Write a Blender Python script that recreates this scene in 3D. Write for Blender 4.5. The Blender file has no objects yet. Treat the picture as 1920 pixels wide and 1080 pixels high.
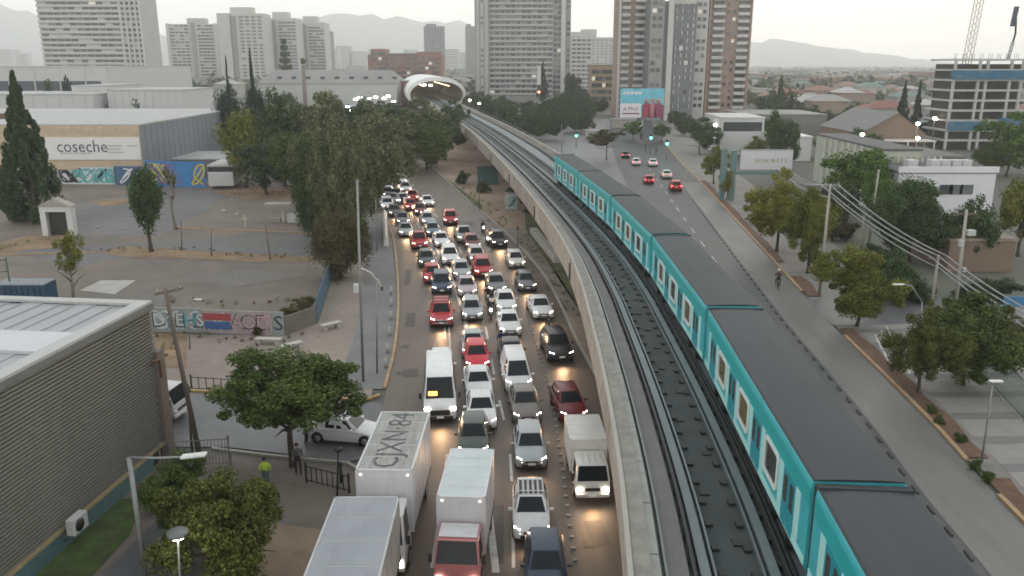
import bpy, bmesh, math, random
import numpy as np
from mathutils import Vector, Matrix
R = math.radians
HAZE = .00031
random.seed(7); np.random.seed(7)
SC = bpy.context.scene
COL = SC.collection

# ---------------------------------------------------------------- camera, sky, sun, exposure
F = 1550.0; CAMH = 20.5; HORIZON = 120.0
PITCH = math.atan((540 - HORIZON) / F)
cam_d = bpy.data.cameras.new('camera'); cam = bpy.data.objects.new('camera', cam_d); COL.objects.link(cam)
cam.location = (0, 0, CAMH); cam.rotation_euler = (math.pi / 2 - PITCH, 0, 0)
cam_d.sensor_width = 36; cam_d.lens = 36 * F / 1920; cam_d.clip_start = .1; cam_d.clip_end = 40000
SC.camera = cam
SUN_EL, SUN_AZ = R(9), R(25)          # just above the horizon, ahead and to the right
w = bpy.data.worlds.new('World'); SC.world = w; w.use_nodes = True
nt = w.node_tree; nt.nodes.clear()
wo = nt.nodes.new('ShaderNodeOutputWorld'); bg = nt.nodes.new('ShaderNodeBackground')
sky = nt.nodes.new('ShaderNodeTexSky'); sky.sky_type = 'NISHITA'; sky.sun_disc = False
sky.sun_elevation = SUN_EL; sky.sun_rotation = SUN_AZ; sky.dust_density = 6; sky.air_density = 1.2; sky.ozone_density = 1.0
tc = nt.nodes.new('ShaderNodeTexCoord'); sx = nt.nodes.new('ShaderNodeSeparateXYZ')
nt.links.new(tc.outputs['Generated'], sx.inputs[0])
rmp = nt.nodes.new('ShaderNodeValToRGB')
cr = rmp.color_ramp
cr.elements[0].position = 0.0; cr.elements[0].color = (17.8, 17.1, 15.4, 1)
cr.elements[1].position = 0.9; cr.elements[1].color = (6.3, 6.7, 7.1, 1)
e = cr.elements.new(.3); e.color = (11, 11.2, 11.1, 1)
e = cr.elements.new(.13); e.color = (16.6, 16.4, 15.5, 1)
nt.links.new(sx.outputs['Z'], rmp.inputs[0])
cl = nt.nodes.new('ShaderNodeTexNoise'); cl.inputs['Scale'].default_value = 2.2; cl.inputs['Detail'].default_value = 5
mpn = nt.nodes.new('ShaderNodeMapping'); mpn.inputs['Scale'].default_value = (1, 1, 4)
nt.links.new(tc.outputs['Generated'], mpn.inputs[0]); nt.links.new(mpn.outputs[0], cl.inputs['Vector'])
mr = nt.nodes.new('ShaderNodeMapRange'); mr.inputs[1].default_value = .3; mr.inputs[2].default_value = .7
mr.inputs[3].default_value = .88; mr.inputs[4].default_value = 1.06
nt.links.new(cl.outputs[0], mr.inputs[0])
vm = nt.nodes.new('ShaderNodeVectorMath'); vm.operation = 'SCALE'
nt.links.new(rmp.outputs[0], vm.inputs[0]); nt.links.new(mr.outputs[0], vm.inputs['Scale'])
mx = nt.nodes.new('ShaderNodeMixRGB'); mx.inputs[0].default_value = .92
nt.links.new(sky.outputs[0], mx.inputs[1]); nt.links.new(vm.outputs[0], mx.inputs[2])
nt.links.new(mx.outputs[0], bg.inputs[0]); bg.inputs[1].default_value = .1
nt.links.new(bg.outputs[0], wo.inputs[0])
sd = bpy.data.lights.new('sun', 'SUN'); sun = bpy.data.objects.new('sun', sd); COL.objects.link(sun)
sd.energy = .5; sd.angle = R(35); sd.color = (1, .93, .82)
sdir = Vector((math.sin(SUN_AZ) * math.cos(SUN_EL), math.cos(SUN_AZ) * math.cos(SUN_EL), math.sin(SUN_EL)))
sun.rotation_euler = sdir.to_track_quat('Z', 'Y').to_euler()
SC.view_settings.view_transform = 'Standard'; SC.view_settings.look = 'None'
SC.view_settings.exposure = .5; SC.view_settings.gamma = 1; SC.view_settings.use_curve_mapping = False
SC.render.engine = 'CYCLES'
cy = SC.cycles; cy.use_denoising = True; cy.max_bounces = 5; cy.volume_bounces = 2; cy.diffuse_bounces = 3
cy.glossy_bounces = 3; cy.transmission_bounces = 2; cy.caustics_reflective = False; cy.caustics_refractive = False
cy.sample_clamp_indirect = 4; cy.use_light_tree = True; cy.pixel_filter_type = 'BLACKMAN_HARRIS'; cy.filter_width = 1.7

# ---------------------------------------------------------------- survey helpers: photo measurements to places on the ground
cp, sp = math.cos(PITCH), math.sin(PITCH)
def G(px, py, z=0.0):
    cx = (px - 960) / F; c = (540 - py) / F
    t = (z - CAMH) / (c * cp - sp)
    return Vector((cx * t, (cp + c * sp) * t, z))
def AX(px, Y):
    return (px - 960) / F * Y * cp
def ZZ(py, Y):
    c = (540 - py) / F
    return CAMH + Y * (c * cp - sp) / (cp + c * sp)
def catmull(pts, n=8):
    out = []; P = [pts[0]] + list(pts) + [pts[-1]]
    P = [Vector(p) for p in P]
    P[0] = 2 * P[1] - P[2]; P[-1] = 2 * P[-2] - P[-3]
    for i in range(1, len(P) - 2):
        for k in range(n):
            t = k / n
            a, b, c, d = P[i-1], P[i], P[i+1], P[i+2]
            out.append(.5 * (2*b + (c-a)*t + (2*a-5*b+4*c-d)*t*t + (3*b-a-3*c+d)*t**3))
    out.append(P[-2]); return out

# ---------------------------------------------------------------- materials
MATS = {}
def M(name, col, rough=.7, metal=0., var=.18, scale=1.5, stretch=(1, 1, 1), var2=.0, scale2=.1, bump=0., dirt=None, island=0., spec=None):
    if name in MATS: return MATS[name]
    m = bpy.data.materials.new(name); m.use_nodes = True; n = m.node_tree; b = n.nodes['Principled BSDF']
    b.inputs['Roughness'].default_value = rough; b.inputs['Metallic'].default_value = metal
    if spec is not None: b.inputs['Specular IOR Level'].default_value = spec
    t = n.nodes.new('ShaderNodeTexCoord'); mp = n.nodes.new('ShaderNodeMapping'); mp.inputs['Scale'].default_value = stretch
    n.links.new(t.outputs['Object'], mp.inputs[0])
    no = n.nodes.new('ShaderNodeTexNoise'); no.inputs['Scale'].default_value = scale; no.inputs['Detail'].default_value = 6
    no.inputs['Roughness'].default_value = .65
    n.links.new(mp.outputs[0], no.inputs['Vector'])
    r = n.nodes.new('ShaderNodeMapRange'); r.inputs[1].default_value = .28; r.inputs[2].default_value = .72
    r.inputs[3].default_value = 1 - var; r.inputs[4].default_value = 1 + var
    n.links.new(no.outputs[0], r.inputs[0])
    fac = r.outputs[0]
    if var2:
        n2 = n.nodes.new('ShaderNodeTexNoise'); n2.inputs['Scale'].default_value = scale2; n2.inputs['Detail'].default_value = 4
        n.links.new(t.outputs['Object'], n2.inputs['Vector'])
        r2 = n.nodes.new('ShaderNodeMapRange'); r2.inputs[1].default_value = .32; r2.inputs[2].default_value = .68
        r2.inputs[3].default_value = 1 - var2; r2.inputs[4].default_value = 1 + var2
        n.links.new(n2.outputs[0], r2.inputs[0])
        mu = n.nodes.new('ShaderNodeMath'); mu.operation = 'MULTIPLY'; n.links.new(fac, mu.inputs[0]); n.links.new(r2.outputs[0], mu.inputs[1]); fac = mu.outputs[0]
    if island:
        g = n.nodes.new('ShaderNodeNewGeometry'); r3 = n.nodes.new('ShaderNodeMapRange')
        r3.inputs[3].default_value = 1 - island; r3.inputs[4].default_value = 1 + island
        n.links.new(g.outputs['Random Per Island'], r3.inputs[0])
        mu = n.nodes.new('ShaderNodeMath'); mu.operation = 'MULTIPLY'; n.links.new(fac, mu.inputs[0]); n.links.new(r3.outputs[0], mu.inputs[1]); fac = mu.outputs[0]
    v = n.nodes.new('ShaderNodeVectorMath'); v.operation = 'SCALE'; v.inputs[0].default_value = col[:3]
    n.links.new(fac, v.inputs['Scale']); out = v.outputs[0]
    if dirt:                                   # (colour, scale, amount 0..1)
        nd = n.nodes.new('ShaderNodeTexNoise'); nd.inputs['Scale'].default_value = dirt[1]; nd.inputs['Detail'].default_value = 7; nd.inputs['Roughness'].default_value = .7
        n.links.new(mp.outputs[0], nd.inputs['Vector'])
        rd = n.nodes.new('ShaderNodeMapRange'); rd.inputs[1].default_value = .5; rd.inputs[2].default_value = .72; rd.inputs[3].default_value = 0; rd.inputs[4].default_value = dirt[2]
        n.links.new(nd.outputs[0], rd.inputs[0])
        md = n.nodes.new('ShaderNodeMixRGB'); md.inputs[2].default_value = (*dirt[0], 1)
        n.links.new(rd.outputs[0], md.inputs[0]); n.links.new(out, md.inputs[1]); out = md.outputs[0]
    n.links.new(out, b.inputs['Base Color'])
    if bump:
        bu = n.nodes.new('ShaderNodeBump'); bu.inputs['Strength'].default_value = bump; bu.inputs['Distance'].default_value = .05
        n.links.new(no.outputs[0], bu.inputs['Height']); n.links.new(bu.outputs[0], b.inputs['Normal'])
    MATS[name] = m; return m
def EM(name, col, st, base=.8):
    if name in MATS: return MATS[name]
    m = bpy.data.materials.new(name); m.use_nodes = True; b = m.node_tree.nodes['Principled BSDF']
    b.inputs['Base Color'].default_value = (*[c * base for c in col], 1)
    b.inputs['Emission Color'].default_value = (*col, 1); b.inputs['Emission Strength'].default_value = st
    MATS[name] = m; return m
def paint(name, col, metal=.0):
    return M('paint_' + name, col, .28, metal, .07, 1.1, dirt=((.16, .14, .12), 2.0, .18))

# ---------------------------------------------------------------- meshes
class MB:
    def __init__(s): s.v = []; s.f = []; s.sm = []
    def add(s, vs, fs, smooth=False):
        o = len(s.v); s.v += [tuple(q) for q in vs]; s.f += [tuple(i + o for i in f) for f in fs]; s.sm += [smooth] * len(fs); return s
    def box(s, c, d, rz=0., rx=0., ry=0.):
        x, y, z = d[0] / 2, d[1] / 2, d[2] / 2
        vs = [Vector((a*x, b*y, e*z)) for e in (-1, 1) for a, b in ((-1, -1), (1, -1), (1, 1), (-1, 1))]
        if rz or rx or ry:
            m = Matrix.Rotation(rz, 3, 'Z') @ Matrix.Rotation(ry, 3, 'Y') @ Matrix.Rotation(rx, 3, 'X'); vs = [m @ q for q in vs]
        c = Vector(c)
        return s.add([q + c for q in vs], [(3,2,1,0),(4,5,6,7),(0,1,5,4),(1,2,6,5),(2,3,7,6),(3,0,4,7)])
    def bb(s, x0, x1, y0, y1, z0, z1): return s.box(((x0+x1)/2, (y0+y1)/2, (z0+z1)/2), (abs(x1-x0), abs(y1-y0), abs(z1-z0)))
    def tube(s, pts, r, n=6, cap=True):
        pts = [Vector(p) for p in pts]
        if not isinstance(r, (list, tuple)): r = [r] * len(pts)
        vs = []; fs = []
        up = None
        for i, p in enumerate(pts):
            d = (pts[min(i+1, len(pts)-1)] - pts[max(i-1, 0)]).normalized()
            a = d.cross(Vector((0, 0, 1)) if abs(d.z) < .95 else Vector((1, 0, 0))).normalized()
            if up is not None:
                a = (up - d * up.dot(d)).normalized() if (up - d * up.dot(d)).length > 1e-4 else a
            up = a
            b = d.cross(a)
            for k in range(n):
                t = 2 * math.pi * k / n; vs.append(p + (a * math.cos(t) + b * math.sin(t)) * r[i])
        for i in range(len(pts) - 1):
            for k in range(n): fs.append((i*n+k, i*n+(k+1) % n, (i+1)*n+(k+1) % n, (i+1)*n+k))
        if cap: fs += [tuple(range(n - 1, -1, -1)), tuple(range((len(pts)-1)*n, len(pts)*n))]
        return s.add(vs, fs, True)
    def cyl(s, c, r, h, n=12, axis='Z', r2=None):
        d = {'Z': Vector((0,0,1)), 'X': Vector((1,0,0)), 'Y': Vector((0,1,0))}[axis] * h / 2
        return s.tube([Vector(c) - d, Vector(c) + d], [r, r if r2 is None else r2], n)
    def prism(s, poly, z0, z1):
        n = len(poly)
        if sum(poly[i][0]*poly[(i+1) % n][1] - poly[(i+1) % n][0]*poly[i][1] for i in range(n)) < 0: poly = poly[::-1]
        vs = [(p[0], p[1], z0) for p in poly] + [(p[0], p[1], z1) for p in poly]
        return s.add(vs, [tuple(range(n-1, -1, -1)), tuple(range(n, 2*n))] + [(i, (i+1) % n, n+(i+1) % n, n+i) for i in range(n)])
    def strip(s, L, Rr):
        n = len(L); return s.add(list(L) + list(Rr), [(i, n+i, n+i+1, i+1) for i in range(n-1)])
    def sphere(s, c, r, sc=(1,1,1), n=8, m=6):
        vs = []; fs = []
        for j in range(m + 1):
            ph = math.pi * j / m
            for i in range(n):
                t = 2*math.pi*i/n; vs.append((c[0]+r*sc[0]*math.sin(ph)*math.cos(t), c[1]+r*sc[1]*math.sin(ph)*math.sin(t), c[2]+r*sc[2]*math.cos(ph)))
        for j in range(m):
            for i in range(n): fs.append((j*n+i, (j+1)*n+i, (j+1)*n+(i+1) % n, j*n+(i+1) % n))
        return s.add(vs, fs, True)
    def mesh(s, name, bevel=0., seg=1, smooth=None):
        me = bpy.data.meshes.new(name); me.from_pydata(s.v, [], s.f)
        me.polygons.foreach_set('use_smooth', s.sm)
        if bevel:
            bm = bmesh.new(); bm.from_mesh(me); bmesh.ops.remove_doubles(bm, verts=bm.verts, dist=1e-5)
            bmesh.ops.bevel(bm, geom=[e for e in bm.edges if e.is_manifold and e.calc_face_angle(0) > .35], offset=bevel, segments=seg, affect='EDGES', profile=.6)
            bm.to_mesh(me); bm.free()
        if smooth:
            me.polygons.foreach_set('use_smooth', [True] * len(me.polygons)); me.set_sharp_from_angle(angle=R(smooth))
        me.validate(); return me
    def build(s, name, mat, parent=None, bevel=0., seg=1, smooth=None, kind=None):
        return obj(name, s.mesh(name, bevel, seg, smooth), mat, parent, kind)
def obj(name, me, mat, parent=None, kind=None):
    o = bpy.data.objects.new(name, me); COL.objects.link(o)
    if mat is not None and len(me.materials) == 0: me.materials.append(mat)
    if parent is not None: o.parent = parent
    if kind: o['kind'] = kind
    return o
def inst(name, me, mat, parent, loc=(0,0,0), rz=0., scale=None):
    o = bpy.data.objects.new(name, me); COL.objects.link(o); o.parent = parent; o.location = loc; o.rotation_euler = (0, 0, rz)
    if scale: o.scale = scale
    if len(me.materials) == 0: me.materials.append(mat)
    elif me.materials[0] != mat and mat is not None:
        o.material_slots[0].link = 'OBJECT'; o.material_slots[0].material = mat
    return o
def tag(o, label, cat, group=None):
    o['label'] = label; o['category'] = cat
    if group: o['group'] = group
    return o
def thing(name, label, cat, loc=(0,0,0), rz=0., group=None):
    o = bpy.data.objects.new(name, None); COL.objects.link(o); o.location = loc; o.rotation_euler = (0, 0, rz); o.empty_display_size = .3
    return tag(o, label, cat, group)
def setmat(o, m):
    o.material_slots[0].link = 'OBJECT'; o.material_slots[0].material = m
KIDS = {}
def kids(o):
    return list(o.children)
def dup(root, loc, rz, label, group=None, paintmap=None):
    def cop(o, parent):
        c = o.copy(); COL.objects.link(c)
        if parent is not None: c.parent = parent
        if paintmap and o.type == 'MESH' and o.material_slots and o.material_slots[0].material in paintmap: setmat(c, paintmap[o.material_slots[0].material])
        for ch in o.children: cop(ch, c)
        return c
    r = cop(root, None); r.location = loc; r.rotation_euler = (0, 0, rz); r['label'] = label
    if group: r['group'] = group
    return r
def sheet(name, pts, z, mat, kind='structure'):
    """a flat ground sheet; pts are (x, y) in metres"""
    m = MB(); m.add([(p[0], p[1], z) for p in pts], [tuple(range(len(pts)))])
    me = m.mesh(name)
    if me.polygons[0].normal.z < 0: me.flip_normals()
    return obj(name, me, mat, None, kind)
def pxs(l, z=0.): return [G(a, b, z).xy for a, b in l]
def interp(x, xs, ys):
    return float(np.interp(x, xs, ys))
# ---------------------------------------------------------------- the setting: ground, roads, pavements, hills
asph_warm = M('asphalt', (.105, .081, .061), .52, 0, .22, .8, (1.4, .06, 1), .15, .12, .06, dirt=((.12, .1, .08), .35, .5))  # base browned further; warm headlight glow on the road is put into it
asph_r = M('asphalt_right', (.042, .047, .049), .55, 0, .18, .7, (1.3, .05, 1), .15, .1, .05, dirt=((.11, .1, .09), .2, .4))
busl = M('bus_lane_concrete', (.145, .142, .13), .55, 0, .14, .9, (1, .12, 1), .12, .1, .05, dirt=((.09, .09, .085), .3, .6))
side = M('side_street_asphalt', (.115, .115, .118), .5, 0, .14, .6, (1, 1, 1), .12, .15, .05)
pave = M('pavement_tiles', (.25, .21, .175), .8, 0, .14, 1.2, (1, 1, 1), .14, .2, .08, dirt=((.12, .11, .1), .4, .5))
walk = M('walkway_slabs', (.2, .185, .165), .8, 0, .16, 1.5, (1, 1, 1), .12, .3, .08)
lot = M('lot_asphalt', (.155, .134, .112), .85, 0, .16, .5, (1, 1, 1), .16, .06, .08, dirt=((.23, .17, .12), .12, .7))
lot2 = M('lot_grey', (.135, .132, .13), .75, 0, .14, .6, (1, 1, 1), .16, .08, .08, dirt=((.2, .17, .14), .2, .5))
dirt = M('dry_dirt', (.25, .19, .135), .95, 0, .25, .7, (1, 1, 1), .25, .12, .2, dirt=((.3, .2, .12), .3, .6))
rust = M('dry_leaf_litter', (.23, .155, .09), .95, 0, .3, .9, (1, 1, 1), .25, .25, .2, dirt=((.2, .16, .12), .5, .8))
soil = M('planting_soil', (.125, .07, .045), .95, 0, .28, 1.4, (1, 1, 1), .2, .3, .2)
grs = M('lawn', (.07, .085, .03), .95, 0, .35, 1.2, (1, 1, 1), .3, .25, .2, dirt=((.16, .12, .06), .5, .8))
kerb = M('kerb_concrete', (.3, .29, .26), .8, 0, .15, 2)
kerb_y = M('kerb_yellow', (.42, .3, .12), .8, 0, .3, 1.2, dirt=((.25, .23, .2), 1., .8))
kerb_o = M('kerb_worn_ochre', (.36, .24, .13), .8, 0, .3, .9, dirt=((.28, .26, .22), .8, .9))
white = M('road_paint', (.55, .54, .5), .6, 0, .25, 1.5, dirt=((.12, .11, .1), 1.2, .9))
conc = M('concrete', (.33, .31, .275), .8, 0, .14, .6, (1, 1, 1), .12, .15, .1, dirt=((.2, .18, .15), .35, .6))
conc_l = M('concrete_light', (.4, .385, .35), .8, 0, .12, .8, (1, 1, 1), .1, .15, .06, dirt=((.24, .22, .19), .5, .5))
earth = M('city_ground', (.12, .12, .1), .95, 0, .25, .06, (1, 1, 1), .25, .01, 0, dirt=((.07, .09, .05), .03, .8))
S = 6400
g = MB(); n = 24
xs = [-S + 2*S*i/n for i in range(n+1)]; ys = [-300 + 6700*(j/n)**2 for j in range(n+1)]
g.add([(x, y, -.05) for y in ys for x in xs], [(j*(n+1)+i, j*(n+1)+i+1, (j+1)*(n+1)+i+1, (j+1)*(n+1)+i) for j in range(n) for i in range(n)])
g.build('ground', earth, kind='structure')
# main road (jammed carriageway)
RL = [(-7.3,-30),(-7.3,10),(-7.3,38),(-8.1,48.6),(-8.8,60),(-10.7,75.7),(-14.2,97.8),(-18.1,116.3),(-25.5,150),(-36,200),(-56,300),(-84,440),(-120,620)]
RR = [(7.2,-30),(7.1,10),(7.0,38),(6.3,47.7),(5.1,57.6),(3.2,79.7),(-.7,101),(-6.5,125.6),(-13.5,157),(-23,200),(-43,300),(-71,440),(-106,620)]
def curve2(P): return [q for q in catmull([(a, b, 0) for a, b in P], 6)]
cL, cR = curve2(RL), curve2(RR)
def road_sheet(name, L, Rr, z, mat):
    m = MB(); m.strip([(q[0], q[1], z) for q in L], [(q[0], q[1], z) for q in Rr]); me = m.mesh(name)
    if me.polygons[0].normal.z < 0: me.flip_normals()
    return obj(name, me, mat, None, 'structure')
road_sheet('main_road', cL, cR, .02, asph_warm)
def xL(y): return interp(y, [q[1] for q in cL], [q[0] for q in cL])
def xR(y): return interp(y, [q[1] for q in cR], [q[0] for q in cR])
def slope(y):
    a = (xL(y+4) + xR(y+4) - xL(y-4) - xR(y-4)) / 16
    return a
def kerb_line(name, pts, wd, h, mat, z0=0.):
    """a kerb: swept box along pts (left edge is the line)"""
    m = MB(); P = [Vector((p[0], p[1], 0)) for p in pts]; vs = []; fs = []
    for i, p in enumerate(P):
        d = (P[min(i+1, len(P)-1)] - P[max(i-1, 0)]).normalized(); nrm = Vector((d.y, -d.x, 0))
        a, b = p, p + nrm * wd
        vs += [(a.x, a.y, z0), (a.x, a.y, z0+h), (b.x, b.y, z0+h), (b.x, b.y, z0)]
    for i in range(len(P)-1):
        for k in range(4): fs.append((i*4+k, i*4+(k+1) % 4, (i+1)*4+(k+1) % 4, (i+1)*4+k))
    fs += [(3, 2, 1, 0), tuple(len(vs)-4+k for k in range(4))]
    m.add(vs, fs); me = m.mesh(name)
    bm = bmesh.new(); bm.from_mesh(me); bmesh.ops.recalc_face_normals(bm, faces=bm.faces); bm.to_mesh(me); bm.free()
    return obj(name, me, mat, None, 'structure')
kerb_line('kerb', [q for q in cL if 49.5 < q[1] < 420], -.22, .14, kerb_o)
kerb_line('kerb', [q for q in cL if q[1] < 40.5], -.22, .14, kerb)
kerb_line('kerb', [q for q in cR if q[1] < 420], .22, .14, kerb)
# lane lines and the row of raised lane studs
LN = [.27, .51, .75]
for f_ in LN[:2]:
    m = MB(); y = 8.
    while y < 230:
        q = [(xL(yy)*(1-f_) + xR(yy)*f_, yy) for yy in (y, y+3)]
        m.add([(q[0][0]-.07, q[0][1], .03), (q[0][0]+.07, q[0][1], .03), (q[1][0]+.07, q[1][1], .03), (q[1][0]-.07, q[1][1], .03)], [(0,1,2,3)]); y += 7.5
    m.build('lane_marking', white, kind='structure')
m = MB(); ys_ = [16 + 2*i for i in range(100)]
m.strip([(xL(y)*.705+xR(y)*.295-.06, y, .03) for y in ys_ if 48 < y < 125][::-1], [(xL(y)*.705+xR(y)*.295+.06, y, .03) for y in ys_ if 48 < y < 125][::-1])
m.build('lane_marking', white, kind='structure')
lw = [q for q in catmull([(*G(a, b).xy, 0) for a, b in ((930,1075),(893,760),(872,600),(860,560),(846,520),(826,480),(800,440))], 6)]
m = MB(); m.strip([q + Vector((-.16, 0, .032)) for q in lw], [q + Vector((.16, 0, .032)) for q in lw]); m.build('lane_marking', white, kind='structure')
studs = MB(); pp = catmull([(*G(a, b).xy, 0) for a, b in ((1082,1075),(1066,970),(1053,870),(1036,760),(1018,690),(990,600))], 12)
acc = 0.
for a, b in zip(pp[:-1], pp[1:]):
    d = (b - a).length; k = .9 - acc
    while k < d:
        q = a.lerp(b, k/d); studs.box((q.x, q.y, .055), (.2, .16, .07)); k += .9
    acc = d - (k - .9)
studs.build('lane_studs', kerb, bevel=.02, kind='stuff')
tar = M('tar_patch', (.05, .047, .043), .6, 0, .2, 1.5); iron = M('manhole_iron', (.06, .055, .05), .5, .4, .2, 4)
for px, py, w_, l_, a_ in ((1120,1000,.9,2.2,.1),(935,1000,.5,5,.0),(770,600,.8,4,.08),(1040,740,.7,3,.06),(770,700,1.1,1.6,.1),(765,520,.6,6,.1),(880,420,1.2,3,.2),(1075,880,.4,6,.05)):
    g = G(px, py); c_, s_ = math.cos(a_), math.sin(a_); sheet('asphalt_patch', [(g.x + x*c_ - y*s_, g.y + x*s_ + y*c_) for x, y in ((-w_/2,-l_/2),(w_/2,-l_/2+.1),(w_/2-.05,l_/2),(-w_/2,l_/2-.1))], .026, tar)
for px, py in ((1105,1020),(760,650),(752,700),(1445,600),(1600,800)):
    g = G(px, py); sheet('manhole_cover', [(g.x+.33*math.cos(k*.52), g.y+.33*math.sin(k*.52)) for k in range(12)], .038, iron)
for l in ([(120,600-20),(200,548),(330,545),(300,580)], [(330,520),(470,505),(560,520),(430,540)], [(420,450),(520,440),(560,455),(440,462)]):
    sheet('asphalt_patch', pxs(l), .022, M('lot_patch', (.15,.14,.125), .85, 0, .15, .6, dirt=((.2,.18,.15), .5, .6)))
# right road, its lighter bus lane, kerb and planting strips
QR = [(22.0,-30),(22.6,10),(23.6,33.9),(24.8,46),(26,64),(27.2,77.6),(30.2,110),(33.8,149.5),(36.6,184),(42,235),(50,300),(64,420),(90,620)]
QL = [(15.0,-30),(15.1,10),(15.3,34),(15.6,46),(16,64),(16.6,78),(18,110),(20.5,150),(23,184),(27.5,235),(35,300),(49,420),(75,620)]
c2R, c2L = curve2(QR), curve2(QL)
road_sheet('right_road', c2L, c2R, .02, asph_r)
def x2R(y): return interp(y, [q[1] for q in c2R], [q[0] for q in c2R])
def x2L(y): return interp(y, [q[1] for q in c2L], [q[0] for q in c2L])
yy_ = [float(v) for v in range(-20, 150, 4)]
road_sheet('bus_lane', [(x2R(y)-3.5, y) for y in yy_], [(x2R(y)-.02, y) for y in yy_], .034, busl)
m = MB()
for y in np.arange(20, 130, 1.9): m.box((x2R(y)-3.75, y, .06), (.16, .75, .07), rz=-.1)
m.build('lane_studs', M('stud_dark', (.05,.05,.05), .8), bevel=.02, kind='stuff')
m = MB(); y = 14.
while y < 170:
    x = (x2L(y)+x2R(y))/2 - .6; m.add([(x-.06, y, .032), (x+.06, y, .032), (x+.25, y+3, .032), (x+.13, y+3, .032)], [(0,1,2,3)]); y += 8
m.build('lane_marking', white, kind='structure')
kerb_line('kerb', [q for q in c2R if -20 < q[1] < 38.5], .25, .15, kerb_o)
kerb_line('kerb', [q for q in c2R if 40 < q[1] < 63.5], .25, .15, kerb_o)
kerb_line('kerb', [q for q in c2R if 72 < q[1] < 230], .25, .15, kerb_o)
road_sheet('right_pavement', [(x2R(y)+.25, y) for y in range(-20, 300, 5)], [(x2R(y)+9, y) for y in range(-20, 300, 5)], .01, walk)
def pstrip(y0, y1, w0=.3, w1=1.8):
    ys = np.linspace(y0, y1, 14); road_sheet('planting_strip', [(x2R(y)+w0, y) for y in ys], [(x2R(y)+w1 + .15*math.sin(y), y) for y in ys], .1, soil)
pstrip(40.5, 63, .27, 1.4); pstrip(72.5, 80, .27, 1.6); pstrip(86, 150, .27, 1.3); pstrip(20, 38.2, .27, 1.4)
# side road into the forecourt on the right, with bands of light and dark slabs
sheet('side_road', [(26.1,64),(26.3,71.8),(70,73),(110,76),(110,71),(70,66.5)], .03, side)
fc = [M('forecourt_light', (.25,.235,.215), .7, 0, .1, 1, (1,1,1), .1, .2, .05), M('forecourt_dark', (.165,.16,.155), .7, 0, .1, 1, (1,1,1), .1, .2, .05)]
ys = [30.0]
while ys[-1] < 63: ys.append(ys[-1] + (2.4 if len(ys) % 2 else .9))
for i in range(len(ys)-1):
    a, b = ys[i], ys[i+1] - .02
    sheet('forecourt_paving', [(x2R(a)+1.75, a), (x2R(b)+1.75, b), (52, b+.8), (52, a+.8)], .024, fc[i % 2])
for a, b in (((1652,620),(1690,700)),((1640,628),(1672,690)),((1662,612),(1706,702))):
    p, q = G(a[0], a[1]), G(b[0], b[1]); d = (q-p).normalized(); nn = Vector((d.y,-d.x,0))*.07
    m = MB(); m.add([tuple((p-nn)[:2])+(.04,), tuple((p+nn)[:2])+(.04,), tuple((q+nn)[:2])+(.04,), tuple((q-nn)[:2])+(.04,)], [(0,1,2,3)]); m.build('bay_marking', white, kind='structure')
# median under the viaduct
road_sheet('median', [(xR(y)+.22, y) for y in range(-20, 330, 6)], [(x2L(y) if y < 90 else min(x2L(y), float(np.interp(y, [65,84,116,152,194.5,250,308,340], [4.25,2.7,-.7,-5.2,-11.1,-20,-29.4,-35])) + 13), y) for y in range(-20, 330, 6)], .008, dirt)
for l in ([(1050,400),(985,400),(985,440),(1035,500),(1075,575),(1100,600),(1098,530),(1070,450)], [(1000,500),(1010,545),(1060,585),(1085,575),(1050,520),(1028,490)], [(800,330),(900,395),(905,385),(820,322)]):
    sheet('grass_patch', pxs(l), .016, grs)
sheet('median_path', pxs([(935,428),(990,470),(1090,620),(1120,700),(1128,690),(1098,600),(1010,468),(985,430)]), .024, M('worn_path', (.19,.165,.135), .9, 0, .2, .8, (1,1,1), .15, .3))
road_sheet('junction', [(float(np.interp(y, [65,84,116,152,194.5,250,308,340], [4.25,2.7,-.7,-5.2,-11.1,-20,-29.4,-35])) + 12.9, y) for y in range(96, 330, 6)], [(x2L(y)+.1, y) for y in range(96, 330, 6)], .012, side)
# plaza and pavements on the left
sheet('plaza', [(-70,50.2),(-9.0,48.9),(-9.4,56),(-11,75.7),(-14.5,97.8),(-18.4,116.3),(-20,116),(-18,81),(-15.9,64.8),(-18,61.6),(-70,62)], .008, pave)
yk = [50.4, 54, 60, 68, 76, 86, 98, 108, 116]
road_sheet('footway', [(xL(y)-3.4, y) for y in yk], [(xL(y)-.23, y) for y in yk], .016, M('footway_grey', (.165,.165,.16), .8, 0, .12, 1.5, (1,1,1), .12, .3, .05))
sheet('side_street', [(-90,43),(-90,52),(-21.8,49.9),(-15,49),(-8.3,48.1),(-7.6,47),(-7.35,41),(-8.6,40.2),(-15.7,41.9),(-30,42.2)], .016, side)
kerb_line('kerb', [(-70,51.6),(-21.8,50.0),(-15,49.1),(-9.2,48.3),(-8.4,49.2)], -.2, .14, kerb_y)
kerb_line('kerb', [(-16.5,41.7),(-13.2,40.9),(-8.7,40.0),(-7.7,39.0)], .2, .14, kerb)
sheet('street_corner_pavement', [(-19,41.2),(-15.7,41.6),(-8.7,39.9),(-7.6,38.9),(-7.53,-20),(-30,-20),(-22,20),(-20,30),(-19,36.8)], .008, M('corner_paving', (.15,.13,.11), .85, 0, .18, 1.1, (1,1,1), .2, .25, .08))
sheet('grass_patch', [(-19.9,36),(-18.0,36.5),(-17.2,33),(-17.5,28),(-21,20),(-23.2,20),(-20.6,30)], .018, M('dark_lawn', (.05,.075,.02), .95, 0, .35, 1.2, (1,1,1), .3, .3, .2))
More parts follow.
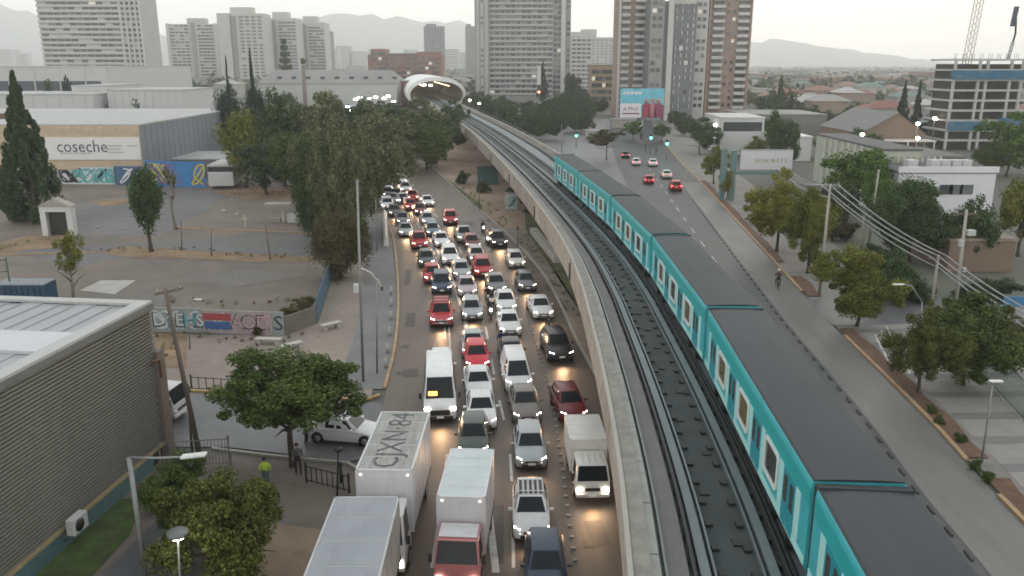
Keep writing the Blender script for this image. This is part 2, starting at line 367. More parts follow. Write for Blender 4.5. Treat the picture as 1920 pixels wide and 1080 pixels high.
sheet('footpath', [(-16.6,34),(-13.9,34.6),(-13.2,30),(-13.4,22),(-17.6,22),(-17.0,30)], .018, M('dark_path', (.1,.105,.108), .7, 0, .12, 1))
sheet('dirt_patch', [(-11,34),(-8.6,33.5),(-8,28),(-8,22),(-11.5,22),(-12.2,28)], .016, dirt)
# the derelict car park
sheet('car_park', [(-140,62.3),(-18.2,62.2),(-16.2,65),(-18.2,81),(-20.5,116),(-27,150),(-140,152)], .006, lot)
sheet('car_park', pxs([(0,470),(330,452),(560,432),(600,455),(600,480),(330,468),(150,500)]), .014, lot2)
sheet('car_park', pxs([(100,445),(130,385),(330,352),(430,360),(380,400),(300,440)]), .02, lot2)
for l in ([(180,472),(240,462),(330,468),(450,476),(590,482),(610,492),(480,492),(330,484),(230,482)], [(170,376),(235,372),(250,382),(190,388)], [(390,360),(480,352),(600,356),(600,378),(470,374)], [(0,455),(60,440),(140,440),(120,462),(0,475)], [(290,625),(350,625),(350,690),(292,690)]):
    sheet('leaf_litter', pxs(l), .028, rust)
sheet('slab', pxs([(150,545),(190,526),(255,526),(215,552)]), .03, conc_l)
for a, b in (((330,428),(600,438)),((0,478),(180,474))):
    p, q = G(*a), G(*b); kerb_line('kerb', [p, q], .25, .14, kerb_o)
# hills on the horizon
hm = M('hill_scrub_hazed', (.29, .28, .26), .95, 0, .2, .002)  # dry scrub, paled further with haze put into the colour
def hills(prof, Y, dep):
    m = MB(); n = 70; k = 5; x0, x1 = prof[0][0], prof[-1][0]
    rows = []
    for j in range(k+1):
        t = j/k
        for i in range(n+1):
            px = x0 + (x1-x0)*i/n; py = interp(px, [a for a, b in prof], [b for a, b in prof])
            h = max(0, ZZ(py, Y)) ; h *= 1 + .05*math.sin(px*.11) + .04*math.sin(px*.31+1)
            prof_t = math.sin(t*math.pi/2) if t <= 1 else 0
            rows.append((AX(px, Y) + 160*math.sin(j*1.7+i*.4)*(1-t), Y - dep*(1-t), h*prof_t - 1))
    for i in range(n+1): rows.append((rows[k*(n+1)+i][0], Y + dep, -1))
    k2 = k + 1
    m.add(rows, [(j*(n+1)+i, j*(n+1)+i+1, (j+1)*(n+1)+i+1, (j+1)*(n+1)+i) for j in range(k2) for i in range(n)], True)
    m.build('hills', hm, kind='structure')
hills([(-500,60),(-250,20),(-80,5),(0,12),(40,18),(80,30),(140,60),(220,72),(300,64),(360,80),(420,52),(520,44),(600,36),(680,22),(740,34),(800,42),(860,36),(900,60),(980,90),(1060,104),(1150,112)], 5600, 1200)
hills([(1330,100),(1400,80),(1440,76),(1500,82),(1560,92),(1640,106),(1700,115),(1780,122),(1850,126),(1950,118),(2100,110),(2300,118)], 5600, 1000)
# ---------------------------------------------------------------- the elevated railway
OUT = catmull([(a, b, 0) for a, b in ((1.2,-8),(2.4,8),(3.4,20),(3.95,27),(4.35,36),(4.55,46),(4.6,53),(4.25,65),(2.7,84),(-.7,116),(-5.2,152),(-11.1,194.5),(-20,250),(-29.4,308),(-41,380),(-56,470))], 10)
_n = []
for i in range(len(OUT)):
    d = (OUT[min(i+1, len(OUT)-1)] - OUT[max(i-1, 0)]).normalized(); _n.append(Vector((d.y, -d.x, 0)))
def widen(o, y):
    t = max(0., min(1., (y-88)/60.)); return o + (1.5*t*t*(3-2*t) if o > 7.2 else 0)
def off(i, o, z): q = OUT[i] + _n[i] * widen(o, OUT[i].y); return Vector((q.x, q.y, z))
_arc = [0.]
for i in range(1, len(OUT)): _arc.append(_arc[-1] + (OUT[i]-OUT[i-1]).length)
def at_s(s, o, z):
    i = int(np.searchsorted(_arc, s)) - 1; i = max(0, min(i, len(OUT)-2)); t = (s-_arc[i])/(_arc[i+1]-_arc[i])
    q = OUT[i].lerp(OUT[i+1], t); q = q + _n[i].lerp(_n[i+1], t)*widen(o, q.y); return Vector((q.x, q.y, z))
def s_of_y(y): return float(np.interp(y, [q.y for q in OUT], _arc))
def sweep(m, prof, i0=0, i1=None, smooth=False):
    """sweep a closed section [(offset, z)] along the line"""
    i1 = len(OUT) if i1 is None else i1; n = len(prof); vs = []; fs = []
    a = sum(prof[k][0]*prof[(k+1) % n][1]-prof[(k+1) % n][0]*prof[k][1] for k in range(n))
    if a > 0: prof = prof[::-1]
    for i in range(i0, i1): vs += [off(i, o, z) for o, z in prof]
    N = i1 - i0
    for i in range(N-1):
        for k in range(n): fs.append((i*n+k, i*n+(k+1) % n, (i+1)*n+(k+1) % n, (i+1)*n+k))
    fs += [tuple(range(n-1, -1, -1)), tuple(range((N-1)*n, N*n))]
    return m.add(vs, fs, smooth)
def rect(o0, o1, z0, z1): return [(o0, z0), (o1, z0), (o1, z1), (o0, z1)]
W_ = 9.3
via = thing('railway_viaduct', 'long curving concrete railway viaduct running away to the white tube station', 'viaduct')
deckm = M('deck_concrete', (.05, .058, .055), .85, 0, .2, .8, (1, 1, 1), .2, .1, .1)
walkm = M('walkway_concrete', (.165, .16, .15), .8, 0, .12, .5, (1, 1, 1), .12, .2, .05, dirt=((.13, .12, .11), .4, .6))
parm = M('parapet_concrete', (.36, .32, .275), .85, 0, .16, .6, (1, 1, 1), .15, .2, .1, dirt=((.16, .14, .115), .7, .9))
padm = M('running_pad', (.135, .16, .165), .55, .0, .12, 1, (1, 1, 1), .1, .2)
steel = M('guide_steel', (.16, .18, .18), .5, .4, .15, 2)
dsteel = M('dark_steel', (.035, .038, .038), .6, .3, .2, 2)
m = MB(); sweep(m, [(0, 5.55), (.25, 4.75), (2.6, 4.1), (3.1, 3.2), (W_-3.1, 3.2), (W_-2.6, 4.1), (W_-.25, 4.75), (W_, 5.55)]); m.build('deck_girder', conc, via, kind='stuff')
m = MB(); sweep(m, rect(1.75, W_-1.6, 5.56, 5.75)); m.build('track_bed', deckm, via)
for o0, o1 in ((.5, 1.72), (W_-1.57, W_-.5)):
    m = MB(); sweep(m, rect(o0+.35, o1, 5.56, 5.98)); m.build('walkway', walkm, via)
# parapets cut into panels, with open joints between
fasc = {0: (-.12, .5), 1: (W_-.2, W_+.12)}
for sd_, (o0, o1) in fasc.items():
    s = 4.
    while s < _arc[-1] - 6:
        L = 4.0; big = s < 240
        k = 2 if big else 1; m = MB()
        ss = [s + L*j/k for j in range(k+1)]
        vs = []; fs = []
        pr_ = [(o0, 4.7), (o0, 6.72), (o1, 6.72), (o1+(.1 if sd_ == 0 else 0), 5.57), (o1, 5.4), (o1, 4.7)] if sd_ == 0 else [(o0-.1, 5.57), (o0, 6.4), (o1, 6.4), (o1, 4.7), (o0, 4.7), (o0, 5.4)]
        for q in ss: vs += [at_s(min(q, s+L-.05), o, z) for o, z in pr_]
        nn = len(pr_)
        for j in range(k):
            for t in range(nn): fs.append((j*nn+t, j*nn+(t+1) % nn, (j+1)*nn+(t+1) % nn, (j+1)*nn+t))
        fs += [tuple(range(nn-1, -1, -1)), tuple(range(k*nn, k*nn+nn))]
        m.add(vs, fs); m.build('parapet_panel', parm, via)
        s += L
m = MB(); sweep(m, rect(-.18, -.02, 6.73, 6.8)); m.build('coping', M('coping', (.36,.34,.3), .8, 0, .15, .8, dirt=((.25,.22,.19), .8, .6)), via)
m = MB(); sweep(m, rect(W_-.22, W_+.16, 6.41, 6.47)); m.build('coping', MATS['coping'], via)
# cable trough with lids and a thin conduit beside the left parapet
m = MB(); sweep(m, rect(.0, .5, 6.725, 6.745)); m.build('cable_shelf', M('shelf', (.24,.225,.2), .85, 0, .25, 1.5, dirt=((.12,.11,.1), .9, .7)), via)
s = 6.; lid = M('trough_lid', (.34,.34,.31), .7, 0, .15, 1.2)
while s < 200:
    vs = [at_s(q, o, z) for q in (s, s+1.5, s+2.94) for o, z in ((.56, 6.2), (.84, 6.2), (.84, 6.33), (.56, 6.33))]
    fs = [(j*4+k, j*4+4+k, j*4+4+(k+1) % 4, j*4+(k+1) % 4) for j in range(2) for k in range(4)] + [(0,1,2,3), (11,10,9,8)]
    MB().add(vs, fs).build('trough_lid', lid, via); s += 3.
m = MB(); sweep(m, rect(.6, .8, 5.98, 6.2)); m.build('cable_trough', walkm, via)
m = MB(); sweep(m, rect(.98, 1.06, 6.0, 6.2)); m.build('conduit', steel, via)
# tracks: two running pads and guide bars each
for c in (3.22, 6.1):
    for sg in (-1, 1):
        m = MB(); sweep(m, rect(c+sg*1.02-.15, c+sg*1.02+.15, 5.76, 6.0)); m.build('running_pad', padm, via)
        m = MB(); sweep(m, rect(c+sg*.72-.035, c+sg*.72+.035, 5.76, 5.98)); m.build('rail', steel, via)
        m = MB(); sweep(m, rect(c+sg*1.36-.05, c+sg*1.36+.05, 5.95, 6.15)); m.build('guide_bar', dsteel, via)
    m = MB(); br = MB(); s = 8.
    while s < 240:
        for sg in (-1, 1):
            q = at_s(s, c+sg*1.32, 5.85); br.box(q, (.16, .22, .2))
            q = at_s(s+.9, c+sg*.5, 5.8); br.box(q, (.22, .3, .12))
        s += 1.4 if s < 90 else 3
    br.build('bar_brackets', dsteel, via, kind='stuff')
m = MB()
for s in np.arange(10, 120, 3.1):
    m.box(at_s(s, 3.22+.3*math.sin(s*7), 5.77), (.32, .4, .08))
m.build('track_boxes', dsteel, via, kind='stuff')
# low handrail along the far parapet
m = MB(); s0 = s_of_y(112); 
pts = [at_s(s, W_, 7.0) for s in np.arange(s0, s_of_y(300), 6)]
m.tube(pts, .035, 5); m.build('handrail', steel, via)
for s in np.arange(s0, s_of_y(300), 6.): MB().tube([at_s(s, W_, 6.45), at_s(s, W_, 7.0)], .035, 5).build('rail_post', steel, via)
# emergency lamps and brackets on the outer face
m = MB()
for s in np.arange(s_of_y(60), s_of_y(330), 26.):
    MB().box(at_s(s, -.16, 5.5), (.16, .5, 1.3)).build('drain_box', M('drain_dark', (.1,.1,.1), .7), via)
# piers
for y in (-4, 22, 48, 74, 100, 127, 154, 181, 209, 238, 268, 300, 332):
    s = s_of_y(y); q = at_s(s, W_/2, 0); d = at_s(s, 0, 0) - at_s(s, W_, 0); a = math.atan2(d.y, d.x)
    m = MB(); m.cyl((0, 0, 1.3), .95, 2.6, 14); m.cyl((0, 0, 2.75), .95, .3, 14, r2=1.3)
    p_ = m.build('pier', conc, via); p_.location = q; p_.rotation_euler = (0, 0, a)
    cc = MB().add([(-1.1,-.8,2.6),(1.1,-.8,2.6),(1.1,.8,2.6),(-1.1,.8,2.6),(-2.5,-1,3.195),(2.5,-1,3.195),(2.5,1,3.195),(-2.5,1,3.195)], [(3,2,1,0),(4,5,6,7),(0,1,5,4),(1,2,6,5),(2,3,7,6),(3,0,4,7)])
    cc.build('pier_cap', conc, p_)

# ---------------------------------------------------------------- the train
teal = M('train_teal', (.055, .41, .455), .4, 0, .08, .5, dirt=((.03, .2, .22), .8, .5))
teal_d = M('train_teal_dark', (.025, .27, .33), .4, 0, .08, .8)
teal_l = M('train_pale_teal', (.4, .72, .7), .4, 0, .08, .8)
teal_c = M('train_cantrail', (.02, .36, .36), .4, 0, .06, .8)
cream = M('window_frame_cream', (.68, .72, .69), .4, 0, .05, 1)
glass = M('train_glass', (.05, .055, .05), .06, 0, .3, 1.6)
warmg = M('train_glass_lit_tint', (.16, .12, .06), .08, 0, .4, 1.8)  # warm interior light put into the glass colour, without emission
troof = M('train_roof', (.034, .041, .046), .65, 0, .12, .5, (1, .25, 1), .12, .2, dirt=((.045, .05, .053), .5, .5), spec=.3)
gang = M('gangway', (.018, .025, .027), .8)
LC = 16.55; WT = 2.58
def rounded(y0, y1, z0, z1, r, n=4):
    pts = []
    for cx_, cz_, a0 in ((y1-r, z0+r, -90), (y1-r, z1-r, 0), (y0+r, z1-r, 90), (y0+r, z0+r, 180)):
        for k in range(n+1):
            a = R(a0 + 90*k/n); pts.append((cx_+r*math.cos(a), cz_+r*math.sin(a)))
    return pts
def plate(m, poly, x, t):
    """flat plate on the car side, outline in (y, z), thickness t outwards from x"""
    n = len(poly); s_ = 1 if x > 0 else -1
    vs = [(x, y, z) for y, z in poly] + [(x+s_*t, y, z) for y, z in poly]
    f1 = tuple(range(n, 2*n)); fs = [f1 if s_ > 0 else f1[::-1]]
    fs += [((i, (i+1) % n, n+(i+1) % n, n+i) if s_ > 0 else (i, n+i, n+(i+1) % n, (i+1) % n)) for i in range(n)]
    return m.add(vs, fs)
def ring(m, po, pi, x, t):
    n = len(po); s_ = 1 if x > 0 else -1
    vs = [(x, *q) for q in po] + [(x+s_*t, *q) for q in po] + [(x+s_*t, *q) for q in pi] + [(x, *q) for q in pi]
    fs = []
    for i in range(n):
        j = (i+1) % n
        for a, b in ((0, n), (n, 2*n), (2*n, 3*n)):
            f = (a+i, a+j, b+j, b+i); fs.append(f if s_ > 0 else f[::-1])
    return m.add(vs, fs)
train = thing('metro_train', 'turquoise metro train with dark grey roofs on the elevated viaduct', 'train')
bodyp = [(-WT/2+.06, .62), (-WT/2, .75), (-WT/2, 3.2), (-WT/2+.015, 3.34), (-WT/2+.05, 3.42), (WT/2-.05, 3.42), (WT/2-.015, 3.34), (WT/2, 3.2), (WT/2, .75), (WT/2-.06, .62)]
def ext(m, prof, y0, y1):
    n = len(prof); vs = [(x, y0, z) for x, z in prof] + [(x, y1, z) for x, z in prof]
    a = sum(prof[k][0]*prof[(k+1) % n][1]-prof[(k+1) % n][0]*prof[k][1] for k in range(n))
    fs = [(i, (i+1) % n, n+(i+1) % n, n+i) for i in range(n)] + [tuple(range(n-1, -1, -1)), tuple(range(n, 2*n))]
    if a < 0: fs = [f[::-1] for f in fs]
    return m.add(vs, fs)
me_body = ext(MB(), bodyp, -LC/2, LC/2).mesh('carriage')
me_roof = ext(MB(), [(-WT/2+.03, 3.425), (-WT/2+.1, 3.47), (-.5, 3.5), (.5, 3.5), (WT/2-.1, 3.47), (WT/2-.03, 3.425)], -LC/2, LC/2).mesh('roof')
me_cant = [MB().bb(s_*(WT/2+.004), s_*(WT/2+.016), -LC/2+.03, LC/2-.03, 2.66, 3.18).mesh('cantrail') for s_ in (-1, 1)]
me_sill = [MB().bb(s_*(WT/2+.004), s_*(WT/2+.02), -LC/2+.03, LC/2-.03, .76, 1.02).mesh('sill_band') for s_ in (-1, 1)]
DY = [-6.35, -2.12, 2.12, 6.35]; WY = [-4.23, 0, 4.23]
me_door = []; me_dw = []; me_wf = []; me_wp = []; me_pp = []
for s_ in (-1, 1):
    x = s_*(WT/2)
    m = MB(); plate(m, rounded(-.64, -.015, .8, 2.58, .05, 2), x, .022); me_door.append(m.mesh('door_leaf'))
    m = MB(); plate(m, rounded(-.5, -.14, 1.55, 2.42, .08, 3), x+s_*.022, .01); me_dw.append(m.mesh('door_window'))
    m = MB(); ring(m, rounded(-.86, .86, 1.28, 2.6, .22), rounded(-.73, .73, 1.42, 2.46, .14), x, .05); me_wf.append(m.mesh('window_frame'))
    m = MB(); plate(m, rounded(-.74, .74, 1.41, 2.47, .14), x, .012); me_wp.append(m.mesh('window'))
    m = MB(); plate(m, rounded(-.24, .24, 1.05, 2.6, .04, 2), x, .016); me_pp.append(m.mesh('side_panel'))
me_bog = MB().bb(-1.05, 1.05, -1.5, 1.5, .18, .5).cyl((-1.0, -.95, .42), .42, .25, 12, 'X').cyl((-1.0, .95, .42), .42, .25, 12, 'X').cyl((1.0, -.95, .42), .42, .25, 12, 'X').cyl((1.0, .95, .42), .42, .25, 12, 'X').mesh('bogie')
me_und = MB().bb(-1.1, 1.1, -2.9, 2.9, .28, .6).bb(-1.16, -.6, -2.2, -.6, .22, .61).bb(-1.16, -.6, .2, 1.8, .22, .61).mesh('equipment_box')
me_gang = ext(MB(), [(-1.22, .7), (-1.25, 3.425), (1.25, 3.425), (1.22, .7)], LC/2, LC/2+.32).mesh('gangway')
me_end = MB().bb(-WT/2+.06, WT/2-.06, LC/2-.12, LC/2-.03, 3.43, 3.53).mesh('roof_rib')
def carriage(s, last):
    a, b = at_s(s - LC/2, 6.1, 0), at_s(s + LC/2, 6.1, 0); mid = (a+b)/2; d = b - a
    c = inst('carriage', me_body, teal, train, (mid.x, mid.y, 5.98), math.atan2(d.y, d.x) - math.pi/2)
    inst('roof', me_roof, troof, c); inst('roof_rib', me_end, gang, c)
    for k in (0, 1):
        inst('cantrail', me_cant[k], teal_c, c); inst('sill_band', me_sill[k], teal_l, c)
        for y in DY:
            inst('door_leaf', me_door[k], teal_d, c, (0, y, 0)); inst('door_leaf', me_door[k], teal_d, c, (0, y+.655, 0))
            inst('door_window', me_dw[k], glass, c, (0, y, 0)); inst('door_window', me_dw[k], glass, c, (0, y+.655, 0))
            inst('side_panel', me_pp[k], teal_l, c, (0, y-.9, 0)); inst('side_panel', me_pp[k], teal_l, c, (0, y+.92, 0))
        for y in WY:
            inst('window_frame', me_wf[k], cream, c, (0, y, 0)); inst('window', me_wp[k], warmg if (int(s)+int(y)) % 3 else glass, c, (0, y, 0))
    for y in (-5.2, 5.2): inst('bogie', me_bog, dsteel, c, (0, y, 0))
    inst('equipment_box', me_und, dsteel, c)
    if not last: inst('gangway', me_gang, gang, c)
s0 = s_of_y(20.7)
for k in range(-1, 5): carriage(s0 + 16.87*k + 8.43, k == 4)

# ---------------------------------------------------------------- the white tube station over the tracks
st = thing('metro_station', 'white oval tube station swallowing the viaduct far down the line', 'station')
shell = M('station_white', (.75, .76, .74), .45, 0, .06, .05)
lin = M('station_lining', (.22, .17, .075), .6, 0, .3, .3)
s1 = s_of_y(352); ns, nr = 12, 28
def tube_ring(s, a, b, zc, k):
    t = 2*math.pi*k/nr; return at_s(s, W_/2 + a*math.cos(t), zc + b*math.sin(t))
vs = []; Ls = 95
for j in range(ns+1):
    s = s1 + Ls*j/ns
    for k in range(nr):
        t = 2*math.pi*k/nr; lean = -3.2*max(0, -math.cos(t))*(1 - j/ns) if j == 0 else 0
        vs.append(at_s(s + (2.5*(1-math.sin(t)) if j == 0 else 0), W_/2 + 11.6*math.cos(t), 8.3 + 7.0*math.sin(t)))
fs = [(j*nr+k, (j+1)*nr+k, (j+1)*nr+(k+1) % nr, j*nr+(k+1) % nr) for j in range(ns) for k in range(nr)]
MB().add(vs, fs, True).build('shell', shell, st)
vi = [at_s(s1 + Ls*j/ns + (2.5*(1-math.sin(2*math.pi*k/nr)) if j == 0 else 0), W_/2 + 10.3*math.cos(2*math.pi*k/nr), 8.1 + 5.6*math.sin(2*math.pi*k/nr)) for j in range(ns+1) for k in range(nr)]
MB().add(vi, [f[::-1] for f in fs], True).build('lining', lin, st)
MB().add([vs[k] for k in range(nr)] + [vi[k] for k in range(nr)], [(k, (k+1) % nr, nr+(k+1) % nr, nr+k) for k in range(nr)]).build('rim', shell, st)
lampm = EM('station_lamp', (1, .8, .45), 4)
for sg in (-1, 1):
    m = MB(); ss = np.arange(s1+6, s1+90, 8)
    for s in ss: MB().box(at_s(s, W_/2 + sg*4.6, 11.6), (.5, 3.2, .18)).build('strip_lamp', lampm, st)
    m.strip([at_s(s, W_/2 + sg*6.4, 7.0) for s in ss], [at_s(s, W_/2 + sg*9.4, 7.0) for s in ss]); m.build('platform', conc, st)
MB().add([at_s(s1+88, o, z) for o, z in ((-4, 4), (W_+4, 4), (W_+4, 12.6), (-4, 12.6))], [(0,1,2,3)]).build('end_wall', lin, st)
for o, z in ((.6, 12.0), (3.2, 11.8)): MB().box(at_s(s1+7, o, z), (1.5, .2, .9)).build('platform_sign', EM('sign_glow', (1,.95,.85), 3), st)
for dy_ in (20, 62):
    q = at_s(s1+dy_, W_/2, 0); MB().bb(q.x-4, q.x+4, q.y-2, q.y+2, 0, 2.4).build('pier', conc, st)
# ---------------------------------------------------------------- vehicles
cg = M('car_glass', (.014, .018, .021), .1, 0, .3, 1.2, spec=.22)
tyre = M('tyre', (.018, .018, .018), .85); rim = M('wheel_rim', (.35, .35, .36), .35, .6)
blk = M('black_trim', (.02, .02, .021), .5); chrome = M('chrome', (.5, .5, .5), .2, .9)
lampw = EM('headlight_lit', (1, .9, .74), 22); lamp_off = M('lamp_clear', (.55, .55, .55), .15)
tail = M('tail_lamp', (.3, .01, .01), .2); tail_on = EM('tail_lamp_lit', (1, .06, .07), 6)
platem = M('licence_plate', (.72, .72, .68), .5); amber = EM('indicator_lit', (1, .4, .08), 3)
BASE = paint('base', (.5, .5, .5))
def loft(m, st, ring_fn, smooth=True):
    rows = [ring_fn(*s_) for s_ in st]; n = len(rows[0]); o = len(m.v); vs = [q for r_ in rows for q in r_]
    fs = [(j*n+k, j*n+(k+1) % n, (j+1)*n+(k+1) % n, (j+1)*n+k) for j in range(len(rows)-1) for k in range(n)]
    fs += [tuple(range(n-1, -1, -1)), tuple((len(rows)-1)*n+k for k in range(n))]
    return m.add(vs, fs, smooth)
def body_ring(y, zt, hw, zb):
    zm = zb + (zt-zb)*.55
    return [(-hw*.93, y, zb), (hw*.93, y, zb), (hw, y, zb+.18*(zt-zb)+.02), (hw*1.0, y, zm), (hw*.965, y, zt-.07*(zt-zb)-.02), (hw*.86, y, zt-.005), (hw*.45, y, zt+.018), (0, y, zt+.025),
            (-hw*.45, y, zt+.018), (-hw*.86, y, zt-.005), (-hw*.965, y, zt-.07*(zt-zb)-.02), (-hw*1.0, y, zm), (-hw, y, zb+.18*(zt-zb)+.02)]
def quad_panel(a, b, c, d, ins, lift):
    """a glass panel inset in the quad a b c d and lifted along its normal"""
    a, b, c, d = map(Vector, (a, b, c, d)); n = (b-a).cross(d-a).normalized(); cen = (a+b+c+d)/4
    def q(p): return p + (cen-p).normalized()*min(ins*1.4, (cen-p).length*.4) + n*lift
    P = [q(p) for p in (a, b, c, d)]; B = [p - n*(lift+.01) for p in P]
    return MB().add(P + B, [(0,1,2,3), (1,0,4,5), (2,1,5,6), (3,2,6,7), (0,3,7,4)])
def panel2(P4, ins, lift, cen):
    a, b, c, d = map(Vector, P4)
    if (b-a).cross(d-a).dot((a+b+c+d)/4 - Vector(cen)) < 0: a, b, c, d = d, c, b, a
    return quad_panel(a, b, c, d, ins, lift)
def wheels(root, L, W, r, fy, ry, wd=.2, dual=False):
    t = MB().cyl((0, 0, 0), r, wd, 16, 'X').mesh('tyre', .02); ri = MB().cyl((0, 0, 0), r*.62, wd+.012, 10, 'X').mesh('rim', .01)
    for x in (-1, 1):
        for y in (fy, ry):
            w = inst('wheel', t, tyre, root, (x*(W/2 - wd/2 + .012), y, r)); w.name = 'wheel'; inst('rim', ri, rim, w)
def make_car(name, label, cat, L=4.1, W=1.72, H=1.48, kind='hatch', rear_view=False, group='cars queueing in the traffic jam'):
    root = thing(name, label, cat, group=group); h2 = L/2; hw = W/2
    def Y(f): return -h2 + f*L
    belt = {'hatch': .94, 'sedan': .93, 'suv': 1.06, 'pickup': 1.06, 'van': 1.05, 'wagon': .98}[kind]; nose = belt - (.2 if kind != 'van' else .12)
    cw = {'hatch': .27, 'sedan': .29, 'suv': .27, 'pickup': .26, 'van': .14, 'wagon': .27}[kind]
    rf = {'hatch': .43, 'sedan': .43, 'suv': .4, 'pickup': .37, 'van': .3, 'wagon': .42}[kind]
    rr = {'hatch': .88, 'sedan': .72, 'suv': .9, 'pickup': .56, 'van': .96, 'wagon': .92}[kind]
    rb = {'hatch': .975, 'sedan': .87, 'suv': .985, 'pickup': .62, 'van': .995, 'wagon': .985}[kind]
    tr = belt + (.03 if kind == 'sedan' else .03)
    zb = .2 if kind not in ('suv', 'pickup') else .3
    st = [(Y(0), nose-.24, hw*.70, zb+.12), (Y(.012), nose-.13, hw*.82, zb+.05), (Y(.045), nose-.05, hw*.94, zb), (Y(.11), nose+.02, hw*.99, zb), (Y(cw), belt-.02, hw, zb), (Y(.5), belt+.0, hw, zb), (Y(.8), tr, hw, zb), (Y(.93), tr-.01, hw*.98, zb+.02), (Y(.985), tr-.07, hw*.9, zb+.08), (Y(1), tr-.18, hw*.8, zb+.16)]
    m = MB(); loft(m, st, body_ring); b = m.build('body', BASE, root, smooth=40)
    # wheel-arch liners and sills
    fy, ry = Y(.19), Y(.81); r = .31 if kind in ('hatch', 'sedan', 'wagon') else .36
    for y in (fy, ry): MB().cyl((0, y, r+.02), r+.055, W+.008, 18, 'X').build('wheel_arch', blk, root)
    wheels(root, L, W, r, fy, ry)
    # greenhouse
    bw, tw = hw*.93, hw*.70; zc = belt - .02
    A = [(-bw*.93, Y(cw), zc), (bw*.93, Y(cw), zc)]; B = [(-tw*.97, Y(rf), H-.035), (tw*.97, Y(rf), H-.035)]; C_ = [(-tw*.95, Y(rr), H-.06), (tw*.95, Y(rr), H-.06)]; D = [(-bw*.93, Y(rb), tr-.03), (bw*.93, Y(rb), tr-.03)]
    Bb = [(-bw, Y(rf), zc), (bw, Y(rf), zc)]; Cb = [(-bw, Y(rr), zc), (bw, Y(rr), zc)]; Mid = [(-tw, Y((rf+rr)/2), H), (tw, Y((rf+rr)/2), H)]
    v = A + B + Mid + C_ + D + Bb + Cb    # 0..13
    f = [(0,1,3,2), (2,3,5,4), (4,5,7,6), (6,7,9,8), (0,2,10), (1,11,3), (2,4,6,12,10), (3,11,13,7,5), (6,8,12), (7,13,9), (0,10,11,1), (10,12,13,11), (12,8,9,13)]
    MB().add(v, f).build('cabin', BASE, root, bevel=.045, seg=2, smooth=38)
    cen = (0, Y((rf+rr)/2), belt)
    panel2((A[0], A[1], B[1], B[0]), .07, .012, cen).build('windscreen', cg, root)
    panel2((D[0], D[1], C_[1], C_[0]), .08, .012, cen).build('rear_window', cg, root)
    for k in (0, 1):
        md = .5*(rf+rr) if kind != 'van' else rf + .2*(rr-rf)
        tm = (v[2+k][0], Y(md), H-.03); bmid = (Bb[k][0], Y(md), zc); sxn = 1 if k else -1
        f0 = A[k]; ff = tuple(Vector(A[k]).lerp(Vector(Bb[k]), .35))
        panel2((ff, bmid, tm, B[k]), .06, .012, cen).build('side_window', cg, root)
        if kind != 'van': panel2((bmid, Cb[k], C_[k], tm), .06, .012, cen).build('side_window', cg, root)
        # mirror, lamps
        MB().box((sxn*(hw+.09), Y(cw)+.28, belt+.03), (.2, .12, .14)).build('mirror', BASE, root, bevel=.03)
        hl = MB(); hl.add([(sxn*hw*.60, Y(.010)-.035, nose-.22), (sxn*hw*.86, Y(.045)-.02, nose-.2), (sxn*hw*.91, Y(.07)-.0, nose-.03), (sxn*hw*.62, Y(.035)-.03, nose-.06),
                           (sxn*hw*.50, Y(.04), nose-.17), (sxn*hw*.88, Y(.09), nose-.15), (sxn*hw*.9, Y(.11), nose-.03), (sxn*hw*.56, Y(.06), nose-.07)],
                          [(0,1,2,3), (3,2,6,7), (0,4,5,1), (1,5,6,2), (0,3,7,4)] if sxn > 0 else [(3,2,1,0), (7,6,2,3), (1,5,4,0), (2,6,5,1), (4,7,3,0)])
        hl.build('headlight', lamp_off if rear_view else lampw, root)
        zt = tr - .2
        MB().box((sxn*hw*.78, Y(.975), zt), (.26, .16, .2 if kind != 'suv' else .34), rz=sxn*-.25).build('tail_light', tail_on if rear_view else tail, root, bevel=.03)
    MB().box((0, Y(.006)-.0, nose-.2), (hw*.86, .09, .12)).build('grille', blk, root, bevel=.02)
    MB().box((0, Y(.004)-.005, zb+.17), (hw*1.2, .1, .13)).build('lower_intake', blk, root, bevel=.02)
    MB().box((0, Y(0)-.03, zb+.26), (.4, .03, .12)).build('licence_plate', platem, root)
    MB().box((0, Y(1)-.0, zb+.5), (.4, .05, .12)).build('licence_plate', platem, root)
    if kind == 'pickup':
        MB().bb(-hw*.8, hw*.8, Y(.645), Y(.97), belt-.1, belt+.065).build('load_bed', blk, root)
        for sg in (-1, 1): MB().bb(sg*hw*.8, sg*hw*.95, Y(.64), Y(.975), belt-.1, belt+.1).build('bed_rail', BASE, root, bevel=.02)
    root['L'] = L
    return root
def roof_rack(root, y0, y1, wd, z, n, mat):
    for i in range(n):
        y = y0 + (y1-y0)*i/max(1, n-1); MB().box((0, y, z), (wd, .05, .05)).build('roof_bar', mat, root)
    for sg in (-1, 1): MB().bb(sg*wd/2-.03, sg*wd/2+.03, y0-.1, y1+.1, z-.06, z).build('roof_rail', mat, root)
def beam(root, y, z, pw=170, wide=125):
    """the light the lit headlamps throw on the road"""
    ld = bpy.data.lights.get('headlight_beam')
    if ld is None:
        ld = bpy.data.lights.new('headlight_beam', 'SPOT'); ld.energy = pw; ld.color = (1, .6, .31); ld.spot_size = R(wide); ld.spot_blend = 1; ld.shadow_soft_size = .3; ld.specular_factor = .08
    o = bpy.data.objects.new('headlight_beam', ld); COL.objects.link(o); o.parent = root; o.location = (0, y-.2, z); o.rotation_euler = (R(90-15), 0, math.pi)
    return o
def aim(o): o.rotation_euler = (R(75), 0, R(180)); return o
PROT = {}
